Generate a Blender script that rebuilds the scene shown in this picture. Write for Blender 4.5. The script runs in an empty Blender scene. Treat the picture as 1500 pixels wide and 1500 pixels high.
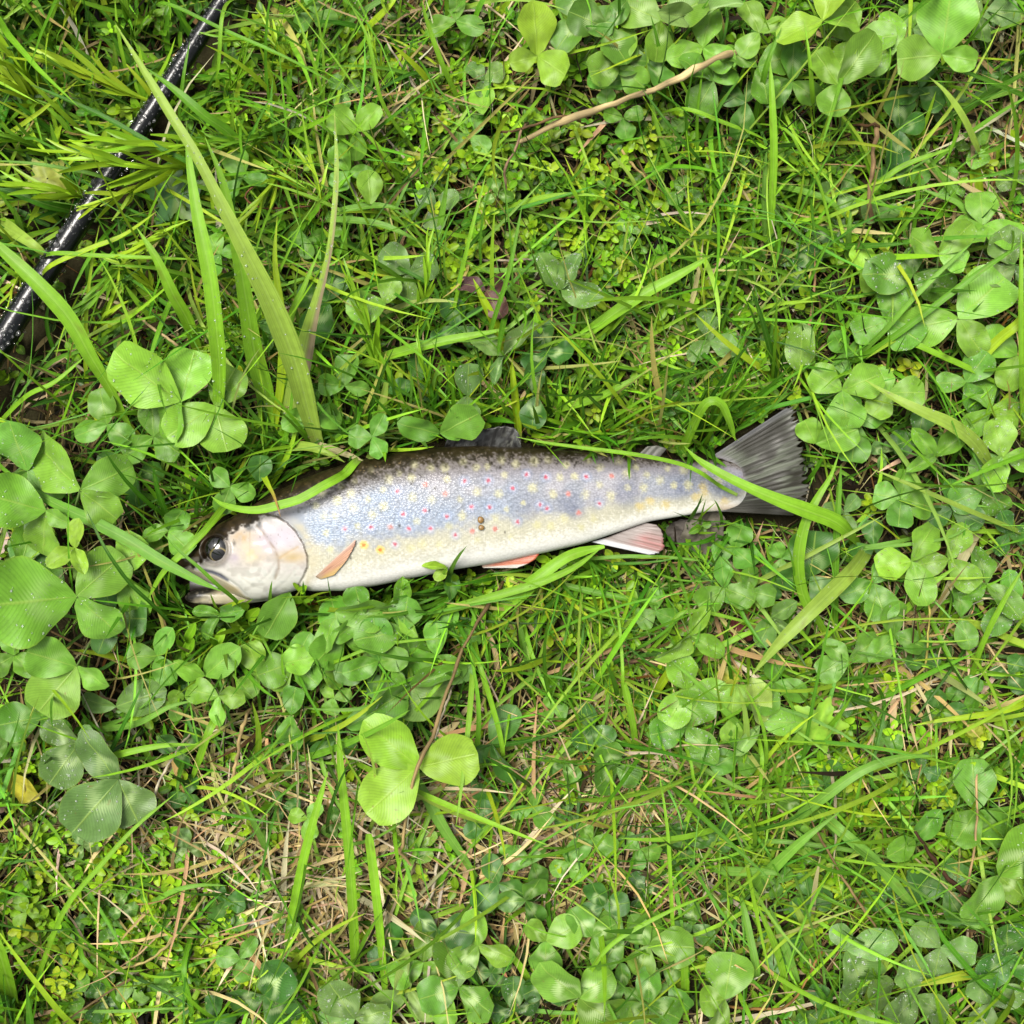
import bpy, math, random
import numpy as np
from mathutils import Matrix, Vector

# ------------------------------------------------------------------ camera, sky, sun, exposure
sc = bpy.context.scene
H = 0.58            # camera height over the soil, metres
W = 0.46            # width of soil the frame takes in, metres
PX = W / 1500.0
cam_data = bpy.data.cameras.new('camera')
cam = bpy.data.objects.new('camera', cam_data)
sc.collection.objects.link(cam)
cam.location = (0, 0, H)
cam.rotation_euler = (0, 0, 0)
cam_data.sensor_width = 36
cam_data.lens = 36 * H / W
cam_data.clip_start = 0.01
cam_data.clip_end = 200
sc.camera = cam

SUN_EL, SUN_AZ = 70, 140      # degrees; azimuth counter-clockwise from +x (light comes from the upper left)
world = bpy.data.worlds.new('World'); sc.world = world
world.use_nodes = True
wn = world.node_tree.nodes; wl = world.node_tree.links
sky = wn.new('ShaderNodeTexSky'); sky.sky_type = 'NISHITA'; sky.sun_disc = False
sky.sun_elevation = math.radians(SUN_EL)
sky.sun_rotation = math.radians(90 - SUN_AZ)
sky.air_density = 1.0; sky.dust_density = 5.0; sky.ozone_density = 0.5
hsv = wn.new('ShaderNodeHueSaturation'); hsv.inputs['Saturation'].default_value = 0.15   # cloud cover greys the sky
wl.new(sky.outputs[0], hsv.inputs['Color'])
wl.new(hsv.outputs[0], wn['Background'].inputs['Color'])
wn['Background'].inputs['Strength'].default_value = 0.05

sun_data = bpy.data.lights.new('sun', 'SUN')
sun_data.energy = 1.5; sun_data.angle = math.radians(24); sun_data.color = (1.0, 0.95, 0.86)
sun = bpy.data.objects.new('sun', sun_data); sc.collection.objects.link(sun)
sd = Vector((math.cos(math.radians(SUN_AZ)) * math.cos(math.radians(SUN_EL)), math.sin(math.radians(SUN_AZ)) * math.cos(math.radians(SUN_EL)), math.sin(math.radians(SUN_EL))))
sun.rotation_euler = sd.to_track_quat('Z', 'Y').to_euler()
sun.location = sd * 3

sc.view_settings.view_transform = 'Standard'
sc.view_settings.look = 'None'
sc.view_settings.gamma = 1.0
sc.view_settings.use_curve_mapping = False
sc.view_settings.exposure = 2.12
sc.render.engine = 'CYCLES'
sc.cycles.max_bounces = 8
sc.cycles.diffuse_bounces = 2
sc.cycles.glossy_bounces = 3
sc.cycles.transmission_bounces = 6
sc.cycles.transparent_max_bounces = 6
sc.cycles.sample_clamp_indirect = 4
sc.cycles.use_denoising = True

# ------------------------------------------------------------------ helpers
rng = np.random.default_rng(7)
rnd = random.Random(11)
COL = sc.collection
K = 0.43                        # albedo per unit of display brightness

def lin(c):
    c = np.asarray(c, float) / 255.0
    return np.where(c <= 0.04045, c / 12.92, ((c + 0.055) / 1.055) ** 2.4)

def veg(c):
    """leaf pigment: chlorophyll takes most of the blue"""
    return lin(c) * np.array([1.08, 1.04, 0.45])

def alb(r, g, b, k=K):
    return lin((r, g, b)) * k

def P(px, py, z=0.0):
    """the point at height z that lies on the sight line through a pixel of the 1500 px photograph"""
    f = (H - z) / H
    return np.array([(px - 750.0) * PX * f, (750.0 - py) * PX * f, z])

def mesh_np(name, verts, faces, mat=None, uv=None, col=None, smooth=True):
    """verts (N,3), faces (M,4) or (M,3); uv, col given per vertex"""
    verts = np.ascontiguousarray(verts, np.float32); faces = np.ascontiguousarray(faces, np.int32)
    me = bpy.data.meshes.new(name)
    n, k = faces.shape
    me.vertices.add(len(verts)); me.vertices.foreach_set('co', verts.ravel())
    me.loops.add(n * k); me.loops.foreach_set('vertex_index', faces.ravel())
    me.polygons.add(n); me.polygons.foreach_set('loop_start', np.arange(0, n * k, k, dtype=np.int32))
    me.update(calc_edges=True)
    if smooth:
        me.polygons.foreach_set('use_smooth', np.ones(n, bool))
    if uv is not None:
        l = me.uv_layers.new(name='UVMap')
        l.data.foreach_set('uv', np.ascontiguousarray(uv, np.float32)[faces.ravel()].ravel())
    if col is not None:
        col = np.asarray(col, np.float32)
        if col.shape[1] == 3:
            col = np.concatenate([col, np.ones((len(col), 1), np.float32)], 1)
        a = me.color_attributes.new('Col', 'FLOAT_COLOR', 'POINT')
        a.data.foreach_set('color', np.ascontiguousarray(col).ravel())
    if mat is not None:
        me.materials.append(mat)
    me.validate()
    return me

def link(name, me, parent=None, loc=None):
    o = bpy.data.objects.new(name, me); COL.objects.link(o)
    if parent is not None: o.parent = parent
    if loc is not None: o.location = loc
    return o

def tag(o, label=None, cat=None, group=None, kind=None):
    if label: o['label'] = label
    if cat: o['category'] = cat
    if group: o['group'] = group
    if kind: o['kind'] = kind
    return o

def catmull(pts, n):
    pts = np.asarray(pts, float)
    if len(pts) == 2:
        t = np.linspace(0, 1, n)[:, None]
        return pts[0] * (1 - t) + pts[1] * t
    q = np.vstack([2 * pts[0] - pts[1], pts, 2 * pts[-1] - pts[-2]])
    d = np.r_[0, np.cumsum(np.linalg.norm(np.diff(pts, axis=0), axis=1))]
    s = np.linspace(0, d[-1], n)
    i = np.clip(np.searchsorted(d, s, 'right') - 1, 0, len(pts) - 2)
    t = ((s - d[i]) / np.maximum(d[i + 1] - d[i], 1e-9))[:, None]
    p0, p1, p2, p3 = q[i], q[i + 1], q[i + 2], q[i + 3]
    return 0.5 * (2 * p1 + (p2 - p0) * t + (2 * p0 - 5 * p1 + 4 * p2 - p3) * t ** 2 + (3 * p1 - p0 - 3 * p2 + p3) * t ** 3)

def grid_faces(nu, nv, base=0):
    """quads of a (nu x nv) vertex grid, index = iu*nv + iv"""
    i, j = np.meshgrid(np.arange(nu - 1), np.arange(nv - 1), indexing='ij')
    a = (i * nv + j).ravel() + base
    return np.stack([a, a + 1, a + nv + 1, a + nv], 1)

def vnoise(x, y, seed=0):
    """smooth value noise in 0..1"""
    x = np.asarray(x, float); y = np.asarray(y, float)
    xi = np.floor(x).astype(np.int64); yi = np.floor(y).astype(np.int64)
    fx = x - xi; fy = y - yi
    fx = fx * fx * (3 - 2 * fx); fy = fy * fy * (3 - 2 * fy)
    def h(a, b):
        n = (a * 374761393 + b * 668265263 + seed * 1442695041) & 0xffffffff
        n = ((n ^ (n >> 13)) * 1274126177) & 0xffffffff
        return ((n ^ (n >> 16)) & 0xffff) / 65535.0
    return (h(xi, yi) * (1 - fx) + h(xi + 1, yi) * fx) * (1 - fy) + (h(xi, yi + 1) * (1 - fx) + h(xi + 1, yi + 1) * fx) * fy

def sstep(a, b, x):
    t = np.clip((x - a) / (b - a), 0, 1)
    return t * t * (3 - 2 * t)

def tube(path, radii, sides=6, cap=True):
    path = np.asarray(path, float); n = len(path)
    T = np.gradient(path, axis=0); T /= np.linalg.norm(T, axis=1)[:, None] + 1e-12
    up = np.array([0.13, 0.21, 1.0]) if abs(T[0][2]) < 0.9 else np.array([1.0, 0.2, 0.1])
    A = np.cross(T, up); A /= np.linalg.norm(A, axis=1)[:, None] + 1e-12
    B = np.cross(T, A)
    th = np.linspace(0, 2 * np.pi, sides, endpoint=False)
    r = np.broadcast_to(np.asarray(radii, float), (n,))[:, None, None]
    V = path[:, None] + r * (np.cos(th)[None, :, None] * A[:, None] + np.sin(th)[None, :, None] * B[:, None])
    i, j = np.meshgrid(np.arange(n - 1), np.arange(sides), indexing='ij')
    a = i * sides + j; b = i * sides + (j + 1) % sides
    F = np.stack([a.ravel(), b.ravel(), (b + sides).ravel(), (a + sides).ravel()], 1)
    V = V.reshape(-1, 3)
    if cap:
        c0, c1 = len(V), len(V) + 1
        V = np.vstack([V, path[:1], path[-1:]])
        j = np.arange(sides); j2 = (j + 1) % sides
        F = np.vstack([F, np.stack([j2, j, np.full(sides, c0), np.full(sides, c0)], 1)])
        e = (n - 1) * sides
        F = np.vstack([F, np.stack([e + j, e + j2, np.full(sides, c1), np.full(sides, c1)], 1)])
    return V, F

def mesh_tube(name, path, radii, sides, mat, col=None, smooth=True):
    V, F = tube(path, radii, sides, cap=False)
    n = len(path)
    uv = np.stack([np.tile(np.linspace(0, 1, sides), n), np.repeat(np.linspace(0, 1, n), sides)], 1)
    c = None
    if col is not None:
        col = np.asarray(col, float)
        c = np.broadcast_to(col, (n, 3)) if col.ndim == 1 else col
        c = np.repeat(c, sides, axis=0)
    return mesh_np(name, V, F, mat, uv, c, smooth)

# ------------------------------------------------------------------ materials
def newmat(name):
    m = bpy.data.materials.new(name); m.use_nodes = True
    nt = m.node_tree
    return m, nt, nt.nodes, nt.links, nt.nodes['Principled BSDF'], nt.nodes['Material Output']

def math_node(nt, op, a=None, b=None, clamp=False):
    n = nt.nodes.new('ShaderNodeMath'); n.operation = op; n.use_clamp = clamp
    for i, v in ((0, a), (1, b)):
        if v is None: continue
        if hasattr(v, 'links'): nt.links.new(v, n.inputs[i])
        else: n.inputs[i].default_value = v
    return n.outputs[0]

def mixcol(nt, fac, a, b, mode='MIX'):
    n = nt.nodes.new('ShaderNodeMix'); n.data_type = 'RGBA'; n.blend_type = mode
    for idx, v in ((0, fac), (6, a), (7, b)):
        if hasattr(v, 'links'): nt.links.new(v, n.inputs[idx])
        elif idx == 0: n.inputs[0].default_value = v
        else: n.inputs[idx].default_value = (*v[:3], 1)
    return n.outputs[2]

def leafy_output(m, nt, bsdf, out, col, translucency, tint=(1.25, 1.15, 0.45)):
    tr = nt.nodes.new('ShaderNodeBsdfTranslucent')
    tc = mixcol(nt, 1.0, col, tint, 'MULTIPLY')
    nt.links.new(tc, tr.inputs['Color'])
    mx = nt.nodes.new('ShaderNodeMixShader'); mx.inputs[0].default_value = translucency
    nt.links.new(bsdf.outputs[0], mx.inputs[1]); nt.links.new(tr.outputs[0], mx.inputs[2])
    nt.links.new(mx.outputs[0], out.inputs['Surface'])

def mat_blade(name, rough=0.42, transl=0.2, stripes=0.6, spec=0.22):
    """grass: colour from the blade, lengthwise veins from its width coordinate"""
    m, nt, N, L, b, out = newmat(name)
    at = N.new('ShaderNodeAttribute'); at.attribute_name = 'Col'
    uv = N.new('ShaderNodeUVMap')
    mp = N.new('ShaderNodeMapping'); mp.inputs['Scale'].default_value = (22, 1.3, 1); L.new(uv.outputs[0], mp.inputs[0])
    nz = N.new('ShaderNodeTexNoise'); nz.inputs['Scale'].default_value = 1.0; nz.inputs['Detail'].default_value = 2
    L.new(mp.outputs[0], nz.inputs['Vector'])
    tc = N.new('ShaderNodeTexCoord')
    n2 = N.new('ShaderNodeTexNoise'); n2.inputs['Scale'].default_value = 260; n2.inputs['Detail'].default_value = 3
    L.new(tc.outputs['Object'], n2.inputs['Vector'])
    f1 = math_node(nt, 'MULTIPLY_ADD', nz.outputs[0], stripes); f1.node.inputs[2].default_value = 1.0 - stripes / 2
    f2 = math_node(nt, 'MULTIPLY_ADD', n2.outputs[0], 0.5); f2.node.inputs[2].default_value = 0.75
    f = math_node(nt, 'MULTIPLY', f1, f2)
    sx = N.new('ShaderNodeSeparateXYZ'); L.new(uv.outputs[0], sx.inputs[0])
    am = math_node(nt, 'ABSOLUTE', math_node(nt, 'SUBTRACT', sx.outputs[0], 0.5))
    rib = math_node(nt, 'SUBTRACT', 1.0, math_node(nt, 'DIVIDE', am, 0.05), clamp=True)
    mp3 = N.new('ShaderNodeMapping'); mp3.inputs['Scale'].default_value = (1.2, 7, 1); L.new(uv.outputs[0], mp3.inputs[0])
    n3 = N.new('ShaderNodeTexNoise'); n3.inputs['Scale'].default_value = 1.0; n3.inputs['Detail'].default_value = 5; L.new(mp3.outputs[0], n3.inputs['Vector'])
    age = math_node(nt, 'SUBTRACT', math_node(nt, 'MULTIPLY', n3.outputs[0], 6.0), 3.5, clamp=True)
    cv = N.new('ShaderNodeCombineColor')
    for i in range(3): L.new(f, cv.inputs[i])
    col = mixcol(nt, 1.0, at.outputs['Color'], cv.outputs[0], 'MULTIPLY')
    col = mixcol(nt, math_node(nt, 'MULTIPLY', rib, 0.3), col, alb(190, 222, 120))
    col = mixcol(nt, math_node(nt, 'MULTIPLY', age, 0.3), col, alb(168, 178, 84))
    L.new(col, b.inputs['Base Color'])
    b.inputs['Roughness'].default_value = rough
    b.inputs['Specular IOR Level'].default_value = spec
    bp = N.new('ShaderNodeBump'); bp.inputs['Strength'].default_value = 0.35; bp.inputs['Distance'].default_value = 0.0004
    L.new(nz.outputs[0], bp.inputs['Height']); L.new(bp.outputs[0], b.inputs['Normal'])
    leafy_output(m, nt, b, out, col, transl)
    return m

def mat_leaf():
    """clover leaflet: colour of the object, pale chevron by the object's alpha, pinnate veins and pale midrib from UV"""
    m, nt, N, L, b, out = newmat('clover_leaf')
    oi = N.new('ShaderNodeObjectInfo')
    uv = N.new('ShaderNodeUVMap'); sp = N.new('ShaderNodeSeparateXYZ'); L.new(uv.outputs[0], sp.inputs[0])
    tc = N.new('ShaderNodeTexCoord')
    au = math_node(nt, 'ABSOLUTE', math_node(nt, 'MULTIPLY_ADD', sp.outputs[0], 2.0))
    au.node.inputs[0].links[0].from_node.inputs[2].default_value = -1.0
    v = sp.outputs[1]
    nz = N.new('ShaderNodeTexNoise'); nz.inputs['Scale'].default_value = 6; nz.inputs['Detail'].default_value = 4
    ofs = N.new('ShaderNodeVectorMath'); ofs.operation = 'ADD'
    L.new(tc.outputs['UV'], ofs.inputs[0])
    rv = N.new('ShaderNodeCombineXYZ'); r9 = math_node(nt, 'MULTIPLY', oi.outputs['Random'], 37.0)
    L.new(r9, rv.inputs[0]); L.new(r9, rv.inputs[2]); L.new(rv.outputs[0], ofs.inputs[1])
    L.new(ofs.outputs[0], nz.inputs['Vector'])
    # veins: lines leaving the midrib and bending to the tip
    ph = math_node(nt, 'SUBTRACT', v, math_node(nt, 'MULTIPLY', au, 0.32))
    vein = math_node(nt, 'SINE', math_node(nt, 'MULTIPLY', ph, 130.0))
    vein01 = math_node(nt, 'MULTIPLY_ADD', vein, 0.5); vein01.node.inputs[2].default_value = 0.5
    veinp = math_node(nt, 'POWER', vein01, 3.0)
    # chevron
    jag = math_node(nt, 'MULTIPLY_ADD', vein01, 0.07)
    L.new(math_node(nt, 'MULTIPLY', nz.outputs[0], 0.22), jag.node.inputs[2])
    arc = math_node(nt, 'SUBTRACT', 0.60, math_node(nt, 'MULTIPLY', math_node(nt, 'POWER', au, 1.4), 0.34))
    d = math_node(nt, 'ABSOLUTE', math_node(nt, 'SUBTRACT', math_node(nt, 'ADD', v, jag), arc))
    band = math_node(nt, 'SUBTRACT', 1.0, math_node(nt, 'DIVIDE', d, 0.13), clamp=True)
    band = math_node(nt, 'MULTIPLY', math_node(nt, 'SMOOTHSTEP' if False else 'POWER', band, 0.8), math_node(nt, 'SUBTRACT', 1.15, au, clamp=True))
    band = math_node(nt, 'MULTIPLY', band, oi.outputs['Alpha'])
    mid = math_node(nt, 'SUBTRACT', 1.0, math_node(nt, 'DIVIDE', au, 0.055), clamp=True)
    base = oi.outputs['Color']
    var = math_node(nt, 'MULTIPLY_ADD', nz.outputs[0], 0.75); var.node.inputs[2].default_value = 0.62
    var = math_node(nt, 'MULTIPLY', var, math_node(nt, 'MULTIPLY_ADD', veinp, -0.14))
    var.node.inputs[1].links[0].from_node.inputs[2].default_value = 1.05
    var = math_node(nt, 'MULTIPLY', var, math_node(nt, 'MULTIPLY_ADD', oi.outputs['Random'], 0.30))
    var.node.inputs[1].links[0].from_node.inputs[2].default_value = 0.86
    cv = N.new('ShaderNodeCombineColor')
    for i in range(3): L.new(var, cv.inputs[i])
    c = mixcol(nt, 1.0, base, cv.outputs[0], 'MULTIPLY')
    c = mixcol(nt, math_node(nt, 'MULTIPLY', band, 0.85), c, alb(206, 234, 160, 0.5))
    c = mixcol(nt, math_node(nt, 'MULTIPLY', mid, 0.5), c, alb(190, 224, 100))
    n5 = N.new('ShaderNodeTexNoise'); n5.inputs['Scale'].default_value = 9; n5.inputs['Detail'].default_value = 3
    L.new(ofs.outputs[0], n5.inputs['Vector'])
    scar = math_node(nt, 'MULTIPLY', math_node(nt, 'SUBTRACT', math_node(nt, 'MULTIPLY', n5.outputs[0], 9.0), 6.0, clamp=True), math_node(nt, 'SUBTRACT', math_node(nt, 'MULTIPLY', oi.outputs['Random'], 2.0), 0.7, clamp=True))
    c = mixcol(nt, math_node(nt, 'MULTIPLY', scar, 0.8), c, alb(150, 128, 70))
    # the serrate rim is a touch yellower
    rim = math_node(nt, 'SUBTRACT', math_node(nt, 'MULTIPLY', au, 12.0), 11.2, clamp=True)
    c = mixcol(nt, math_node(nt, 'MULTIPLY', rim, 0.35), c, alb(170, 195, 60))
    L.new(c, b.inputs['Base Color'])
    b.inputs['Roughness'].default_value = 0.42
    b.inputs['Specular IOR Level'].default_value = 0.25
    b.inputs['Sheen Weight'].default_value = 0.04
    bp = N.new('ShaderNodeBump'); bp.inputs['Strength'].default_value = 0.3; bp.inputs['Distance'].default_value = 0.0005
    hh = math_node(nt, 'ADD', math_node(nt, 'MULTIPLY', veinp, -0.18), math_node(nt, 'MULTIPLY', mid, -1.0))
    hh = math_node(nt, 'ADD', hh, math_node(nt, 'MULTIPLY', nz.outputs[0], 0.8))
    L.new(hh, bp.inputs['Height']); L.new(bp.outputs[0], b.inputs['Normal'])
    leafy_output(m, nt, b, out, c, 0.18)
    return m

def mat_simple_leaf(name, transl=0.25, rough=0.42):
    """small leaves: vertex colour with a paler midrib and rim"""
    m, nt, N, L, b, out = newmat(name)
    at = N.new('ShaderNodeAttribute'); at.attribute_name = 'Col'
    oi = N.new('ShaderNodeObjectInfo')
    uv = N.new('ShaderNodeUVMap'); sp = N.new('ShaderNodeSeparateXYZ'); L.new(uv.outputs[0], sp.inputs[0])
    au = math_node(nt, 'ABSOLUTE', math_node(nt, 'MULTIPLY_ADD', sp.outputs[0], 2.0))
    au.node.inputs[0].links[0].from_node.inputs[2].default_value = -1.0
    mid = math_node(nt, 'SUBTRACT', 1.0, math_node(nt, 'DIVIDE', au, 0.16), clamp=True)
    rim = math_node(nt, 'SUBTRACT', math_node(nt, 'MULTIPLY', au, 5.0), 4.0, clamp=True)
    tc = N.new('ShaderNodeTexCoord')
    n2 = N.new('ShaderNodeTexNoise'); n2.inputs['Scale'].default_value = 420; n2.inputs['Detail'].default_value = 2
    L.new(tc.outputs['Object'], n2.inputs['Vector'])
    f2 = math_node(nt, 'MULTIPLY_ADD', n2.outputs[0], 0.6); f2.node.inputs[2].default_value = 0.7
    cv = N.new('ShaderNodeCombineColor')
    for i in range(3): L.new(f2, cv.inputs[i])
    c = mixcol(nt, 1.0, at.outputs['Color'], cv.outputs[0], 'MULTIPLY')
    c = mixcol(nt, 1.0, c, oi.outputs['Color'], 'MULTIPLY')
    c = mixcol(nt, math_node(nt, 'MULTIPLY', mid, 0.35), c, alb(190, 220, 80))
    c = mixcol(nt, math_node(nt, 'MULTIPLY', rim, 0.25), c, alb(195, 220, 80))
    L.new(c, b.inputs['Base Color'])
    b.inputs['Roughness'].default_value = rough; b.inputs['Specular IOR Level'].default_value = 0.2
    leafy_output(m, nt, b, out, c, transl)
    return m

def mat_dry(name='dry_straw', rough=0.65):
    m, nt, N, L, b, out = newmat(name)
    at = N.new('ShaderNodeAttribute'); at.attribute_name = 'Col'
    uv = N.new('ShaderNodeUVMap')
    mp = N.new('ShaderNodeMapping'); mp.inputs['Scale'].default_value = (9, 5, 1); L.new(uv.outputs[0], mp.inputs[0])
    nz = N.new('ShaderNodeTexNoise'); nz.inputs['Scale'].default_value = 1.0; nz.inputs['Detail'].default_value = 4
    L.new(mp.outputs[0], nz.inputs['Vector'])
    f = math_node(nt, 'MULTIPLY_ADD', nz.outputs[0], 1.1); f.node.inputs[2].default_value = 0.45
    cv = N.new('ShaderNodeCombineColor')
    for i in range(3): L.new(f, cv.inputs[i])
    c = mixcol(nt, 1.0, at.outputs['Color'], cv.outputs[0], 'MULTIPLY')
    L.new(c, b.inputs['Base Color'])
    b.inputs['Roughness'].default_value = rough; b.inputs['Specular IOR Level'].default_value = 0.12
    bp = N.new('ShaderNodeBump'); bp.inputs['Strength'].default_value = 0.5; bp.inputs['Distance'].default_value = 0.0005
    L.new(nz.outputs[0], bp.inputs['Height']); L.new(bp.outputs[0], b.inputs['Normal'])
    return m

def mat_water():
    m, nt, N, L, b, out = newmat('water_drop')
    b.inputs['Base Color'].default_value = (1, 1, 1, 1)
    b.inputs['Transmission Weight'].default_value = 1.0
    b.inputs['Roughness'].default_value = 0.02
    b.inputs['IOR'].default_value = 1.33
    return m

def mat_mist():
    """fine mist beads on hairy leaves: milky, half clear"""
    m, nt, N, L, b, out = newmat('mist_drop')
    b.inputs['Base Color'].default_value = (0.9, 0.95, 0.88, 1)
    b.inputs['Transmission Weight'].default_value = 0.86
    b.inputs['Roughness'].default_value = 0.12
    b.inputs['IOR'].default_value = 1.33
    return m

M_BLADE = mat_blade('grass_blade', stripes=1.1)
M_FINE = mat_blade('fine_grass', stripes=0.2, transl=0.12)
M_LEAF = mat_leaf()
M_SMALL = mat_simple_leaf('small_leaf', 0.12)
M_SHOOT = mat_simple_leaf('shoot_leaf', 0.2, 0.4)
M_DRY = mat_dry()
M_WATER = mat_water()
M_MIST = mat_mist()
M_BEAD = mat_mist(); M_BEAD.name = 'rain_bead'
_b = M_BEAD.node_tree.nodes['Principled BSDF']; _b.inputs['Transmission Weight'].default_value = 0.975; _b.inputs['Roughness'].default_value = 0.03; _b.inputs['Base Color'].default_value = (1, 1, 1, 1)

# ------------------------------------------------------------------ ground
def build_ground():
    m, nt, N, L, b, out = newmat('soil')
    tc = N.new('ShaderNodeTexCoord')
    n1 = N.new('ShaderNodeTexNoise'); n1.inputs['Scale'].default_value = 60; n1.inputs['Detail'].default_value = 8
    n2 = N.new('ShaderNodeTexNoise'); n2.inputs['Scale'].default_value = 400; n2.inputs['Detail'].default_value = 4
    L.new(tc.outputs['Object'], n1.inputs['Vector']); L.new(tc.outputs['Object'], n2.inputs['Vector'])
    c = mixcol(nt, n1.outputs[0], (0.008, 0.006, 0.003), (0.03, 0.022, 0.012))
    c = mixcol(nt, math_node(nt, 'MULTIPLY', n2.outputs[0], 0.5), c, (0.025, 0.03, 0.01))
    L.new(c, b.inputs['Base Color']); b.inputs['Roughness'].default_value = 0.9; b.inputs['Specular IOR Level'].default_value = 0.05
    bp = N.new('ShaderNodeBump'); bp.inputs['Strength'].default_value = 0.8; bp.inputs['Distance'].default_value = 0.002
    L.new(n2.outputs[0], bp.inputs['Height']); L.new(bp.outputs[0], b.inputs['Normal'])
    a = np.r_[-60, -20, -6, -2, -1.2, np.linspace(-0.8, 0.8, 161), 1.2, 2, 6, 20, 60]
    X, Y = np.meshgrid(a, a, indexing='ij')
    Z = (vnoise(X * 18 + 50, Y * 18 + 50, 3) - 0.5) * 0.006 + (vnoise(X * 90 + 50, Y * 90 + 50, 4) - 0.5) * 0.004 - 0.003
    me = mesh_np('ground', np.stack([X, Y, Z], 2).reshape(-1, 3), grid_faces(len(a), len(a))[:, ::-1], m)
    tag(link('ground', me), 'dark damp soil showing between the grass stems', kind='structure')
build_ground()

# ------------------------------------------------------------------ trout: measured outline (photo pixels), loft, relief, pigment
TOP = np.array([(262, 822), (268, 810), (280, 799), (297, 785), (320, 768), (352, 751), (385, 732), (412, 717), (440, 703), (480, 688), (530, 673), (590, 661),
                (640, 655), (700, 653), (760, 655), (800, 658), (850, 662), (900, 666), (950, 670), (1000, 674), (1040, 673), (1075, 676), (1094, 690), (1103, 712)], float)
BOT = np.array([(262, 828), (280, 838), (300, 849), (330, 864), (352, 874), (370, 880), (392, 878), (420, 870), (441, 862), (456, 866), (507, 865), (557, 857), (607, 846),
                (673, 833), (730, 824), (787, 812), (853, 797), (900, 781), (950, 764), (987, 758), (1033, 750), (1062, 748), (1085, 740), (1103, 714)], float)

def smooth_interp(P2, x, r=7):
    xs = np.arange(P2[0, 0], P2[-1, 0] + 0.5, 1.0)
    ys = np.interp(xs, P2[:, 0], P2[:, 1])
    k = np.exp(-0.5 * (np.arange(-3 * r, 3 * r + 1) / r) ** 2); k /= k.sum()
    pad = np.r_[2 * ys[0] - ys[3 * r:0:-1], ys, 2 * ys[-1] - ys[-2:-3 * r - 2:-1]]
    return np.interp(x, xs, np.convolve(pad, k, 'valid'))

def fish_yt(x): return smooth_interp(TOP, x)
def fish_yb(x): return smooth_interp(BOT, x, 5)
def fish_zc(x): return np.interp(x, [262, 330, 450, 700, 900, 1040, 1103], [0.0175, 0.0185, 0.0195, 0.0195, 0.0175, 0.0155, 0.0158])
def fish_k(x): return np.interp(x, [262, 275, 300, 340, 420, 520, 700, 900, 1000, 1045, 1075, 1090, 1103], [0.9, 0.85, 0.74, 0.64, 0.58, 0.56, 0.55, 0.5, 0.43, 0.3, 0.17, 0.10, 0.04])
FP = 2.6

def fish_t(x): return fish_k(x) * 0.5 * (fish_yb(x) - fish_yt(x)) * PX * 0.967

TAIL_POLY = np.array([(1040, 668), (1100, 628), (1162, 588), (1172, 620), (1180, 660), (1190, 705), (1192, 735), (1178, 766), (1120, 756), (1050, 753)], float)
SIDE_FINS = [np.array([(645, 660), (655, 636), (693, 628), (755, 622), (765, 658)], float), np.array([(925, 672), (955, 650), (978, 656), (965, 674)], float),
             np.array([(700, 820), (790, 808), (780, 824), (715, 836)], float), np.array([(860, 790), (948, 764), (972, 772), (973, 810), (950, 817), (880, 800)], float)]

def in_poly(px, py, poly):
    inside = np.zeros(np.shape(px), bool)
    n = len(poly)
    for i in range(n):
        x0, y0 = poly[i]; x1, y1 = poly[(i + 1) % n]
        if y0 == y1: continue
        c = ((y0 > py) != (y1 > py)) & (px < (x1 - x0) * (py - y0) / (y1 - y0) + x0)
        inside ^= c
    return inside

def fish_top(w):
    """height of the fish's upper skin over world points w (...,3); 0 where there is no fish"""
    w = np.asarray(w, float)
    f = (H - 0.018) / H
    px = w[..., 0] / (PX * f) + 750; py = 750 - w[..., 1] / (PX * f)
    xx = np.clip(px, 262, 1103)
    yt, yb = fish_yt(xx), fish_yb(xx)
    yb = np.where((px > 268) & (px < 390), 888, yb)
    v = (py - yt) / np.maximum(yb - yt, 1)
    m = 4.0 / np.maximum(yb - yt, 8)
    inb = (px > 258) & (px < 1105) & (v > -m) & (v < 1 + m)
    s = np.clip(1 - np.abs(2 * np.clip(v, 0, 1) - 1) ** FP, 0, 1) ** (1 / FP)
    z = np.where(inb, fish_zc(xx) + fish_t(xx) * s + 0.001, 0.0)
    z = np.where(in_poly(px, py, TAIL_POLY), np.maximum(z, 0.0185), z)
    for q in SIDE_FINS:
        z = np.where(in_poly(px, py, q), np.maximum(z, 0.0235), z)
    return z

ROD_A, ROD_B = (-420, 1140), (700, -600)
ROD_PTS = [(-420, 1180), (-160, 765), (17, 477), (100, 350), (213, 178), (323, 6), (480, -240), (700, -590)]
ROD_Z = [0.019, 0.020, 0.021, 0.021, 0.020, 0.019, 0.018, 0.016]
ROD_PATH = catmull([P(a, b, z) for (a, b), z in zip(ROD_PTS, ROD_Z)], 160)
ROD_R = np.interp(ROD_PATH[:, 1], [-0.13, 0.03, 0.083, 0.175, 0.23, 0.41], [0.0061, 0.0056, 0.0053, 0.0042, 0.0037, 0.0027])

def rod_hit(w, extra=0.0008):
    w = np.asarray(w, float)
    a, b = ROD_PATH[:-1:8], ROD_PATH[8::8]
    n = min(len(a), len(b))
    hit = np.zeros(w.shape[:-1], bool)
    for i in range(n):
        d = b[i] - a[i]
        t = np.clip(((w - a[i]) @ d) / (d @ d), 0, 1)
        dist = np.linalg.norm(w - a[i] - t[..., None] * d, axis=-1)
        hit |= dist < ROD_R[min(i * 8 + 4, len(ROD_R) - 1)] + extra
    return hit

def rod_over(w):
    """true for points over or in the rod, whatever their height"""
    w = np.array(w, float); w[..., 2] = 0.0195
    return rod_hit(w, 0.001)

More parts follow.
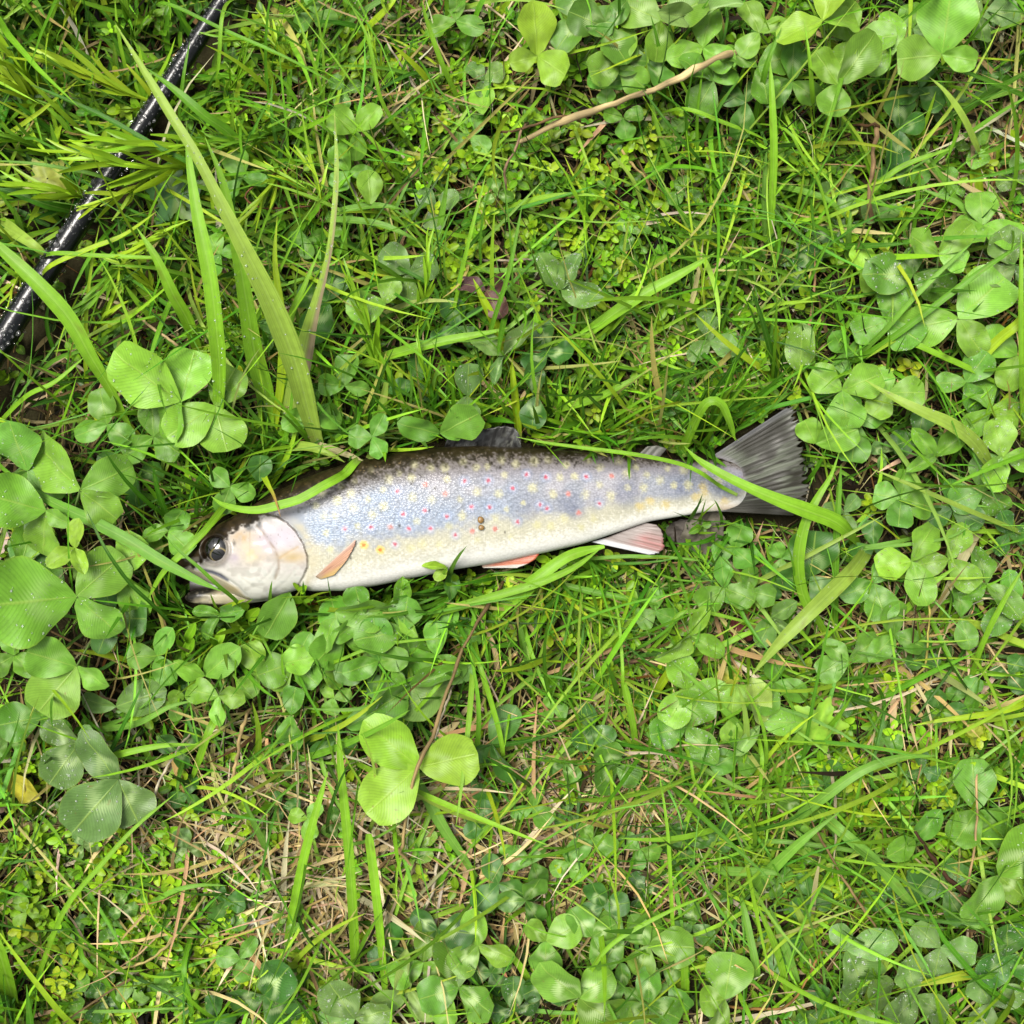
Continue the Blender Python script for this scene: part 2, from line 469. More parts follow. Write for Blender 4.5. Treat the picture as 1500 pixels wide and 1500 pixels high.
def blocked(w):
    """true where points lie inside the trout or the rod"""
    t = fish_top(w)
    return ((t > 0) & (w[..., 2] < t)) | rod_hit(w)

def polydist(px, py, poly):
    """distance to a polyline and which side (+ : to the image-left of its direction of travel, seen y down)"""
    best = np.full(px.shape, 1e9); side = np.zeros(px.shape)
    poly = np.asarray(poly, float)
    for (x0, y0), (x1, y1) in zip(poly[:-1], poly[1:]):
        dx, dy = x1 - x0, y1 - y0
        t = np.clip(((px - x0) * dx + (py - y0) * dy) / (dx * dx + dy * dy), 0, 1)
        d = np.hypot(px - x0 - t * dx, py - y0 - t * dy)
        s = np.sign(dx * (py - y0) - dy * (px - x0))
        u = d < best
        best = np.where(u, d, best); side = np.where(u, s, side)
    return best, side

GILL = [(386, 752), (400, 754), (414, 757), (428, 765), (441, 778), (452, 796), (458, 814), (457, 829), (450, 843), (441, 856), (434, 868)]
PREOP = [(384, 770), (394, 780), (403, 792), (411, 804), (416, 817), (416, 830), (410, 846)]
MAX_T = [(292, 832), (308, 834), (324, 839), (340, 847), (354, 857), (366, 870)]
EYE = (320.5, 804.0)

RED = [(587, 720), (595, 753), (626, 748), (512, 774), (549, 772), (603, 774), (634, 774), (657, 756), (669, 783), (682, 706), (716, 705), (692, 743), (718, 743), (751, 716), (771, 696),
       (758, 764), (790, 740), (799, 700), (857, 699), (800, 745), (876, 738), (583, 796)]
PINK = [(577, 771), (655, 724), (726, 774), (693, 777), (831, 724), (894, 698), (846, 751), (626, 711)]
ORANGE = [(539, 797), (562, 804)]
YEL = [(545, 732), (566, 718), (567, 742), (524, 744), (530, 770), (485, 780), (501, 733), (608, 729), (636, 732), (614, 763), (657, 703), (606, 701), (700, 721), (731, 724), (676, 732), (679, 756),
       (739, 697), (780, 715), (766, 737), (742, 746), (786, 769), (622, 796), (646, 797), (606, 802), (491, 803), (748, 786), (715, 685), (699, 686), (654, 687), (589, 695), (755, 681), (574, 703),
       (634, 686), (520, 724), (498, 756), (482, 756), (551, 753), (726, 759), (819, 700), (840, 699), (876, 711), (856, 725), (809, 724), (806, 770), (825, 760), (868, 760), (893, 726), (917, 715),
       (916, 694), (945, 696), (965, 704), (940, 715), (985, 711), (1006, 711), (1051, 705), (976, 687), (929, 685), (877, 686), (828, 682), (802, 674), (782, 676), (860, 674), (905, 676), (1000, 688),
       (548, 690), (525, 706), (505, 712), (470, 740), (478, 722), (680, 678), (735, 675), (610, 682), (1030, 690), (700, 790), (660, 770), (850, 772)]
GOLD = [(950, 734), (973, 739), (1028, 713), (1030, 722), (1017, 728), (1060, 735), (935, 742)]
PARR = [(916, 722, 20, 24, 0.8), (995, 714, 26, 20, 0.9), (832, 736, 18, 20, 0.7), (842, 751, 14, 10, 0.8), (1058, 724, 20, 13, 1.0), (770, 742, 20, 22, 0.45), (1085, 715, 14, 24, 0.7), (870, 735, 12, 16, 0.4)]
BLUE = [(530, 765, 60, 22), (600, 762, 40, 22), (655, 756, 24, 20), (500, 780, 40, 25), (725, 745, 30, 25), (560, 730, 50, 25), (470, 775, 30, 25)]

def trout_pigment(px, py, v, jaw):
    n1 = vnoise(px / 6.0, py / 5.0, 1); n2 = vnoise(px / 2.6, py / 2.2, 2); n3 = vnoise(px / 28.0, py / 20.0, 5); n4 = vnoise(px / 1.7, py / 1.7, 9)
    def mix(c, d, f): return c + (np.asarray(d) - c) * f[:, None]
    one = np.ones(len(px))
    c = np.repeat(lin((170, 174, 184))[None], len(px), 0)
    c = mix(c, lin((190, 188, 194)), sstep(0.42, 0.75, n3) * 0.8)
    c = mix(c, lin((158, 152, 160)), sstep(0.36, 0.2, v) * 0.7)
    for x, y, rx, ry in BLUE:
        c = mix(c, lin((158, 175, 198)), np.exp(-((px - x) / rx) ** 2 - ((py - y) / ry) ** 2) * 0.75)
    # flank to belly
    vv = v + (n1 - 0.5) * 0.07 + (n3 - 0.5) * 0.12
    c = mix(c, lin((200, 198, 178)), sstep(0.56, 0.72, vv))
    c = mix(c, lin((214, 211, 186)), sstep(0.6, 0.8, vv) * (0.75 + 0.25 * n2))
    c = mix(c, lin((250, 248, 232)), sstep(0.5, 0.9, n4 * 0.6 + n2 * 0.4) * sstep(0.5, 0.7, v) * 0.4)
    c = mix(c, lin((246, 245, 238)) * 1.15, sstep(0.74, 0.95, v + (n2 - 0.5) * 0.08))
    for x, y, rx, ry, a in PARR:
        c = mix(c, lin((104, 114, 144)), np.exp(-(((px - x) / rx) ** 2 + ((py - y) / ry) ** 2) ** 1.5) * a * 0.7 * (0.55 + 0.6 * n1).clip(0, 1))
    # dark wet back, breaking up into specks
    vb = np.interp(px, [262, 480, 560, 700, 850, 950, 1040, 1103], [0.18, 0.19, 0.17, 0.13, 0.09, 0.07, 0.05, 0.02])
    dark = sstep(vb + 0.09, vb - 0.07, v + (n1 - 0.5) * 0.09 + (n2 - 0.5) * 0.12 + (n4 - 0.5) * 0.10)
    c = mix(c, lin((112, 100, 80)), sstep(vb + 0.16, vb, v) * 0.6)
    dk = lin((58, 50, 28)) * (0.4 + 0.9 * n1[:, None]) + lin((150, 124, 64)) * (sstep(0.62, 0.9, n4 * 0.5 + n2 * 0.5) * sstep(0.03, 0.12, v))[:, None] * 0.7
    c = c + (dk - c) * dark[:, None]
    # spots
    w1 = (n4 - 0.5) * 4.2 + (n2 - 0.5) * 2.0
    for x, y in YEL:
        rr = 0.75 + 0.5 * ((x * 7 + y * 13) % 17) / 17.0
        d = np.hypot(px - x, (py - y) * 0.95) / rr + w1
        c = mix(c, lin((226, 222, 170)), sstep(8.2, 1.4, d) * (0.5 + 0.25 * ((x * 3 + y * 5) % 11) / 11.0) * (1 - 0.8 * dark))
    for x, y in GOLD:
        d = np.hypot((px - x) * 0.9, py - y) + w1
        c = mix(c, lin((228, 206, 124)), sstep(9.5, 2.0, d) * 0.6)
    for x, y in RED:
        d = np.hypot(px - x, py - y) + w1 * 0.5
        c = mix(c, lin((148, 168, 208)), sstep(11.5, 5.0, d) * 0.3)
        c = mix(c, lin((236, 226, 236)), sstep(6.5, 3.4, d) * 0.45)
        c = mix(c, lin((206, 62, 92)), sstep(3.9, 1.2, d) * 0.85)
    for x, y in PINK:
        d = np.hypot(px - x, py - y) + w1 * 0.5
        c = mix(c, lin((222, 206, 204)), sstep(7.5, 4.0, d) * 0.35)
        c = mix(c, lin((224, 132, 118)), sstep(4.4, 2.0, d) * 0.8)
    for x, y in ORANGE:
        d = np.hypot(px - x, py - y) + w1 * 0.4
        c = mix(c, lin((240, 216, 120)), sstep(8.0, 4.5, d) * 0.85)
        c = mix(c, lin((224, 134, 60)), sstep(3.4, 1.8, d) * 0.9)
    # caudal fleshy end
    c = mix(c, lin((214, 196, 172)), np.exp(-((px - 1062) / 30) ** 2 - ((py - 745) / 8) ** 2) * 0.9)
    c = mix(c, lin((168, 60, 80)), np.exp(-((px - 1097) / 9) ** 2 - ((py - 699) / 1.8) ** 2) * 0.8)
    # scales: pale diagonal cross-hatch with a 3 px pitch
    ss = (np.sin((px * 0.8 + py) * 1.5) * np.sin((px * 0.8 - py) * 1.5))
    sm = sstep(440, 462, px) * (1 - dark) * sstep(0.98, 0.75, v)
    c = c * (1 + (ss * 0.12 + (n4 - 0.5) * 0.14) * sm)[:, None]
    # cream band behind the gill cover
    gd, gs = polydist(px, py, GILL)
    head = ((gs > 0) & (px < 460) & (py > 700)) | (px < 384) | jaw
    band = np.where(~head, np.exp(-((gd - 9) / 8) ** 2), 0) * sstep(752, 775, py)
    c = mix(c, lin((214, 206, 176)), band * 0.85 * (0.6 + 0.5 * n1).clip(0, 1))
    # ---- head
    h = np.repeat(lin((208, 202, 196))[None], len(px), 0) * (0.82 + 0.26 * n1 + 0.16 * n2)[:, None]
    h = mix(h, lin((214, 206, 216)), np.exp(-((px - 425) / 24) ** 2 - ((py - 785) / 22) ** 2))
    h = mix(h, lin((202, 188, 204)), np.exp(-((px - 394) / 14) ** 2 - ((py - 797) / 18) ** 2) * 0.8)
    h = mix(h, lin((202, 168, 112)), np.exp(-((px - 364) / 18) ** 2 - ((py - 786) / 10) ** 2) * 0.8 * (0.4 + 0.9 * n1).clip(0, 1))
    h = mix(h, lin((214, 198, 144)), np.exp(-((px - 378) / 20) ** 2 - ((py - 810) / 15) ** 2) * 0.8 * (0.4 + 0.8 * n1).clip(0, 1))
    h = mix(h, lin((208, 182, 122)), np.exp(-((px - 436) / 22) ** 2 - ((py - 814) / 9) ** 2) * 0.85)
    h = mix(h, lin((192, 176, 196)), np.exp(-((px - 352) / 9) ** 2 - ((py - 816) / 7) ** 2) * 0.6)
    h = mix(h, lin((230, 230, 218)), sstep(822, 852, py + (n1 - 0.5) * 14) * 0.95)
    h = mix(h, lin((200, 204, 196)), sstep(0.55, 0.8, n1) * sstep(815, 835, py) * 0.5)
    # white stripe under the eye, slate fold, tan jaw plate
    h = mix(h, lin((234, 230, 220)), np.exp(-(polydist(px, py, [(293, 827), (315, 830), (338, 837), (356, 846)])[0] / 5) ** 2))
    h = mix(h, lin((70, 74, 96)), np.exp(-(polydist(px, py, [(300, 833.5), (318, 837), (330, 842), (340, 848)])[0] / np.interp(px, [298, 330, 345], [1.6, 4.0, 1.5])) ** 2) * 0.95)
    md, ms = polydist(px, py, MAX_T)
    plate = (ms > 0) & (px < 370)
    h = mix(h, lin((216, 204, 168)), np.where(plate, sstep(1, 5, md), 0) * 0.9)
    h = mix(h, lin((204, 182, 120)), np.where(plate, np.exp(-((px - 335) / 26) ** 2 - ((py - 862) / 6) ** 2), 0) * 0.7)
    # dark crown and snout
    yd = np.interp(px, [262, 288, 292, 300, 330, 345, 372, 392, 402, 420, 470], [838, 833, 826, 824, 800, 779, 770, 758, 752, 742, 716])
    hd = sstep(5, -4, py - yd + (n1 - 0.5) * 12 + (n2 - 0.5) * 7)
    hk = lin((58, 46, 28)) * (0.45 + 1.0 * n1[:, None])
    h = h + (hk - h) * hd[:, None]
    h = mix(h, lin((96, 100, 104)), np.exp(-(polydist(px, py, [(372, 774), (381, 771), (388, 769)])[0] / 4.5) ** 2) * 0.75)
    h = mix(h, lin((90, 74, 50)), np.where(hd > 0.3, 0, 1) * np.exp(-((np.hypot(px - EYE[0], py - EYE[1]) - 22) / 4) ** 2) * 0.6)
    h = mix(h, lin((60, 54, 50)), np.exp(-((px - 351) / 3) ** 2 - ((py - 795) / 4) ** 2) * 0.7)
    h = mix(h, lin((84, 70, 52)), sstep(0.74, 0.9, n2 * 0.6 + n4 * 0.4) * sstep(815, 775, py) * 0.55)
    h = mix(h, lin((176, 172, 160)), sstep(0.6, 0.8, vnoise(px / 9 + py / 22, py / 7, 17)) * sstep(800, 830, py) * 0.45)
    # preopercle and gill edge
    h = mix(h, lin((138, 112, 74)), np.exp(-(polydist(px, py, PREOP)[0] / 1.9) ** 2) * 0.5 * (0.4 + n1))
    h = mix(h, lin((196, 168, 120)), np.exp(-(polydist(px, py, [(418, 816), (430, 808), (444, 800)])[0] / 2.0) ** 2) * 0.6)
    h = mix(h, lin((208, 206, 196)), np.exp(-(polydist(px, py, [(395, 860), (415, 846), (434, 826)])[0] / 2.0) ** 2) * 0.7)
    for k, q in enumerate(([(388, 850), (402, 838), (412, 822)], [(400, 868), (424, 850), (440, 832)], [(362, 845), (378, 856), (396, 862)])):
        h = mix(h, lin((178, 178, 162)), np.exp(-(polydist(px, py, q)[0] / 2.0) ** 2) * 0.25)
    # lower jaw: white with a black lip at its tip
    jb = np.where(jaw, sstep(336, 302, px + (n1 - 0.5) * 12 + (py - 868) * 2.6), 0)
    h = mix(h, lin((14, 13, 14)), jb * 0.97)
    h = mix(h, lin((120, 112, 96)), np.where(jaw, sstep(0.72, 0.85, n2) * sstep(340, 290, px), 0) * 0.6)
    c = np.where(head[:, None], h, c)
    c = mix(c, lin((104, 88, 64)), np.exp(-(gd / 1.3) ** 2) * sstep(748, 754, py) * 0.75 * (~jaw) * (0.35 + 0.9 * n1) * sstep(866, 846, py))
    # little flecks of dirt
    for x, y, r in ((607, 708, 2.2), (632, 748, 1.4), (590, 770, 1.8), (520, 816, 1.3), (501, 774, 1.0), (740, 779, 1.2), (640, 716, 1.5), (836, 676, 2.2), (857, 675, 2.4), (1030, 696, 2.5)):
        c = mix(c, lin((52, 46, 36)), np.exp(-((px - x) / r) ** 2 - ((py - y) / (r * 1.6)) ** 2) * 0.9)
    return c * 0.43

def trout_mat(name, scales):
    m, nt, N, L, b, out = newmat(name)
    at = N.new('ShaderNodeAttribute'); at.attribute_name = 'Col'
    b.inputs['Roughness'].default_value = 0.42
    b.inputs['Specular IOR Level'].default_value = 0.16
    b.inputs['Coat Weight'].default_value = 0.12; b.inputs['Coat Roughness'].default_value = 0.06
    b.inputs['Subsurface Weight'].default_value = 0.0
    if scales:
        tc = N.new('ShaderNodeTexCoord')
        vo = N.new('ShaderNodeTexVoronoi'); vo.inputs['Scale'].default_value = 1080
        mp = N.new('ShaderNodeMapping'); mp.inputs['Scale'].default_value = (0.8, 1.15, 1); mp.inputs['Rotation'].default_value = (0, 0, 0.1)
        L.new(tc.outputs['Object'], mp.inputs[0]); L.new(mp.outputs[0], vo.inputs['Vector'])
        nz = N.new('ShaderNodeTexNoise'); nz.inputs['Scale'].default_value = 130; nz.inputs['Detail'].default_value = 4
        L.new(tc.outputs['Object'], nz.inputs['Vector'])
        h = math_node(nt, 'ADD', math_node(nt, 'MULTIPLY', math_node(nt, 'MULTIPLY', vo.outputs['Distance'], at.outputs['Alpha']), 0.7), math_node(nt, 'MULTIPLY', nz.outputs[0], 0.25))
        bp = N.new('ShaderNodeBump'); bp.inputs['Strength'].default_value = 0.32; bp.inputs['Distance'].default_value = 0.0006
        L.new(h, bp.inputs['Height']); L.new(bp.outputs[0], b.inputs['Normal'])
        L.new(bp.outputs[0], b.inputs['Coat Normal'])
        # each scale is pale in its middle and greyer at its rim
        sc_ = math_node(nt, 'MULTIPLY_ADD', math_node(nt, 'SUBTRACT', 0.5, vo.outputs['Distance']), 0.65); sc_.node.inputs[2].default_value = 1.0
        fs = math_node(nt, 'MULTIPLY_ADD', math_node(nt, 'SUBTRACT', sc_, 1.0), at.outputs['Alpha']); fs.node.inputs[2].default_value = 1.0
        cv = N.new('ShaderNodeCombineColor')
        for i in range(3): L.new(fs, cv.inputs[i])
        L.new(mixcol(nt, 1.0, at.outputs['Color'], cv.outputs[0], 'MULTIPLY'), b.inputs['Base Color'])
    return m

def fin_mat():
    m, nt, N, L, b, out = newmat('wet_fin')
    at = N.new('ShaderNodeAttribute'); at.attribute_name = 'Col'
    L.new(at.outputs['Color'], b.inputs['Base Color'])
    b.inputs['Roughness'].default_value = 0.4
    b.inputs['Specular IOR Level'].default_value = 0.3
    b.inputs['Coat Weight'].default_value = 0.08; b.inputs['Coat Roughness'].default_value = 0.12
    uv = N.new('ShaderNodeUVMap')
    mp = N.new('ShaderNodeMapping'); mp.inputs['Scale'].default_value = (46, 2.2, 1); L.new(uv.outputs[0], mp.inputs[0])
    nz = N.new('ShaderNodeTexNoise'); nz.inputs['Scale'].default_value = 1.0; nz.inputs['Detail'].default_value = 3
    L.new(mp.outputs[0], nz.inputs['Vector'])
    bp = N.new('ShaderNodeBump'); bp.inputs['Strength'].default_value = 0.35; bp.inputs['Distance'].default_value = 0.0004
    L.new(nz.outputs[0], bp.inputs['Height']); L.new(bp.outputs[0], b.inputs['Normal']); L.new(bp.outputs[0], b.inputs['Coat Normal'])
    leafy_output(m, nt, b, out, at.outputs['Color'], 0.2, (1, 1, 1))
    return m

def build_trout():
    root = bpy.data.objects.new('trout', None); COL.objects.link(root)
    base = P(690, 765, 0.0); root.location = base
    tag(root, 'spotted silvery brook trout lying on its side in the grass', 'fish')
    M = trout_mat('trout_skin', True)
    # one body mesh: trunk and head loft, then the lower jaw loft rooted inside the head
    ns, nt_, nb = 640, 150, 50
    u = np.linspace(0, 1, ns)
    x = 262 + (1103 - 262) * u
    x[:30] = 262 + (x[30] - 262) * (np.linspace(0, 1, 30, endpoint=False) ** 1.6)
    th = np.r_[np.linspace(0, np.pi, nt_, endpoint=False), np.linspace(np.pi, 2 * np.pi, nb, endpoint=False)]
    def loft(x, yt, yb, zc, t, p):
        v = (1 - np.cos(th)) / 2
        up = np.where(th < np.pi, 1.0, -1.0)
        s = np.clip(1 - np.abs(2 * v - 1) ** p, 0, 1) ** (1 / p)
        PXX = np.repeat(x[:, None], len(th), 1)
        PYY = yt[:, None] + (yb - yt)[:, None] * v[None]
        ZZ = zc[:, None] + t[:, None] * (s * up)[None]
        return PXX, PYY, ZZ, np.repeat(v[None], len(x), 0), np.repeat(up[None], len(x), 0), np.repeat(zc[:, None], len(th), 1)
    def ringfaces(ns, nr, off):
        i, j = np.meshgrid(np.arange(ns - 1), np.arange(nr), indexing='ij')
        a = i * nr + j; b = i * nr + (j + 1) % nr
        return np.stack([a.ravel(), (a + nr).ravel(), (b + nr).ravel(), b.ravel()], 1) + off
    yt, yb = fish_yt(x), fish_yb(x)
    A = loft(x, yt, yb, fish_zc(x), fish_t(x), FP)
    xj = np.linspace(271, 425, 90)
    jt = np.interp(xj, [271, 276, 290, 320, 350, 425], [874, 868, 863, 862, 858, 850]); jbm = np.interp(xj, [271, 276, 285, 320, 352, 392, 425], [877, 881.5, 883.5, 885.5, 886, 880, 868])
    B = loft(xj, jt, jbm, np.interp(xj, [271, 425], [0.0170, 0.0180]), 1.0 * 0.5 * (jbm - jt) * PX, 2.1)
    px = np.r_[A[0].ravel(), B[0].ravel()]; py = np.r_[A[1].ravel(), B[1].ravel()]; z = np.r_[A[2].ravel(), B[2].ravel()]
    v = np.r_[A[3].ravel(), B[3].ravel()]; up = np.r_[A[4].ravel(), B[4].ravel()]; zc = np.r_[A[5].ravel(), B[5].ravel()]
    jaw = np.r_[np.zeros(A[0].size, bool), np.ones(B[0].size, bool)]
    F = np.vstack([ringfaces(ns, len(th), 0), ringfaces(len(xj), len(th), A[0].size)])
    # relief of the head
    edge = np.clip(np.minimum(v, 1 - v) * 6, 0, 1)
    gd, gs = polydist(px, py, GILL)
    on = (py > 735) & (px > 375) & (px < 500)
    dz = np.where(on & (gs > 0), 0.0010 * np.exp(-gd / 22), 0) + np.where(on & (gs <= 0), -0.0007 * np.exp(-gd / 7), 0)
    hx = px < 460
    dz += np.where(hx, -0.0003 * np.exp(-(polydist(px, py, PREOP)[0] / 3.0) ** 2), 0)
    md, ms = polydist(px, py, MAX_T)
    dz += np.where(hx, -0.0007 * np.exp(-(md / 2.4) ** 2), 0) + np.where((px < 372) & (ms > 0), 0.0006 * sstep(0, 6, md), 0)
    for q in ([(388, 850), (402, 838), (412, 822)], [(400, 868), (424, 850), (440, 832)], [(362, 845), (378, 856), (396, 862)], [(418, 816), (430, 808), (444, 800)]):
        dz += np.where(hx, -0.00012 * np.exp(-(polydist(px, py, q)[0] / 2.0) ** 2), 0)
    ed = np.hypot(px - EYE[0], (py - EYE[1]))
    dz += 0.0008 * np.exp(-((ed - 23) / 4) ** 2) - 0.0022 * sstep(21, 15, ed)
    dz += 0.00035 * (vnoise(px / 14, py / 10, 12) - 0.5) * sstep(470, 440, px)
    dz += -0.0006 * np.exp(-((px - 292) / 3) ** 2 - ((py - 800) / 2.4) ** 2)          # nostril
    dz = np.where(jaw, 0, dz) * edge
    dz += 0.0007 * (vnoise(px / 60, py / 35, 21) - 0.5) * edge                         # soft unevenness of the flank
    # the pectoral girdle fold and a slack belly line
    dz += -0.0004 * np.exp(-(polydist(px, py, [(470, 848), (520, 845), (600, 826), (700, 808)])[0] / 7) ** 2) * edge
    z = z + dz * up
    f = (H - zc) / H
    V = np.stack([(px - 750) * PX * f, (750 - py) * PX * f, z], 1) - base
    col = np.concatenate([trout_pigment(px, py, v, jaw), (sstep(445, 466, px) * ~jaw * sstep(0.08, 0.3, v) * (1 - 0.65 * sstep(0.5, 0.7, v)))[:, None]], 1)
    body = link('body', mesh_np('trout_body', V, F, M, None, col), root)
    # mouth lining between the jaws
    mm, nt2, N2, L2, b2, o2 = newmat('mouth_flesh'); b2.inputs['Base Color'].default_value = (0.012, 0.006, 0.004, 1); b2.inputs['Roughness'].default_value = 0.3
    xm = np.linspace(276, 372, 24); mt = np.interp(xm, [276, 300, 340, 372], [846, 851, 862, 868]); mb = np.interp(xm, [276, 300, 340, 372], [866, 866, 872, 874])
    C = loft(xm, mt - 6, mb + 5, np.full(24, 0.0105), np.full(24, 0.0018), 2.0)
    Vm = np.stack([(C[0].ravel() - 750) * PX * 0.975, (750 - C[1].ravel()) * PX * 0.975, C[2].ravel()], 1) - base
    link('mouth_lining', mesh_np('mouth_lining', Vm, ringfaces(24, len(th), 0), mm), root)
    # eye: ball with a gold-rimmed black pupil looking down and forward
    em, nt3, N3, L3, b3, o3 = newmat('trout_eye')
    at = N3.new('ShaderNodeAttribute'); at.attribute_name = 'Col'; L3.new(at.outputs['Color'], b3.inputs['Base Color'])
    b3.inputs['Roughness'].default_value = 0.12; b3.inputs['Coat Weight'].default_value = 0.45; b3.inputs['Coat Roughness'].default_value = 0.02
    ezc = float(fish_zc(np.array([320.0]))[0]); et = float(fish_t(np.array([320.0]))[0])
    rx = 20.0 * PX * 0.94
    a, bb = np.meshgrid(np.linspace(0, np.pi / 2, 60), np.linspace(0, 2 * np.pi, 96, endpoint=False), indexing='ij')
    ex, ey, ez = np.sin(a) * np.cos(bb), np.sin(a) * np.sin(bb), np.cos(a)
    ec = P(EYE[0], EYE[1], ezc + et * 0.72)
    Ve = np.stack([ex * rx * 1.05, ey * rx, ez * rx * 0.55], 2).reshape(-1, 3) + ec - base
    nr = 96
    i, j = np.meshgrid(np.arange(59), np.arange(nr), indexing='ij')
    q1 = i * nr + j; q2 = i * nr + (j + 1) % nr
    Fe = np.stack([q1.ravel(), (q1 + nr).ravel(), (q2 + nr).ravel(), q2.ravel()], 1)
    exx, eyy = ex.ravel() * 19.5, -ey.ravel() * 18.5
    pd = np.hypot((exx - 1.5), (eyy - 8.5) * 1.12)
    ce = np.repeat(lin((30, 28, 25))[None], len(exx), 0) * (0.5 + vnoise(exx / 3, eyy / 3, 4))[:, None]
    rim = sstep(15.5, 18.5, np.hypot(exx, eyy))
    ce = ce + (lin((70, 62, 54)) - ce) * (rim * 0.6)[:, None]
    gr = np.exp(-((pd - 11.3) / 1.3) ** 2)
    ce = ce + (lin((196, 178, 120)) - ce) * (gr * 0.9)[:, None]
    ce = np.where((pd < 10.0)[:, None], 0.003, ce * 0.3)
    eye = link('eye', mesh_np('trout_eye', Ve, Fe, em, None, ce), root)
    eye['label'] = 'dark round eye with a thin gold ring round the pupil'
    # ---- fins
    FM = fin_mat()
    def fin(name, basel, tipl, nr, ns, zb, zt, colour, wave=0.0004, rough=0.02, thick=0.00035, seed=1, hug=False):
        bpt = catmull(np.array(basel, float), nr); tpt = catmull(np.array(tipl, float), nr)
        s = np.linspace(0, 1, ns)[None, :, None]
        r = np.linspace(0, 1, nr)
        jag = (vnoise(r * nr / 1.5, 0 * r, seed) - 0.5) * rough * 2
        ss = s * (1 + jag[:, None, None] * s)
        G = bpt[:, None] * (1 - ss) + tpt[:, None] * ss
        zz = zb + (zt - zb) * s[..., 0] + wave * np.sin(r * nr * 1.1)[:, None] * np.sqrt(s[..., 0]) + 0.0012 * (vnoise(G[..., 0] / 25, G[..., 1] / 25, seed + 3) - 0.5) * s[..., 0]
        px, py = G[..., 0].ravel(), G[..., 1].ravel()
        f = (H - zz.ravel()) / H
        V = np.stack([(px - 750) * PX * f, (750 - py) * PX * f, zz.ravel()], 1)
        if hug:
            V[:, 2] = np.maximum(fish_top(V) - 0.0004 + 0.0008 * np.repeat(s[0, :, 0][None], nr, 0).ravel(), 0.0)
        R = np.repeat(r[:, None], ns, 1).ravel(); S = np.repeat(s[0, :, 0][None], nr, 0).ravel()
        c = colour(R, S, px, py) * (0.46 if name == 'tail_fin' else 0.4)
        o = link(name, mesh_np(name, V - base, grid_faces(nr, ns), FM, np.stack([R, S], 1), c), root)
        md = o.modifiers.new('Solidify', 'SOLIDIFY'); md.thickness = thick; md.offset = 0
        return o
    def c_tail(R, S, px, py):
        st = vnoise(R * 36, S * 3.2, 31); st2 = vnoise(R * 80, S * 5, 33); pt = vnoise(R * 9, S * 4, 35)
        c = np.repeat(lin((116, 122, 104))[None], len(R), 0)
        c = c + (lin((74, 80, 64)) - c) * (st2 * 0.8)[:, None]
        dark = sstep(0.52, 0.70, st * 0.65 + pt * 0.45)
        dark = np.maximum(dark, sstep(0.16, 0.10, np.abs(R - 0.16) + (st - 0.5) * 0.14) * sstep(0.12, 0.3, S) * 0.95 * sstep(1.05, 0.75, S))
        dark = np.maximum(dark, sstep(0.66, 0.8, R + (st - 0.5) * 0.2) * 0.95)
        dark = np.maximum(dark, sstep(0.7, 1.0, S + (st2 - 0.5) * 0.4) * 0.7)
        dark = np.maximum(dark, sstep(0.1, 0.02, R) * 0.6)
        dark = np.maximum(dark, sstep(0.14, 0.02, np.abs(S - 0.14)) * sstep(0.45, 0.6, R) * st)
        c = c + (lin((40, 36, 22)) - c) * (dark * 0.95)[:, None]
        c = c + (lin((140, 140, 146)) - c) * (sstep(0.07, 0.01, R) * 0.5)[:, None]
        c = c + (lin((158, 152, 160)) - c) * (sstep(0.12, 0.0, S) * 0.7)[:, None]
        return c
    tail = fin('tail_fin', [(1040, 670), (1062, 674), (1080, 690), (1087, 712), (1078, 734), (1050, 749)], [(1160, 592), (1165, 614), (1172, 636), (1174, 660), (1176, 684), (1180, 706), (1180, 730), (1168, 756)],
               120, 40, 0.0160, 0.0165, c_tail, wave=0.00005, rough=0.08, seed=4)
    tail['label'] = 'wet grey and black tail fin with streaks'
    def c_dorsal(R, S, px, py):
        st = vnoise(R * 16, S * 3, 41); s2 = vnoise(R * 40, S * 8, 42)
        c = np.repeat(lin((84, 86, 84))[None], len(R), 0)
        c = c + (lin((26, 24, 20)) - c) * sstep(0.42, 0.62, st * 0.6 + s2 * 0.4)[:, None]
        c = c + (lin((150, 152, 140)) - c) * (sstep(0.6, 0.8, s2) * sstep(0.6, 1.0, R) * 0.8)[:, None]
        return c
    fin('dorsal_fin', [(648, 660), (690, 660), (730, 660), (764, 660)], [(656, 641), (680, 633), (712, 628), (740, 624), (757, 630), (763, 646)], 60, 16, 0.0195, 0.0215, c_dorsal, rough=0.02, wave=0.0001, seed=7)
    fin('adipose_fin', [(928, 672), (946, 674), (962, 674)], [(948, 654), (962, 653), (977, 657)], 16, 10, 0.0175, 0.019, lambda R, S, px, py: np.repeat(lin((142, 142, 132))[None], len(R), 0) * (0.8 + 0.4 * vnoise(px / 4, py / 4, 2))[:, None], rough=0.02, seed=9)
    def c_pec(R, S, px, py):
        n = vnoise(R * 14, S * 3, 51)
        c = np.repeat(lin((224, 172, 138))[None], len(R), 0)
        c = c + (lin((230, 194, 124)) - c) * (sstep(0.4, 0.9, R))[:, None]
        c = c + (lin((178, 128, 110)) - c) * (sstep(0.55, 0.75, n) * sstep(0.75, 0.3, R) * 0.6)[:, None]
        c = c + (lin((240, 206, 190)) - c) * (sstep(0.12, 0.03, R) * 0.6)[:, None]
        ray = 0.5 + 0.5 * np.sin(R * 62 + 2 * vnoise(S * 3, R * 4, 55))
        c = c * (0.98 + 0.3 * ray)[:, None]
        c = c + (lin((222, 206, 176)) - c) * (sstep(0.3, 0.0, S) * 0.6)[:, None]
        return c
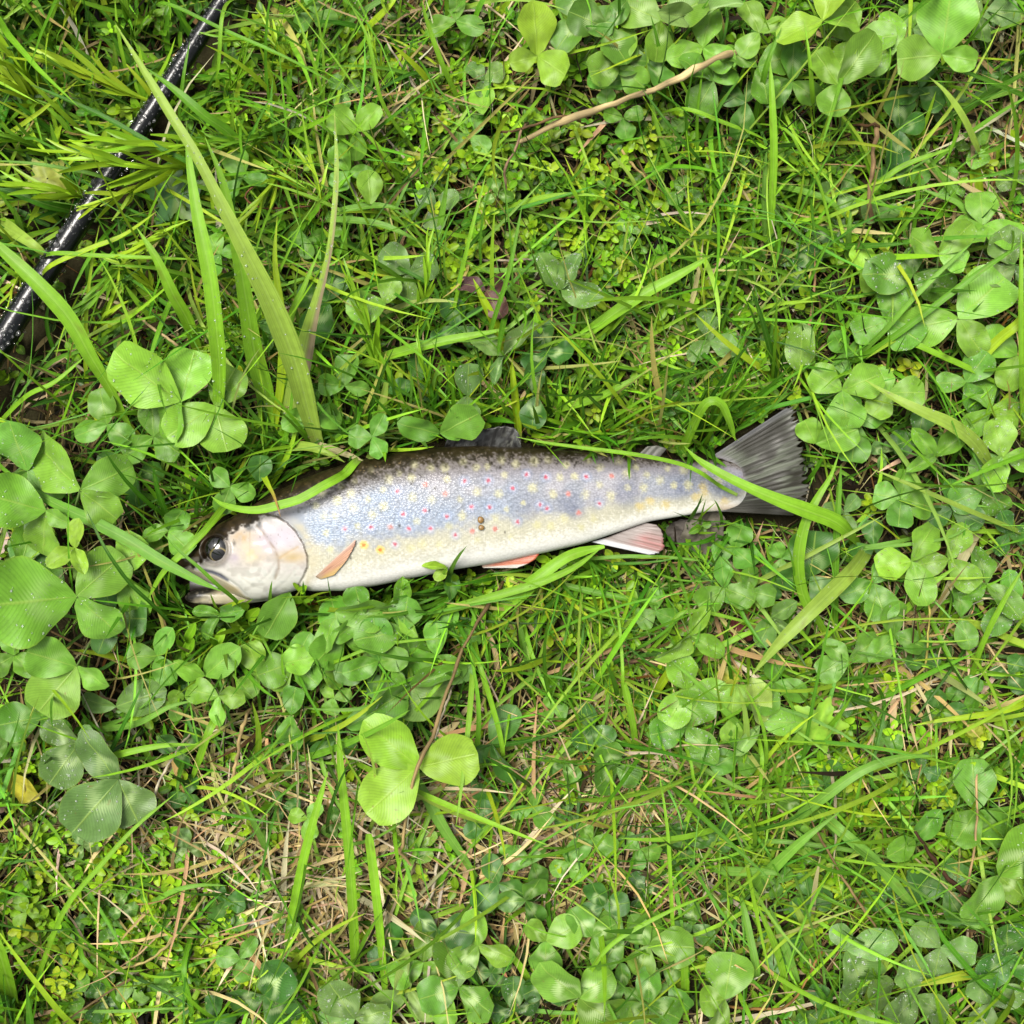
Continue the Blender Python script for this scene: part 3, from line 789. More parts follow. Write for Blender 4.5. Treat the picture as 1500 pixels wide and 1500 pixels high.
    fin('pectoral_fin', [(461, 845), (464, 847), (468, 849)], [(520, 791), (520, 797), (507, 821), (488, 843)], 72, 24, 0.034, 0.036, c_pec, wave=0.0001, thick=0.00018, seed=11, hug=True)
    def c_pel(R, S, px, py):
        n = vnoise(R * 14, S * 3, 61)
        c = np.repeat(lin((238, 142, 100))[None], len(R), 0)
        c = c + (lin((214, 96, 62)) - c) * (sstep(0.4, 0.8, n) * 0.7)[:, None]
        c = c + (lin((240, 236, 226)) - c) * sstep(0.78, 0.86, R)[:, None]
        c = c + (lin((232, 222, 200)) - c) * (sstep(0.3, 0.0, S) * 0.7)[:, None]
        return c
    fin('pelvic_fin', [(703, 824), (706, 829), (708, 832)], [(745, 808), (775, 806), (789, 811), (780, 822), (757, 832)], 30, 20, 0.0195, 0.0215, c_pel, wave=0.0001, seed=13)
    def c_anal(R, S, px, py):
        n = vnoise(R * 22, S * 2.5, 71)
        c = np.repeat(lin((186, 172, 166))[None], len(R), 0)
        c = c + (lin((206, 116, 112)) - c) * (np.exp(-((R - 0.55) / 0.22) ** 2) * sstep(0.25, 0.6, S) * (0.45 + 0.6 * n))[:, None]
        c = c + (lin((150, 134, 124)) - c) * (sstep(0.6, 0.8, n) * 0.6)[:, None]
        c = c + (lin((244, 246, 250)) - c) * sstep(0.76, 0.84, R)[:, None]
        return c
    fin('anal_fin', [(946, 766), (920, 775), (890, 787), (866, 794)], [(962, 769), (970, 780), (972, 796), (970, 807), (953, 813)], 44, 20, 0.0165, 0.0185, c_anal, wave=0.00015, rough=0.03, seed=15)
    return root
TROUT = build_trout()

# two brown seeds lying on the trout's flank
SEED_M, _nt, _N, _L, _b, _o = newmat('seed_husk'); _b.inputs['Base Color'].default_value = (*alb(150, 112, 58, 0.5), 1); _b.inputs['Roughness'].default_value = 0.45
_nz = _N.new('ShaderNodeTexNoise'); _nz.inputs['Scale'].default_value = 900
_L.new(mixcol(_nt, _nz.outputs[0], alb(170, 130, 60, .6), alb(70, 46, 22, .5)), _b.inputs['Base Color'])
def seed(px, py, rx, ry, label):
    a, b = np.meshgrid(np.linspace(0, np.pi, 9), np.linspace(0, 2 * np.pi, 14, endpoint=False), indexing='ij')
    g = 1 + 0.12 * np.cos(b)
    V = np.stack([np.sin(a) * np.cos(b) * rx * g, np.sin(a) * np.sin(b) * ry, np.cos(a) * rx * 0.45], 2).reshape(-1, 3) * PX
    i, j = np.meshgrid(np.arange(8), np.arange(14), indexing='ij')
    q1 = i * 14 + j; q2 = i * 14 + (j + 1) % 14
    o = link('seed_husk', mesh_np('seed_husk', V, np.stack([q1.ravel(), (q1 + 14).ravel(), (q2 + 14).ravel(), q2.ravel()], 1), SEED_M))
    w = P(px, py, 0.036); w[2] = float(fish_top(w)) - 0.0003 + rx * PX * 0.3
    o.location = w
    tag(o, label, 'seed', 'seed husks on the trout')
seed(703.5, 761.5, 4.4, 4.8, 'tan oval seed husk on the trout flank, upper of two')
seed(704.5, 773, 4.2, 3.8, 'darker brown seed husk on the trout flank, lower of two')

# ------------------------------------------------------------------ black rod with rain beads
def build_rod():
    m, nt, N, L, b, out = newmat('black_gloss')
    b.inputs['Base Color'].default_value = (0.0025, 0.003, 0.0035, 1); b.inputs['Specular IOR Level'].default_value = 0.3; b.inputs['Roughness'].default_value = 0.25
    b.inputs['Coat Weight'].default_value = 0.12; b.inputs['Coat Roughness'].default_value = 0.05
    tc = N.new('ShaderNodeTexCoord'); nz = N.new('ShaderNodeTexNoise'); nz.inputs['Scale'].default_value = 500; nz.inputs['Detail'].default_value = 2
    L.new(tc.outputs['Object'], nz.inputs['Vector'])
    bp = N.new('ShaderNodeBump'); bp.inputs['Strength'].default_value = 0.15; bp.inputs['Distance'].default_value = 0.0006
    L.new(nz.outputs[0], bp.inputs['Height']); L.new(bp.outputs[0], b.inputs['Coat Normal']); L.new(bp.outputs[0], b.inputs['Normal'])
    root = bpy.data.objects.new('fishing_rod', None); COL.objects.link(root)
    tag(root, 'glossy black rod beaded with rain lying across the grass', 'rod')
    base = ROD_PATH[60] * [1, 1, 0]; root.location = base
    V, F = tube(ROD_PATH, ROD_R, 40)
    link('shaft', mesh_np('rod_shaft', V - base, F[:, ::-1], m), root)
    # beads
    r2 = np.random.default_rng(5)
    Vs, Fs, off = [], [], 0
    T = np.gradient(ROD_PATH, axis=0); T /= np.linalg.norm(T, axis=1)[:, None]
    placed = []
    for _ in range(2400):
        k = r2.uniform(18, 120); i = int(k); fr = k - i
        c = ROD_PATH[i] * (1 - fr) + ROD_PATH[i + 1] * fr; R = ROD_R[i]
        ang = r2.normal(0.15, 0.62)
        side = np.cross(T[i], [0, 0, 1.0]); side /= np.linalg.norm(side); upv = np.cross(side, T[i])
        n = np.cos(ang) * upv - np.sin(ang) * side
        rad = r2.choice([0.0003, 0.0005, 0.0008, 0.0011, 0.0014], p=[.3, .25, .22, .15, .08]) * r2.uniform(0.8, 1.2)
        p = c + n * (R - rad * 0.12)
        if any((p[0] - q[0]) ** 2 + (p[1] - q[1]) ** 2 + (p[2] - q[2]) ** 2 < ((rad + q[3]) * 1.05) ** 2 for q in placed[-900:]): continue
        placed.append((*p, rad))
        rings, seg = 5, 10
        a, b_ = np.meshgrid(np.linspace(0, np.pi / 2, rings), np.linspace(0, 2 * np.pi, seg, endpoint=False), indexing='ij')
        loc = (np.sin(a)[..., None] * np.cos(b_)[..., None] * side + np.sin(a)[..., None] * np.sin(b_)[..., None] * T[i] + 0.8 * np.cos(a)[..., None] * n) * rad + p
        ii, jj = np.meshgrid(np.arange(rings - 1), np.arange(seg), indexing='ij')
        q1 = ii * seg + jj; q2 = ii * seg + (jj + 1) % seg
        Vs.append(loc.reshape(-1, 3)); Fs.append(np.stack([q1.ravel(), (q1 + seg).ravel(), (q2 + seg).ravel(), q2.ravel()], 1) + off); off += rings * seg
    wd = link('rain_beads', mesh_np('rain_beads', np.vstack(Vs) - base, np.vstack(Fs), M_BEAD), root)
    tag(wd, 'clear rain beads covering the rod', kind='stuff')
build_rod()

# ------------------------------------------------------------------ labels by look and by what a plant stands near
LANDMARKS = {"the trout's head": (325, 820), "the trout's gill cover": (430, 800), "the trout's belly": (590, 845), "the trout's pelvic fin": (748, 822), "the trout's anal fin": (930, 792),
             "the trout's tail fin": (1135, 690), "the trout's dorsal fin": (708, 640), "the trout's adipose fin": (955, 660), "the dry tan stem": (905, 150), "the purple-brown clover": (712, 423),
             "the three-leaved bright clover": (613, 1123), "the brown bent straw": (1278, 262), "the pale stick": (355, 1351), "the dark brown stalk": (1405, 1290), "the dead grey leaf": (1030, 782),
             "the black rod": (140, 290), "the photo's bottom edge": (690, 1490), "the photo's top edge": (660, 15), "the photo's bottom right corner": (1480, 1480), "the photo's top right corner": (1480, 20),
             "the photo's right edge": (1490, 620), "the photo's left edge": (10, 900)}
ORD = ['', 'second ', 'third ', 'fourth ', 'fifth ', 'sixth ', 'seventh ', 'eighth ', 'ninth ', 'tenth ']
PENDING = []       # (object, adjectives, noun, feature, px, py)

def where(px, py, skip=()):
    name, (lx, ly) = min(((k, v) for k, v in LANDMARKS.items() if k not in skip), key=lambda kv: math.hypot(px - kv[1][0], py - kv[1][1]))
    dx, dy = px - lx, ly - py
    a = math.degrees(math.atan2(dy, dx)) % 360
    word = ['right of', 'up and right of', 'above', 'up and left of', 'left of', 'down and left of', 'below', 'down and right of'][int(((a + 22.5) % 360) // 45)]
    return name, word, math.hypot(dx, dy)

def later(o, adj, noun, feat, px, py, skip=()):
    PENDING.append((o, adj, noun, feat, px, py, skip))

def settle_labels():
    groups = {}
    for o, adj, noun, feat, px, py, skip in PENDING:
        name, word, d = where(px, py, skip)
        groups.setdefault((adj, noun, feat, name, word), []).append((d, o))
    for (adj, noun, feat, name, word), lst in groups.items():
        lst.sort(key=lambda t: t[0])
        for i, (d, o) in enumerate(lst):
            o['label'] = ' '.join(f"{ORD[min(i, 9)]}{adj} {noun} {feat} {word} {name}".split())

# ------------------------------------------------------------------ grass blades (hand placed)
GREEN = {'b': (140, 200, 70), 'm': (108, 172, 56), 'd': (70, 130, 42), 'g': (122, 178, 98), 'y': (174, 214, 64), 'p': (164, 202, 116), 'r': (150, 140, 104), 's': (196, 190, 138), 'u': (126, 186, 92)}

def lift_over(path, clear=0.0012):
    """raise the points that would pass through the trout"""
    t = fish_top(path)
    path[:, 2] = np.where((t > 0) & (path[:, 2] < t + clear), t + clear, path[:, 2])
    k = np.array([1, 2, 3, 2, 1.]) / 9
    z = np.convolve(np.r_[[path[0, 2]] * 2, path[:, 2], [path[-1, 2]] * 2], k, 'valid')
    path[:, 2] = np.maximum(z, path[:, 2])
    return path

def ribbon(path, width, fold=0.35, roll=0.0, nacross=5, twist=0.0):
    n = len(path)
    T = np.gradient(path, axis=0); T /= np.linalg.norm(T, axis=1)[:, None] + 1e-12
    up = np.array([math.sin(roll) * 0.9, math.cos(roll) * 0.2, 1.0])
    A = np.cross(T, up); A /= np.linalg.norm(A, axis=1)[:, None] + 1e-12
    B = np.cross(A, T)
    if twist or roll:
        an = (roll + twist * np.linspace(-0.5, 0.5, n))[:, None]
        A, B = A * np.cos(an) + B * np.sin(an), B * np.cos(an) - A * np.sin(an)
    u = np.linspace(-1, 1, nacross)
    w = np.asarray(width)[:, None, None] / 2
    V = path[:, None] + w * (u[None, :, None] * A[:, None] * math.cos(fold * 0.6) + np.abs(u)[None, :, None] * B[:, None] * math.sin(fold))
    uv = np.stack([np.tile((u + 1) / 2, n), np.repeat(np.linspace(0, 1, n), nacross)], 1)
    return V.reshape(-1, 3), grid_faces(n, nacross)[:, ::-1], uv

def pix_path(pts, zs, n):
    """pts: photo pixels from the base; zs (cm) per point; the base is carried down to the soil"""
    zs = np.interp(np.linspace(0, 1, len(pts)), np.linspace(0, 1, len(zs)), zs) / 100.0
    w = [P(a, b, z) for (a, b), z in zip(pts, zs)]
    if zs[0] > 0.004:
        d = (w[0] - w[1]); d[2] = 0; d = d / (np.linalg.norm(d) + 1e-9)
        w = [np.array([*(w[0][:2] + d[:2] * zs[0] * 0.5), -0.002])] + w
    return catmull(np.array(w), n)

def drops_on(name, V, uv, nacross, count, rmin, rmax, parent, base, mat, seed=0):
    """half-round beads on a ribbon surface"""
    r2 = np.random.default_rng(seed)
    n = len(V) // nacross
    G = V.reshape(n, nacross, 3)
    i = r2.integers(1, n - 2, count); j = r2.integers(0, nacross - 1, count)
    a, b = r2.random((2, count, 1))
    p = (G[i, j] * (1 - a) + G[i + 1, j] * a) * (1 - b) + (G[i, j + 1] * (1 - a) + G[i + 1, j + 1] * a) * b
    nrm = np.cross(G[i + 1, j] - G[i, j], G[i, j + 1] - G[i, j]); nrm /= np.linalg.norm(nrm, axis=1)[:, None] + 1e-12
    nrm *= np.where(nrm[:, 2:] < 0, -1, 1)
    rad = rmin + (rmax - rmin) * r2.random(count) ** 3
    me = beads(name, p, nrm, rad, mat, base)
    o = link(name, me, parent); tag(o, kind='stuff')
    return o

def beads(name, p, nrm, rad, mat, base=0):
    rings, seg = 3, 6
    a, b = np.meshgrid(np.linspace(0, np.pi / 2, rings), np.linspace(0, 2 * np.pi, seg, endpoint=False), indexing='ij')
    ref = np.where(np.abs(nrm[:, :1]) < 0.9, [[1., 0, 0]], [[0, 1., 0]])
    A = np.cross(nrm, ref); A /= np.linalg.norm(A, axis=1)[:, None]; B = np.cross(nrm, A)
    loc = (np.sin(a) * np.cos(b)).ravel()[None, :, None] * A[:, None] + (np.sin(a) * np.sin(b)).ravel()[None, :, None] * B[:, None] + 0.75 * np.cos(a).ravel()[None, :, None] * nrm[:, None]
    V = p[:, None] + loc * np.asarray(rad)[:, None, None]
    ii, jj = np.meshgrid(np.arange(rings - 1), np.arange(seg), indexing='ij')
    q1 = (ii * seg + jj).ravel(); q2 = (ii * seg + (jj + 1) % seg).ravel()
    f = np.stack([q1, q1 + seg, q2 + seg, q2], 1)
    F = (f[None] + (np.arange(len(p)) * rings * seg)[:, None, None]).reshape(-1, 4)
    return mesh_np(name, V.reshape(-1, 3) - base, F, mat)

def blade(pts, w, zs, shade='m', label=None, tip='g', prof=None, fold=0.35, roll=0.0, twist=0.0, drops=0, half=None, stem=False, group='broad grass blades'):
    n = 30
    path = lift_over(pix_path(pts, zs, n))
    s = np.linspace(0, 1, n)
    if prof is None:
        prof = [(0, .45), (.12, .75), (.4, 1), (.65, .85), (.85, .5), (1, .04)]
    f = (H - path[:, 2].mean()) / H
    width = np.interp(s, [a for a, _ in prof], [b for _, b in prof]) * w * PX * f
    V, F, uv = ribbon(path, width, fold, roll, 5, twist)
    c0 = (lin if shade in 'rs' else veg)(GREEN[shade]) * K
    sh = rnd.uniform(0.9, 1.12)
    col = np.repeat(c0[None] * sh, len(V), 0)
    ss = uv[:, 1]
    col = col * (1 + 0.25 * (vnoise(uv[:, 0] * 3 + w, ss * 7 + pts[0][0], 3) - 0.5))[:, None]
    if tip == 'brown':
        col += (lin((196, 150, 84)) * K - col) * sstep(0.6, 0.95, ss)[:, None]
    elif tip == 'yellow':
        col += (lin((196, 200, 90)) * K - col) * sstep(0.75, 1.0, ss)[:, None] * 0.7
    col += (lin((178, 196, 112)) * K - col) * (sstep(0.14, 0.0, ss) * 0.5)[:, None]
    if half is not None:      # one half of the blade blushed
        col += (lin(half) * K - col) * (sstep(0.45, 0.7, uv[:, 0]) * sstep(0.95, 0.6, ss) * 0.85)[:, None]
    # rust flecks
    fl = vnoise(V[:, 0] * 900, V[:, 1] * 900, 5)
    col += (lin((120, 110, 50)) * K - col) * (sstep(0.86, 0.97, fl) * 0.5)[:, None]
    base = path[0].copy()
    o = link('grass_blade', mesh_np('grass_blade', V - base, F, M_BLADE, uv, col), None, base)
    tag(o, label, 'grass blade', group)
    if drops:
        drops_on('water_droplets', V, uv, 5, drops, 0.00016, 0.0006, o, base, M_MIST, int(pts[0][0]))
    if label is None:
        L = sum(math.hypot(a[0] - b[0], a[1] - b[1]) for a, b in zip(pts[:-1], pts[1:]))
        adj = ('long ' if L > 260 else 'short ' if L < 130 else '') + ('broad ' if w >= 15 else 'narrow ' if w < 9 else '') + {'b': 'bright green', 'm': 'green', 'd': 'dark green', 'g': 'grey-green', 'y': 'yellow-green', 'p': 'pale green', 'r': 'reddish', 's': 'straw-coloured', 'u': 'blue-green'}[shade]
        dx, dy = pts[-1][0] - pts[0][0], pts[-1][1] - pts[0][1]
        feat = 'lying level' if abs(dx) > 2.2 * abs(dy) else 'standing upright' if abs(dy) > 2.2 * abs(dx) and dy < 0 else 'pointing down' if abs(dy) > 2.2 * abs(dx) else 'slanting'
        m = pts[len(pts) // 2]
        later(o, adj, 'grass blade', feat, m[0], m[1])
    return o

LOB = [(0, .5), (.2, .85), (.5, 1), (.75, .8), (.92, .35), (1, .03)]
BASEW = [(0, .5), (.08, .9), (.3, 1), (.6, .72), (.85, .35), (1, .03)]
EVEN = [(0, .8), (.2, 1), (.7, .95), (.9, .6), (1, .05)]
# -- above the head
blade([(467, 653), (453, 607), (433, 533), (400, 450), (367, 383), (330, 310), (287, 227), (253, 173), (207, 97), (170, 37)], 37, [1.2, 2.5, 4.5, 6.2, 7.2, 7.8, 8.2, 8.3, 8.2, 8.0], 'p',
      'longest broad grass blade, folded, slanting from the trout back up across the black rod', prof=[(0, .25), (.08, .5), (.2, .9), (.36, 1), (.5, .75), (.66, .42), (.85, .36), (1, .03)], drops=60, fold=0.4)
blade([(317, 673), (320, 613), (322, 547), (317, 483), (307, 400), (290, 317), (277, 233), (273, 177)], 24, [0.8, 3, 4.6, 6, 6.8, 7.2, 7.3, 7.2], 'b', 'upright broad grass blade with drops, left of the longest blade', prof=[(0, .2), (.2, .6), (.45, 1), (.7, .9), (.9, .4), (1, .03)], drops=70)
blade([(390, 643), (390, 583), (373, 517), (360, 437), (343, 340), (325, 262), (300, 200)], 29, [0.6, 1.6, 2.8, 4, 5, 5.6, 5.8], 'b', 'broad pale green grass blade half hidden behind the longest blade', prof=[(0, .3), (.15, .95), (.35, 1), (.6, .7), (.85, .4), (1, .03)], drops=60)
blade([(430, 645), (433, 583), (453, 483), (477, 393), (487, 333), (493, 250), (490, 165)], 36, [0.6, 2, 3.6, 4.8, 5.4, 5.8, 6], 'p', 'broad grass blade blushed pink-brown along one half', prof=[(0, .6), (.15, 1), (.35, .8), (.5, .4), (.6, .26), (.85, .2), (1, .03)], drops=90, half=(176, 150, 128), fold=0.1, roll=0.15)
blade([(400, 643), (413, 550), (413, 467), (403, 383), (406, 317)], 14, [0.5, 2.5, 3.5, 4.2, 4.6], 'y')
blade([(415, 640), (423, 483), (447, 417), (472, 357)], 12, [0.4, 2.4, 3, 3.2], 'b')
blade([(220, 703), (197, 647), (190, 625), (160, 567), (133, 523), (100, 465), (50, 410), (0, 363), (-40, 325)], 25, [0.4, 1.6, 2, 3.2, 4, 4.6, 5, 5, 4.8], 'b', 'bright broad grass blade passing below the black rod at the left edge', prof=[(0, .2), (.2, .25), (.28, .45), (.5, .9), (.65, 1), (.85, .7), (1, .1)])
blade([(290, 512), (275, 470), (253, 430), (230, 380), (200, 333)], 20, [0.8, 2.2, 3.2, 3.8, 4], 'b')
blade([(528, 682), (500, 698), (470, 714), (440, 731), (410, 740), (380, 747), (352, 746), (324, 738), (310, 727)], 14, [0.6, 3.6, 4.2, 4.3, 4.3, 4.2, 4, 3.6, 3.2], 'b', 'narrow grass blade curving over the back of the trout neck', prof=EVEN, fold=0.25)
blade([(3, 685), (67, 730), (140, 766), (187, 791), (233, 820), (283, 847), (324, 866)], 18, [2.4, 3.4, 4, 4.2, 4.4, 4.6, 4.6], 'm', "dark green grass blade lying across the trout's mouth", prof=[(0, .25), (.3, .35), (.5, 1), (.8, .95), (.93, .55), (1, .04)], fold=0.2)
blade([(329, 742), (316, 758), (300, 778), (270, 808), (240, 838), (215, 880)], 11, [2.4, 3.2, 3.9, 4.2, 4, 3.2], 'b', "narrow bright grass blade crossing the trout's snout", prof=EVEN)
blade([(360, 903), (348, 882), (320, 858), (290, 830), (264, 808), (235, 778)], 6, [1.4, 3.4, 4.6, 5, 5, 4.8], 'm', "thin grass stem crossing the trout's jaw and eye front", prof=EVEN)
blade([(263, 927), (228, 890), (193, 857), (167, 823), (147, 790), (127, 747)], 6, [0.8, 3, 4.2, 5, 5.2, 5], 'd', prof=EVEN)
blade([(388, 700), (395, 714), (402, 728), (411, 757)], 11, [2.5, 3.6, 4.2, 4.6], 'y', "short pointed grass blade with tan tip touching the trout's nape", tip='brown', prof=BASEW)
blade([(413, 657), (450, 655), (480, 664), (505, 677)], 16, [0.8, 2.2, 2.6, 2.4], 'p', 'short pale folded blade resting at the edge of the trout back', prof=LOB, fold=0.6)
blade([(552, 668), (556, 640), (560, 600), (566, 560)], 18, [0.5, 1.5, 2.4, 3], 'p', prof=[(0, .6), (.3, 1), (.8, .7), (1, .4)])
blade([(467, 653), (490, 660), (512, 668), (534, 676)], 12, [1.4, 1.8, 2.2, 2.4], 's', "fuzzy straw-coloured leaf sheath beside the trout's back", prof=EVEN, fold=0.8)
blade([(0, 327), (25, 343), (50, 360), (70, 376)], 24, [0.9, 2.2, 2.6, 2.2], 'p', 'pale silvery leaf end lying against the lower part of the rod', prof=[(0, 1), (.5, .9), (.9, .5), (1, .2)])
# -- over and round the tail
blade([(1258, 798), (1240, 778), (1220, 763), (1180, 748), (1140, 733), (1100, 716), (1060, 696), (1026, 676), (1002, 654)], 25, [0.8, 2.6, 3.2, 3.8, 4, 4, 3.9, 3.6, 3], 'b', "broad glossy grass blade lying across the trout's tail", prof=[(0, .35), (.15, .55), (.35, 1), (.5, .95), (.7, .62), (.88, .45), (1, .04)], fold=0.3)
blade([(1040, 702), (1003, 682), (937, 667), (853, 656), (790, 647), (756, 640)], 6.5, [3, 3.5, 3.9, 4, 3.6, 3.2], 'b', "thin grass stalk lying along the trout's back behind the dorsal fin", prof=EVEN)
blade([(1243, 975), (1200, 912), (1184, 890), (1173, 860), (1169, 817), (1179, 767), (1197, 730), (1217, 697), (1230, 660)], 18, [0.4, 1.6, 2, 2.4, 3, 3.4, 3.6, 3.6, 3.4], 'b', 'bent pale grass blade hooking down below the tail fin', prof=[(0, .3), (.2, .5), (.35, .9), (.6, 1), (.8, .6), (1, .03)], drops=20)
blade([(1268, 808), (1247, 837), (1217, 867), (1183, 900), (1143, 940), (1100, 990)], 24, [1.2, 2.8, 3.6, 4, 3.8, 3.2], 'p', 'broad pale grass blade pointing down left from under the tail blade', prof=LOB, drops=25)
blade([(1457, 705), (1450, 685), (1427, 650), (1393, 623), (1350, 603), (1310, 583), (1267, 557)], 24, [0.6, 2.4, 3.8, 4.4, 4.6, 4.4, 4], 'p', 'broad pale grass blade with its tip toward the tail fin', prof=[(0, .2), (.2, .5), (.42, 1), (.65, .85), (.85, .5), (1, .04)], drops=40)
blade([(1492, 779), (1417, 747), (1333, 710), (1277, 687)], 8, [1.5, 3.4, 3.6, 3.2], 'p', prof=EVEN)
blade([(1222, 945), (1223, 850), (1226, 767), (1232, 680)], 11, [0.3, 2, 2.8, 3.2], 'm', prof=EVEN)
blade([(1437, 772), (1424, 790), (1410, 817), (1390, 860), (1367, 898)], 16, [0.8, 1.8, 2.2, 2.2, 1.8], 's', 'dead whitish-grey grass blade right of the tail', prof=LOB)
blade([(994, 672), (1008, 640), (1026, 602), (1040, 588), (1056, 592), (1068, 617), (1077, 646)], 14, [0.4, 2, 3.4, 3.8, 3.7, 3.2, 2.4], 'b', "grass blade arching like a hoop just before the tail", prof=EVEN)
blade([(1495, 470), (1460, 500), (1420, 545), (1395, 575)], 15, [3.4, 3, 2.2, 1], 'y', prof=EVEN)
blade([(1240, 535), (1300, 500), (1380, 440), (1440, 395), (1500, 355)], 10, [0.6, 2.5, 3.6, 4, 4], 'm', prof=EVEN)
blade([(1325, 500), (1375, 520), (1430, 545), (1475, 570)], 10, [2.6, 2.8, 2.4, 1.6], 'b', prof=EVEN)
blade([(1240, 535), (1290, 490), (1335, 440), (1380, 395), (1430, 350)], 8, [0.5, 2.4, 3.4, 3.8, 4], 'u', prof=EVEN)
blade([(1497, 640), (1496, 560), (1495, 450), (1496, 340)], 9, [0.6, 3, 4.5, 5], 'b', prof=EVEN)
blade([(1330, 790), (1265, 803), (1380, 790), (1430, 764)], 6, [2.2, 2.4, 2.6, 2.6], 'g', prof=EVEN)
# -- above the back, centre
blade([(838, 510), (862, 487), (933, 437), (1000, 400), (1048, 370)], 19, [0.6, 1.6, 2.6, 3, 3], 'b', 'broad straight grass blade slanting up right above the middle of the back', prof=LOB)
blade([(520, 538), (583, 517), (650, 500), (717, 487), (745, 480)], 16, [0.8, 2.2, 2.8, 3, 3], 'b', 'level broad grass blade above the dorsal fin area, tip toward the purple-brown clover', prof=LOB)
blade([(487, 314), (533, 303), (565, 302), (595, 308)], 12, [1.4, 2, 2.4, 2.2], 'u', prof=LOB)
blade([(488, 322), (550, 327), (593, 343), (620, 358)], 11, [1.8, 2.8, 2.8, 2.2], 'g', prof=LOB)
blade([(640, 362), (650, 300), (654, 275), (658, 250)], 12, [0.6, 2, 2.6, 3], 'u', prof=BASEW)
blade([(590, 280), (573, 240), (543, 203), (500, 163)], 10, [0.5, 2, 2.8, 3.2], 'b', prof=BASEW)
blade([(736, 505), (722, 470), (706, 437), (693, 408)], 17, [1, 2, 2.6, 2.8], 'y', 'bright folded young grass leaf in front of the purple-brown clover', prof=LOB, fold=0.8)
blade([(775, 470), (755, 440), (735, 408)], 13, [0.8, 2.2, 3], 'g', prof=BASEW)
blade([(690, 395), (730, 397), (760, 396), (800, 398)], 9, [1, 1.6, 1.8, 1.6], 'u', prof=LOB)
blade([(760, 640), (755, 590), (752, 560), (750, 530)], 13, [0.4, 1.8, 2.8, 3.2], 'y', 'stout yellow-green grass shoot rising at the rear of the dorsal fin', prof=EVEN, fold=0.9)
blade([(820, 600), (870, 585), (910, 565), (945, 545)], 12, [1, 2, 2.6, 2.6], 'b', prof=LOB)
blade([(590, 395), (640, 430), (620, 480), (600, 530)], 6, [3, 2.8, 2.2, .8], 'd', prof=EVEN)
blade([(700, 560), (720, 480), (745, 400), (765, 300)], 7, [0.4, 2.4, 3.8, 4.4], 'm', prof=EVEN)
blade([(655, 500), (672, 420), (690, 340), (712, 255)], 6, [0.4, 2.4, 3.8, 4.4], 'b', prof=EVEN)
blade([(1040, 265), (1020, 230), (985, 190), (940, 130)], 6, [0.6, 2.4, 3.5, 4], 'd', prof=EVEN)
blade([(945, 320), (930, 270), (905, 235), (890, 218)], 6, [0.6, 2, 2.6, 2.8], 'p', prof=EVEN)
# -- top right
blade([(1127, 365), (1130, 300), (1133, 230), (1131, 150), (1128, 90)], 12, [0.4, 2, 3.2, 4, 4.2], 'b', 'upright grass blade left of the brown bent straw', prof=EVEN)
blade([(1120, 355), (1119, 300), (1121, 240), (1123, 222)], 8, [0.4, 1.6, 2.4, 2.6], 'g', prof=EVEN)
blade([(1432, 300), (1428, 255), (1436, 230)], 21, [0.4, 1.2, 1.8], 'y', prof=EVEN)
blade([(1433, 226), (1425, 205), (1410, 172), (1385, 135), (1360, 112)], 13, [1.8, 2.6, 3.4, 3.8, 3.8], 'p', 'kinked pale grass blade with a brown node near the right edge', prof=LOB)
blade([(1415, 315), (1395, 285), (1370, 245), (1353, 215)], 14, [0.6, 1.6, 2.4, 2.8], 'u', prof=BASEW)
blade([(1440, 355), (1430, 335), (1405, 300), (1370, 285), (1345, 275)], 10, [0.4, 1.6, 2, 2, 1.8], 'g', prof=LOB)
blade([(1215, 330), (1270, 285), (1320, 245), (1400, 215)], 9, [0.5, 2, 2.8, 3.2], 'b', prof=EVEN)
blade([(1150, 190), (1175, 230), (1200, 270), (1220, 350), (1230, 420)], 5, [4, 3.6, 3, 2, .8], 'b', prof=EVEN)
blade([(1240, 390), (1243, 340), (1247, 300)], 12, [0.4, 2, 2.6], 'g', prof=BASEW)
blade([(1145, 275), (1180, 282), (1215, 295), (1245, 325)], 11, [1, 1.8, 2, 1.6], 'u', prof=LOB)
blade([(1330, 380), (1340, 320), (1346, 265), (1348, 245)], 7, [0.4, 2, 3, 3.4], 'm', prof=EVEN)
blade([(1100, 200), (1115, 130), (1125, 90), (1145, 40)], 9, [0.6, 3, 4, 4.4], 'm', prof=EVEN)
blade([(1000, 160), (1060, 180), (1100, 195), (1125, 207)], 7, [3, 3, 2.6, 2], 'b', prof=EVEN)
blade([(1195, 200), (1190, 150), (1186, 90), (1178, 30)], 12, [0.5, 3.5, 5, 5.4], 'b', prof=BASEW)
# -- below the fish
blade([(706, 935), (722, 910), (747, 880), (790, 845), (833, 815), (885, 800)], 19, [0.4, 1.4, 2.2, 2.6, 2.6, 2.2], 'b', 'broad grass blade running up to the underside of the trout, behind the pelvic fin', prof=[(0, .4), (.2, .8), (.5, 1), (.85, .8), (1, .3)])
blade([(598, 908), (667, 890), (740, 869), (787, 855), (840, 832), (880, 803)], 13, [1.2, 2.2, 2.8, 3, 2.8, 2.4], 'b', 'long level grass blade below the belly crossing another broad blade', prof=EVEN)
blade([(630, 945), (600, 920), (567, 897), (540, 875)], 16, [0.8, 1.8, 2.4, 2.6], 'd', prof=LOB)
blade([(777, 985), (767, 940), (757, 900), (752, 880)], 10, [0.4, 1.4, 2, 2.2], 'g', prof=BASEW)
blade([(936, 1135), (927, 1063), (914, 1000)], 11, [0.4, 2.4, 3], 'b', prof=[(0, .7), (.9, 1), (1, .6)])
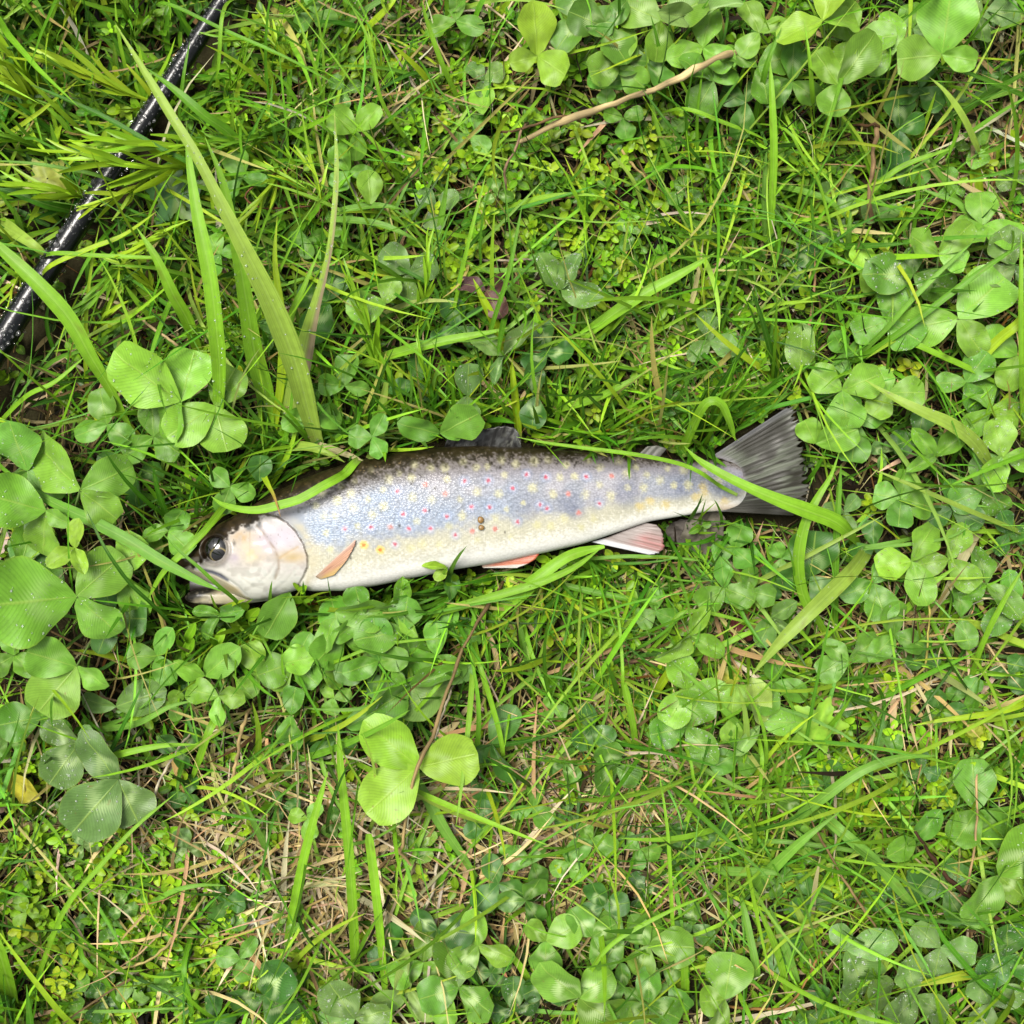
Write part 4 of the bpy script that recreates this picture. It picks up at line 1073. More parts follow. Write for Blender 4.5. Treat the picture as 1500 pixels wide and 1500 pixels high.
blade([(912, 1002), (910, 950), (905, 900), (895, 860)], 5, [3, 3, 2.6, 2], 'b', prof=EVEN)
blade([(810, 853), (867, 867), (920, 877), (972, 888)], 10, [1.2, 1.8, 2, 1.6], 'm', prof=LOB)
blade([(870, 818), (920, 815), (985, 817), (1030, 822)], 6, [1.4, 2, 2, 1.8], 'g', prof=EVEN)
blade([(700, 800 + 165), (720, 1030), (735, 1090), (740, 1150)], 8, [2.8, 2.6, 2, .6], 'b', prof=EVEN)
blade([(945, 960), (975, 930), (1010, 895), (1130, 920)], 6, [.6, 1.8, 2.2, 1.8], 'b', prof=EVEN)
blade([(1005, 960), (1050, 948), (1090, 930), (1128, 918)], 10, [1, 2, 2.2, 2], 'b', prof=LOB)
blade([(955, 1022), (980, 985), (1005, 955), (1018, 940)], 13, [0.6, 1.8, 2.4, 2.6], 'y', prof=EVEN)
blade([(1115, 1090), (1070, 1050), (1020, 1000), (980, 965)], 10, [0.8, 2.4, 3, 3], 'u', prof=LOB)
blade([(645, 1000), (610, 1040), (585, 1065)], 6, [3, 2.6, 1], 'b', prof=EVEN)
blade([(600, 1010), (540, 1035), (500, 1040), (450, 1038)], 6, [1.4, 2.6, 2.8, 2.6], 'g', prof=EVEN)
blade([(490, 970), (540, 950), (590, 940), (650, 935)], 5, [2.2, 2.8, 3, 2.6], 'b', prof=EVEN)
# -- bottom
blade([(523, 1455), (517, 1333), (510, 1233), (500, 1133), (495, 1060)], 15, [0.4, 2.4, 3.4, 4, 4.2], 'b', 'upright grass blade, left one of two standing side by side at the bottom', prof=EVEN)
blade([(568, 1495), (560, 1400), (550, 1300), (540, 1221)], 14, [0.4, 2, 3, 3.4], 'b', 'upright blunt grass blade, right one of two standing side by side at the bottom', prof=[(0, .6), (.8, 1), (.98, .9), (1, .6)])
blade([(717, 1318), (677, 1253), (650, 1213), (617, 1153), (600, 1120)], 18, [0.5, 1.4, 1.8, 2, 1.8], 'g', 'blue-grey grass blade slanting down from the three-leaved bright clover', prof=[(0, .3), (.4, .6), (.7, 1), (1, .5)])
blade([(680, 1248), (717, 1210), (770, 1160)], 10, [0.5, 1.6, 2], 'b', prof=LOB)
blade([(790, 1465), (760, 1413), (717, 1370)], 11, [0.5, 1.6, 1.8], 'b', prof=LOB)
blade([(625, 1430), (650, 1390), (690, 1350), (715, 1345)], 8, [0.6, 1.4, 1.8, 1.6], 'g', prof=LOB)
blade([(825, 1490), (860, 1430), (900, 1380), (980, 1335), (1040, 1310)], 7, [0.6, 2.6, 3.2, 3.2, 2.8], 'b', prof=EVEN)
blade([(995, 1470), (985, 1350), (978, 1220), (965, 1130)], 6, [0.4, 2.4, 3.2, 3.2], 'b', prof=EVEN)
blade([(1100, 1310), (1118, 1286), (1143, 1260), (1180, 1227), (1234, 1186)], 25, [0.5, 1.8, 2.6, 3.2, 3.4], 'u', 'broad blue-green grass blade widening at its foot, lower right', prof=[(0, .9), (.15, 1), (.4, .8), (.7, .5), (1, .03)])
blade([(1145, 1212), (1165, 1200), (1207, 1167), (1260, 1130), (1317, 1110), (1372, 1107)], 16, [1.2, 2, 2.8, 3.2, 3.2, 3], 'u', 'long curved blue-green grass blade arching over the lower right', prof=LOB)
blade([(1225, 1212), (1283, 1263), (1320, 1307), (1356, 1346)], 17, [2.6, 2.6, 2.2, 1.2], 'g', 'broad grey-green grass blade slanting down toward the dark brown stalk', prof=EVEN)
blade([(1004, 1500), (1003, 1430), (1001, 1362)], 13, [0.4, 2, 2.8], 'b', prof=LOB)
blade([(1163, 1495), (1140, 1400), (1110, 1327)], 11, [0.4, 1.8, 2.2], 'b', prof=EVEN)
blade([(1178, 1500), (1160, 1417), (1127, 1327)], 13, [0.4, 1.6, 1.8], 'g', prof=EVEN)
blade([(1108, 1425), (1098, 1370), (1088, 1325), (1080, 1300)], 12, [2, 2, 1.6, .6], 'u', prof=LOB)
blade([(1262, 1500), (1277, 1443), (1298, 1392)], 20, [0.4, 1.2, 1.6], 'p', 'thick pale grass stem segment at the bottom right', prof=[(0, .9), (1, 1)], fold=0.9)
blade([(1187, 1390), (1175, 1350), (1160, 1320)], 13, [0.6, 1.4, 1.6], 'p', prof=EVEN)
blade([(1100, 1232), (1150, 1233), (1230, 1243), (1320, 1260)], 7, [1, 2, 2.2, 1.8], 'g', prof=EVEN)
blade([(1060, 1275), (1130, 1278), (1145, 1286)], 14, [1.2, 2.4, 2.2], 'g', prof=LOB)
blade([(1160, 1088), (1230, 1090), (1310, 1100), (1400, 1120)], 6, [1.2, 2.4, 2.6, 2], 'b', prof=EVEN)
blade([(1010, 1110), (1020, 1150), (1060, 1190), (1085, 1197)], 5, [3, 2.8, 1.8, .8], 'b', prof=EVEN)
blade([(1115, 1100), (1113, 1150), (1108, 1200), (1090, 1235)], 6, [3, 2.6, 1.8, .6], 'b', prof=EVEN)
blade([(1500, 1030), (1450, 1045), (1380, 1055), (1335, 1063)], 10, [2.2, 2.8, 2.8, 2.4], 'y', prof=LOB)
blade([(1295, 1040), (1275, 1140), (1300, 1160), (1330, 1157)], 6, [2, 2.2, 2, 1.2], 'd', prof=EVEN)
blade([(1415, 1010), (1440, 940), (1470, 880), (1500, 830)], 9, [0.6, 2.6, 3.6, 4], 'b', prof=EVEN)
blade([(1275, 950), (1320, 900), (1360, 860), (1400, 830)], 10, [0.5, 1.8, 2.6, 2.8], 'b', prof=EVEN)
# -- bottom left
blade([(420, 1392), (430, 1333), (443, 1267), (460, 1200), (480, 1130)], 14, [0.4, 2, 3, 3.6, 3.8], 'b', 'upright narrow grass blade in the straw patch at the lower left', prof=EVEN)
blade([(400, 1258), (373, 1207), (347, 1147)], 12, [0.5, 2, 2.6], 'g', prof=BASEW)
blade([(47, 1462), (77, 1373), (103, 1320), (143, 1273), (197, 1213), (260, 1160)], 8, [0.5, 2.4, 3, 3.2, 3.2, 2.8], 'b', prof=EVEN)
blade([(207, 1333), (250, 1307), (290, 1297), (333, 1297)], 8, [0.8, 2, 2.2, 1.8], 'u', prof=LOB)
blade([(123, 1120), (167, 1107), (233, 1093), (294, 1090)], 11, [2, 3.2, 3.4, 3.2], 'b', 'bright grass blade lying level over the grey clover at the lower left', prof=LOB)
blade([(312, 1060), (293, 1110), (280, 1145)], 12, [2.4, 1.8, .6], 'b', prof=EVEN)
blade([(22, 1470), (14, 1447), (0, 1397), (-20, 1340)], 30, [0.6, 2, 3.6, 4.4], 'b', 'very broad bright grass blade at the lower end of the left edge', prof=LOB)
blade([(150, 1068), (200, 1060), (250, 1035), (290, 1025)], 10, [1.2, 2.2, 2.6, 2.4], 'g', prof=LOB)
blade([(270, 1415), (280, 1475), (282, 1510)], 8, [2.4, 1.8, .4], 'm', prof=EVEN)
blade([(120, 1400), (150, 1430), (170, 1465), (190, 1500)], 8, [2.4, 2.2, 1.6, .6], 'm', prof=EVEN)
blade([(100, 1480), (180, 1481), (230, 1478), (280, 1476)], 5, [1, 1.8, 1.8, 1.4], 'g', prof=EVEN)
# -- upper left long thin ones
blade([(330, 285), (287, 245), (230, 215), (150, 170), (60, 130), (45, 125)], 8, [1.6, 3.6, 4.2, 4.4, 4.2, 4], 'd', 'long dark grass stalk crossing the rod in the middle of its length', prof=EVEN)
blade([(385, 255), (340, 200), (300, 170), (260, 135), (215, 100)], 16, [1, 3, 4, 4.2, 4], 'm', 'dark green broad blade beside the longest blade where it crosses the rod', prof=LOB)
blade([(150, 260), (100, 248), (50, 240), (-10, 235)], 6, [3, 3.4, 3.4, 3.2], 'g', prof=EVEN)
blade([(330, 10), (320, 100), (310, 140)], 6, [4, 3.4, 1], 'b', prof=EVEN)
blade([(263, 180), (268, 120), (278, 60)], 6, [2, 3.4, 3.8], 'm', prof=EVEN)
blade([(240, 5), (330, 45), (420, 85), (500, 128)], 6, [3.8, 4, 4, 3.4], 'm', 'long thin dark stalk crossing the top end of the rod', prof=EVEN)
blade([(490, 225), (470, 130), (452, 70), (425, 0)], 5, [0.6, 2.6, 3.6, 4], 'b', prof=EVEN)
blade([(75, 372), (150, 375), (230, 378), (290, 380)], 7, [3.2, 3.6, 3.4, 2.8], 'b', prof=EVEN)
blade([(110, 310), (70, 300), (30, 285), (-10, 275)], 18, [1.2, 2.4, 2.8, 2.8], 'd', prof=LOB)
blade([(68, 395), (130, 365), (180, 345), (230, 310)], 8, [3.2, 3.6, 3.6, 3], 'y', prof=EVEN)
blade([(0, 620), (40, 580), (80, 560), (125, 522)], 8, [1, 2.6, 3, 3], 'b', prof=EVEN)
blade([(610, 225), (560, 150), (540, 60), (510, 0)], 6, [.6, 2.6, 3.6, 4], 'b', prof=EVEN)
blade([(680, 165), (650, 100), (625, 30), (618, 0)], 8, [.6, 2.6, 3.6, 4], 'b', prof=EVEN)
blade([(520, 58), (545, 35), (570, 10), (585, -12)], 12, [.8, 1.8, 2.4, 2.6], 'y', prof=EVEN)

# ------------------------------------------------------------------ dry stems
def stem(pts, w, zs, colr, label, name='dry_stem', cat='dry stem', colr2=None):
    n = 26
    path = lift_over(pix_path(pts, zs, n))
    r2 = np.random.default_rng(int(pts[0][0] * 7 + pts[0][1]))
    rad = w * 0.78 * PX / 2 * (0.75 + 0.5 * r2.random(n)); rad[-1] *= 0.6
    path = path + (r2.random((n, 3)) - 0.5) * w * PX * 0.4
    c = np.repeat((lin(colr) * K)[None], n, 0)
    if colr2 is not None: c = c + (lin(colr2) * K - c) * np.linspace(0, 1, n)[:, None]
    c = c * (0.5 + 0.8 * r2.random((n, 1)))
    base = path[0].copy()
    o = link(name, mesh_tube(name, path - base, rad, 6, M_DRY, c, False), None, base)
    return tag(o, label, cat, 'dry stems and straws')

TAN, BRN, PAL, RUST = (206, 180, 122), (122, 96, 62), (214, 202, 172), (176, 96, 50)
stem([(1068, 78), (1035, 95), (1000, 110), (933, 140), (850, 168), (760, 207)], 13, [3.8, 3.9, 3.8, 3.6, 3.2, 2.2], (222, 198, 142), 'long dry tan stem lying slantwise near the top of the photo')
stem([(830, 170), (790, 180), (760, 190), (730, 195)], 5, [3.0, 3.0, 2.8, 2.0], BRN, 'thin brown twig along the lower end of the tan stem')
stem([(765, 190), (752, 225), (740, 245), (742, 278)], 4.5, [2.8, 3.0, 2.8, 2.0], (168, 138, 108), 'thin curved twig hanging below the end of the tan stem')
stem([(728, 866), (713, 890), (680, 947), (665, 990), (650, 1027), (633, 1080), (610, 1127), (598, 1180), (590, 1236), (584, 1244), (603, 1267)], 6.5, [1.6, 2.6, 3.2, 3.6, 4, 4.3, 4.4, 4, 3, 2.6, 1.6], BRN, 'long brown dry stalk crossing the three-leaved bright clover below the trout', colr2=TAN)
stem([(650, 1042), (643, 1062), (637, 1082)], 4.5, [3.4, 3.6, 3.6], PAL, 'short pale splinter beside the long brown stalk')
stem([(1285, 187), (1281, 215), (1277, 250), (1274, 290), (1275, 331)], 8.5, [3.2, 3.0, 2.6, 2.2, 1.4], (158, 130, 92), 'upright brown bent straw below the large top right clovers')
stem([(1286, 186), (1270, 184), (1250, 183)], 6, [3.2, 3.0, 2.6], (96, 70, 44), 'short dark straw end at the head of the brown bent straw')
stem([(307, 1350), (340, 1350), (367, 1350), (412, 1354)], 11, [.7, .9, .9, .7], (222, 216, 200), 'thick pale stick lying level in the straw at the lower left')
stem([(150, 1371), (170, 1368), (190, 1362)], 10, [.6, .8, .7], (176, 160, 138), 'short grey stick piece left of the thick pale stick')
stem([(160, 1254), (220, 1252), (285, 1249)], 5, [.7, .9, .8], PAL, 'thin pale stick lying level above the creeping plants at the lower left')
stem([(357, 1060), (347, 1110), (338, 1158)], 7, [2.2, 2.2, 1.6], TAN, 'tan stem piece hanging below the clover at the lower left')
stem([(297, 1317), (267, 1360), (217, 1407), (150, 1424)], 5, [1.4, 2, 2, 1.4], (206, 188, 118), 'curved yellow straw above the bottom left creeping plants')
stem([(257, 1103), (233, 1147), (222, 1180), (210, 1212)], 4.5, [2.2, 2.4, 2.2, 1.4], PAL, 'thin pale straw hanging past the grey clover at the lower left')
stem([(913, 1207), (893, 1243), (867, 1302)], 6, [1.2, 1.2, .8], TAN, 'straight tan twig among the small clovers at bottom centre')
stem([(647, 1227), (640, 1270), (633, 1307), (610, 1358)], 6, [.8, 1.1, 1.1, .7], PAL, 'pale crooked straw below the three-leaved bright clover')
stem([(560, 1335), (600, 1333), (660, 1330), (700, 1325)], 7, [.5, .8, .8, .6], (150, 128, 100), 'brown stick lying level below the pale crooked straw')
stem([(1500, 1371), (1433, 1323), (1383, 1280), (1340, 1217)], 8, [1.6, 2.2, 2.6, 2.8], (84, 58, 40), 'dark brown stalk pointing up left at the bottom right')
stem([(1307, 1397), (1277, 1350), (1233, 1283), (1187, 1200)], 5, [1.2, 2.2, 2.6, 2.6], TAN, 'thin tan stalk slanting between blue-green blades at the lower right', colr2=BRN)
stem([(1407, 1311), (1420, 1283), (1430, 1217), (1430, 1133)], 4.5, [1.8, 2.4, 2.8, 2.6], (204, 172, 120), 'thin upright tan stalk above the dark brown stalk')
stem([(1060, 1472), (1110, 1478), (1160, 1468), (1200, 1400), (1202, 1395)], 5, [1.2, 1.8, 2, 1.8, 1.4], (160, 120, 66), 'bowed brown runner at the foot of the thick pale grass stem')
stem([(1250, 983), (1290, 955), (1330, 938), (1382, 929)], 5, [.8, 1.6, 1.8, 1.4], (208, 186, 112), 'bowed yellow straw right of the small clover pair below the tail')
stem([(1361, 888), (1359, 930), (1355, 975), (1340, 992)], 4, [2, 2, 1.6, 1], (206, 196, 100), 'upright yellow straw crossing the bowed yellow straw')
stem([(865, 965), (900, 966), (940, 970), (965, 974)], 9, [.7, .9, .9, .7], (136, 108, 80), 'brown stick lying level below the anal fin')
stem([(205, 465), (230, 485), (255, 502), (268, 512)], 5, [1.4, 2, 2, 1.4], (206, 182, 130), 'tan straw above the big clover left of the longest blade')
stem([(190, 697), (215, 704), (245, 718), (265, 722)], 4, [1.6, 2, 2, 1.4], TAN, 'thin tan runner above the trout head')
stem([(408, 252), (360, 285), (385, 305), (455, 302)], 3.5, [2, 2.2, 2.2, 1.8], (134, 92, 60), 'thin wiry brown twig right of the rod')
stem([(520, 150), (560, 195), (600, 240), (640, 280)], 5, [.6, .9, .9, .6], PAL, 'pale straw slanting down at the upper middle')
stem([(540, 20), (575, 75), (610, 130), (635, 165)], 4.5, [.8, 1.2, 1.2, .8], PAL, 'pale straw near the top edge left of the tan stem')
stem([(690, 380), (730, 381), (780, 380), (820, 379)], 5, [.5, .7, .7, .5], (206, 190, 162), 'pale straw lying level above the purple-brown clover')
stem([(905, 215), (930, 245), (945, 260), (955, 285)], 5, [1, 1.4, 1.4, .8], (216, 190, 120), 'short yellow straw below the middle of the tan stem')
stem([(1445, 500), (1465, 480), (1480, 462)], 4, [1, 1.6, 1.6], (196, 140, 60), 'short orange straw near the right edge')

# ------------------------------------------------------------------ clovers
def leaflet_mesh(name, w=0.8, wide=0.56, notch=0.05, fold=0.25, droop=0.12, wave=0.03, seed=0, nv=13, nu=9):
    v = np.linspace(0, 1, nv); u = np.linspace(-1, 1, nu)
    vv = v ** 0.9
    hw = np.sqrt(np.clip(1 - ((vv - wide) / np.where(vv < wide, wide, 1 - wide)) ** 2, 0, 1)) ** 0.95 * w / 2
    hw = np.where(vv < wide, hw * (0.55 + 0.45 * sstep(0, wide, vv)), hw)
    hw = np.maximum(hw, 0.012)
    r2 = np.random.default_rng(seed)
    X = hw[:, None] * u[None] * (1 + 0.03 * (r2.random((nv, nu)) - 0.5))
    Y = np.repeat(vv[:, None], nu, 1)
    Y = Y - notch * np.exp(-(X / 0.12) ** 2) * (vv[:, None] ** 10)
    # rounded shoulder: pull tip rows outward so that the end is broad
    ang = fold
    Z = np.abs(X) * math.sin(ang) * (1 - 0.35 * vv[:, None]) - droop * vv[:, None] ** 2 + 0.0
    Z = Z + wave * np.sin(vv[:, None] * 9 + seed) * (X / (w / 2)) + wave * 0.9 * (vnoise(X * 5 + seed * 3.1 + 20, Y * 5 + 20, seed) - 0.5)
    V = np.stack([X * math.cos(ang), Y, Z], 2).reshape(-1, 3)
    uv = np.stack([np.tile((u + 1) / 2, nv), np.repeat(vv, nu)], 1)
    return V, grid_faces(nv, nu)[:, ::-1], uv

LEAF = []
for i, (w, wide, notch, fold, droop, wave) in enumerate([(0.78, .56, .05, .20, .10, .055), (0.70, .54, .03, .32, .16, .06), (0.84, .58, .08, .14, .04, .06), (0.64, .52, .02, .40, .22, .055), (0.76, .55, .05, .26, .30, .07),
                                                         (0.86, .56, .04, .12, -.06, .07), (0.72, .5, .02, .85, .10, .08), (0.76, .52, .03, 1.15, .18, .09), (0.62, .5, .0, .3, .12, .08), (0.80, .57, .07, .45, .05, .09)]):
    V, F, uv = leaflet_mesh('leaflet', w, wide, notch, fold, droop, wave, i + 1)
    me = mesh_np('clover_leaflet', V, F, M_LEAF, uv)
    dews = []
    for k, (cnt, rmax) in enumerate(((36, 0.017), (90, 0.021))):
        r2 = np.random.default_rng(100 + i * 3 + k)
        G = V.reshape(13, 9, 3)
        ii = r2.integers(1, 11, cnt); jj = r2.integers(0, 8, cnt); a, b = r2.random((2, cnt, 1))
        p = (G[ii, jj] * (1 - a) + G[ii + 1, jj] * a) * (1 - b) + (G[ii, jj + 1] * (1 - a) + G[ii + 1, jj + 1] * a) * b
        nr = np.cross(G[ii, jj + 1] - G[ii, jj], G[ii + 1, jj] - G[ii, jj]); nr /= np.linalg.norm(nr, axis=1)[:, None] + 1e-9
        rad = 0.005 + (rmax - 0.005) * r2.random(cnt) ** 2.5
        if k == 1: rad[:3] = r2.uniform(0.02, 0.036, 3)
        dews.append(beads('dew', p + nr * 0.001, nr, rad, M_MIST))
    # fringe of fine pale hairs along the rim
    LEAF.append((me, V, dews))

CL_GREEN = {'b': (138, 196, 78), 'm': (112, 174, 68), 'd': (80, 138, 62), 'g': (122, 168, 100), 'y': (158, 206, 74), 'p': (160, 200, 120), 'r': (112, 78, 74), 'o': (206, 196, 70)}
SHADE_WORD = {'b': 'bright green', 'm': 'green', 'd': 'dark green', 'g': 'grey-green', 'y': 'yellow-green', 'p': 'pale green', 'r': 'purple-brown', 'o': 'yellowed'}
CLOVER_SPOTS = []

def clover(px, py, zc, shade, leaves, chev=0.35, dew=0, label=None, fold=False, lean=None, group='clovers growing round the trout', quiet=False):
    """junction pixel, height (cm), shade, leaflets [(image angle, length px)]; dew 0..2"""
    z = zc / 100.0
    f0 = None
    for attempt in range(14):
        J = P(px, py, z)
        mats = []
        bad = False
        r2 = random.Random(int(px * 13 + py * 7))
        for ang, ln in leaves:
            vi = r2.choice([6, 7, 3]) if fold else r2.choice([0, 1, 2, 3, 4, 5, 8, 9, 0, 1, 2])
            pitch = math.radians(r2.uniform(-20, 30) if not fold else r2.uniform(5, 40))
            roll = math.radians(r2.uniform(-30, 30))
            L = ln * (1.1 if ln > 45 else 1.04) * PX * (H - z) / H / max(0.8, math.cos(pitch))
            a = math.radians(ang)
            Y = Vector((math.cos(a) * math.cos(pitch), math.sin(a) * math.cos(pitch), math.sin(pitch)))
            X = Vector((math.sin(a), -math.cos(a), 0)); Z = X.cross(Y)
            X, Z = X * math.cos(roll) + Z * math.sin(roll), Z * math.cos(roll) - X * math.sin(roll)
            wsc = r2.uniform(0.95, 1.22)
            M3 = Matrix((X * L * wsc, Y * L, Z * L)).transposed()
            V = np.array(M3) @ LEAF[vi][1].T
            W3 = V.T + J
            if (W3[:, 2] < np.minimum(fish_top(W3), 0.05)).any() or rod_hit(W3).any(): bad = True
            if W3[:, 2].min() < 0.001: bad = True
            mats.append((vi, M3, ln))
        if not bad: break
        z += 0.0025
    root = bpy.data.objects.new('clover', None); COL.objects.link(root)
    r2 = random.Random(int(px * 3 + py * 17))
    la = lean if lean is not None else r2.uniform(0, 2 * math.pi)
    off = np.array([math.cos(la), math.sin(la), 0]) * min(z * 0.6, 0.014)
    base = J + off; base[2] = -0.002
    for k in range(8):                     # keep the foot out of the trout and the rod
        mid = (base + J) / 2
        if fish_top(np.array([base]))[0] > 0 or rod_hit(np.array([base, mid])).any():
            la += 0.8; base = J + np.array([math.cos(la), math.sin(la), 0]) * 0.012; base[2] = -0.002
        else: break
    root.location = base; root.empty_display_size = 0.005
    mx = max(l for _, l in leaves)
    jr = Vector(J - base)
    for vi, M3, ln in mats:
        o = bpy.data.objects.new('leaflet', LEAF[vi][0]); COL.objects.link(o); o.parent = root
        o.matrix_local = Matrix.Translation(jr) @ M3.to_4x4()
        c = (lin(CL_GREEN[shade]) * ([1, 1, 1] if shade == 'r' else [1.03, 1.0, 0.66])) * K * r2.uniform(0.88, 1.14) * (0.8 if chev > 0.6 else 1)
        c = c * np.array([r2.uniform(0.9, 1.12), 1, r2.uniform(0.8, 1.2)])
        o.color = (*c, chev * r2.uniform(0.7, 1.2))
        if dew:
            d = bpy.data.objects.new('dew', LEAF[vi][2][dew - 1]); COL.objects.link(d); d.parent = o; d['kind'] = 'stuff'
    sp = catmull(np.array([[0, 0, 0], (J - base) * [0.15, 0.15, 0.55], J - base]), 7)
    rs = max(0.00035, mx * PX * 0.018)
    o = link('stem', mesh_tube('clover_stem', sp, np.linspace(rs * 1.2, rs, 7), 5, M_DRY, lin((128, 160, 84)) * K), root)
    tag(root, label, 'clover', group)
    CLOVER_SPOTS.append((px, py, mx))
    if label is None:
        size = 'tiny' if mx < 28 else 'small' if mx < 40 else 'medium' if mx < 58 else 'large' if mx < 76 else 'very large'
        nm = {1: 'single clover leaflet', 2: 'two-leaved clover', 3: 'clover', 4: 'four-leaved clover'}[len(leaves)]
        feat = 'with folded leaflets' if fold else 'beaded with drops' if dew == 2 else 'with pale chevrons' if chev > 0.7 else ''
        later(root, f'{size} {SHADE_WORD[shade]}', nm, feat, px, py)
    return root

C = clover
# left of the head
C(265, 588, 4.2, 'b', [(147, 108), (75, 76), (239, 68)], .25, 1, 'large bright clover above left of the trout head, upper left of a touching pair')
C(315, 595, 3.6, 'b', [(216, 74), (60, 62), (285, 66)], .25, 1, 'large clover touching the bright one above the trout head, behind the upright blade')
C(157, 622, 2.6, 'm', [(100, 48), (200, 48), (325, 44)], .6, 0)
C(118, 718, 4.4, 'b', [(143, 112), (25, 76), (318, 64)], .2, 1, 'very large clover at the left edge with a round leaflet pointing right')
C(67, 748, 3.8, 'b', [(163, 74), (255, 68), (330, 40)], .2, 1, 'large clover just below the very large one at the left edge')
C(110, 803, 4.4, 'y', [(80, 40), (300, 40), (215, 38)], .1, 1, fold=True)
C(112, 874, 4.2, 'b', [(184, 110), (310, 76), (45, 82)], .35, 1, 'very large clover level with the trout jaw, longest leaflet pointing left')
C(112, 976, 3.4, 'b', [(158, 64), (232, 80), (325, 50)], .35, 0)
C(337, 713, 2.6, 'm', [(140, 36), (250, 42), (340, 38)], .15, 0, 'small neat round clover just above the trout eye')
C(380, 706, 2.4, 'd', [(85, 40)], .1, 0)
C(247, 777, 2.6, 'm', [(50, 40), (190, 40), (318, 46)], .15, 1)
C(226, 822, 2.4, 'b', [(95, 40)], .1, 0)
C(322, 900, 1.6, 'm', [(172, 38), (12, 40), (240, 40)], .1, 1, fold=True)
C(425, 868, 1.4, 'm', [(245, 66)], .1, 0)
C(60, 800, 2.0, 'd', [(200, 50), (90, 44), (300, 46)], .3, 0)
C(20, 960, 2.2, 'm', [(90, 46), (210, 50), (330, 44)], .3, 0)
C(165, 905, 2.2, 'd', [(0, 52), (110, 46), (250, 50)], .3, 0)
C(170, 1035, 1.6, 'g', [(170, 48), (20, 70)], .1, 1, fold=True)
C(230, 960, 2.0, 'm', [(60, 44), (180, 40), (300, 44)], .2, 0)
C(200, 700, 1.8, 'd', [(150, 52), (20, 40), (260, 44)], .3, 0)
# lower left
C(115, 1089, 2.8, 'g', [(142, 54), (240, 58), (40, 34)], .9, 2)
C(173, 1142, 3.2, 'g', [(122, 76), (232, 88), (292, 70)], .75, 1, 'large grey-green pale-marked clover at the lower left under a level blade')
C(320, 1020, 3.0, 'b', [(168, 50), (270, 42), (5, 42)], .4, 1)
C(426, 1047, 2.4, 'm', [(80, 44), (268, 52)], .4, 1)
C(300, 990, 2.4, 'b', [(40, 60), (150, 44)], .1, 0, fold=True)
C(387, 1458, 1.9, 'd', [(200, 62), (52, 68), (310, 62)], 1.0, 1, 'dark clover with broad pale chevrons at the bottom left of centre')
C(490, 1085, 1.4, 'd', [(90, 36), (210, 36), (330, 36)], .3, 0)
C(60, 1168, 2.2, 'o', [(160, 60)], .0, 0, 'single yellow dock-like leaf with a dark midrib at the left edge', fold=False)
C(275, 1165, 1.2, 'd', [(80, 30), (200, 30), (320, 30)], .3, 0)
C(430, 970, 2.0, 'm', [(200, 50), (60, 46), (320, 48)], .2, 1)
C(380, 985, 2.2, 'b', [(110, 46), (230, 42), (350, 46)], .15, 0)
# below the belly
C(555, 968, 2.6, 'm', [(95, 62), (10, 40), (200, 48)], .4, 1)
C(590, 925, 2.4, 'm', [(290, 68), (80, 50), (185, 60)], .3, 1, 'large clover below the belly partly under a dark blade')
C(600, 1005, 2.4, 'm', [(215, 62), (120, 52), (20, 72)], .2, 1, fold=True)
C(585, 890, 2.2, 'b', [(80, 44), (185, 82), (300, 46)], .15, 1, 'clover with a big pale folded leaflet against the trout belly', fold=True)
C(540, 985, 2.0, 'g', [(180, 46), (60, 40), (300, 42)], .2, 0)
C(660, 880, 1.8, 'd', [(85, 40)], .2, 0)
C(662, 925, 1.8, 'm', [(100, 44), (195, 42), (340, 44)], .2, 0)
C(655, 833, 2.9, 'y', [(170, 34), (220, 22)], .0, 0, "curled bright leaf scrap lying on the edge of the trout's belly", fold=True)
C(500, 930, 2.0, 'm', [(110, 54), (230, 48), (340, 48)], .25, 0)
C(613, 1123, 3.8, 'y', [(137, 94), (13, 84), (220, 88)], .45, 0, 'three-leaved bright clover below the trout crossed by a brown stalk')
C(660, 1000, 2.0, 'g', [(205, 78), (40, 40)], .1, 0)
C(720, 1090, 1.6, 'd', [(60, 60), (200, 44), (300, 60)], .2, 0, fold=True)
C(690, 1140, 1.2, 'd', [(80, 50), (190, 44), (310, 50)], .2, 0)
# bottom centre
C(867, 1066, 1.7, 'd', [(110, 36), (230, 38), (330, 36)], .7, 1)
C(903, 1124, 1.7, 'm', [(118, 42), (330, 40), (218, 42)], .7, 1)
C(780, 1264, 1.8, 'm', [(165, 42), (290, 44), (60, 34)], .7, 0)
C(868, 1228, 1.6, 'm', [(130, 30), (340, 34), (215, 40)], .5, 0)
C(833, 1264, 1.4, 'm', [(205, 30), (325, 30), (80, 28)], .5, 0)
C(937, 1244, 1.5, 'm', [(145, 34), (345, 34), (260, 30)], .5, 0)
C(730, 1294, 1.6, 'd', [(110, 44), (225, 46), (340, 44)], .5, 0)
C(745, 1257, 1.3, 'b', [(100, 22), (230, 22), (340, 20)], .1, 0)
C(585, 1315, 1.2, 'y', [(130, 26), (30, 28), (260, 26)], .1, 0)
C(640, 1362, 2.0, 'd', [(5, 48), (150, 44), (260, 46)], 1.0, 0)
C(672, 1447, 2.4, 'm', [(100, 80), (188, 56), (330, 54)], 1.0, 1, 'medium clover with bold pale marks at bottom centre, largest leaflet upright')
C(800, 1378, 2.2, 'b', [(133, 40), (28, 52), (268, 54)], 1.0, 0, 'bright clover with one leaflet pointing straight down at bottom centre')
C(868, 1372, 2.2, 'm', [(125, 46), (300, 48), (30, 40)], 1.0, 0)
C(883, 1328, 1.9, 'd', [(115, 42), (10, 40), (205, 38)], .9, 0)
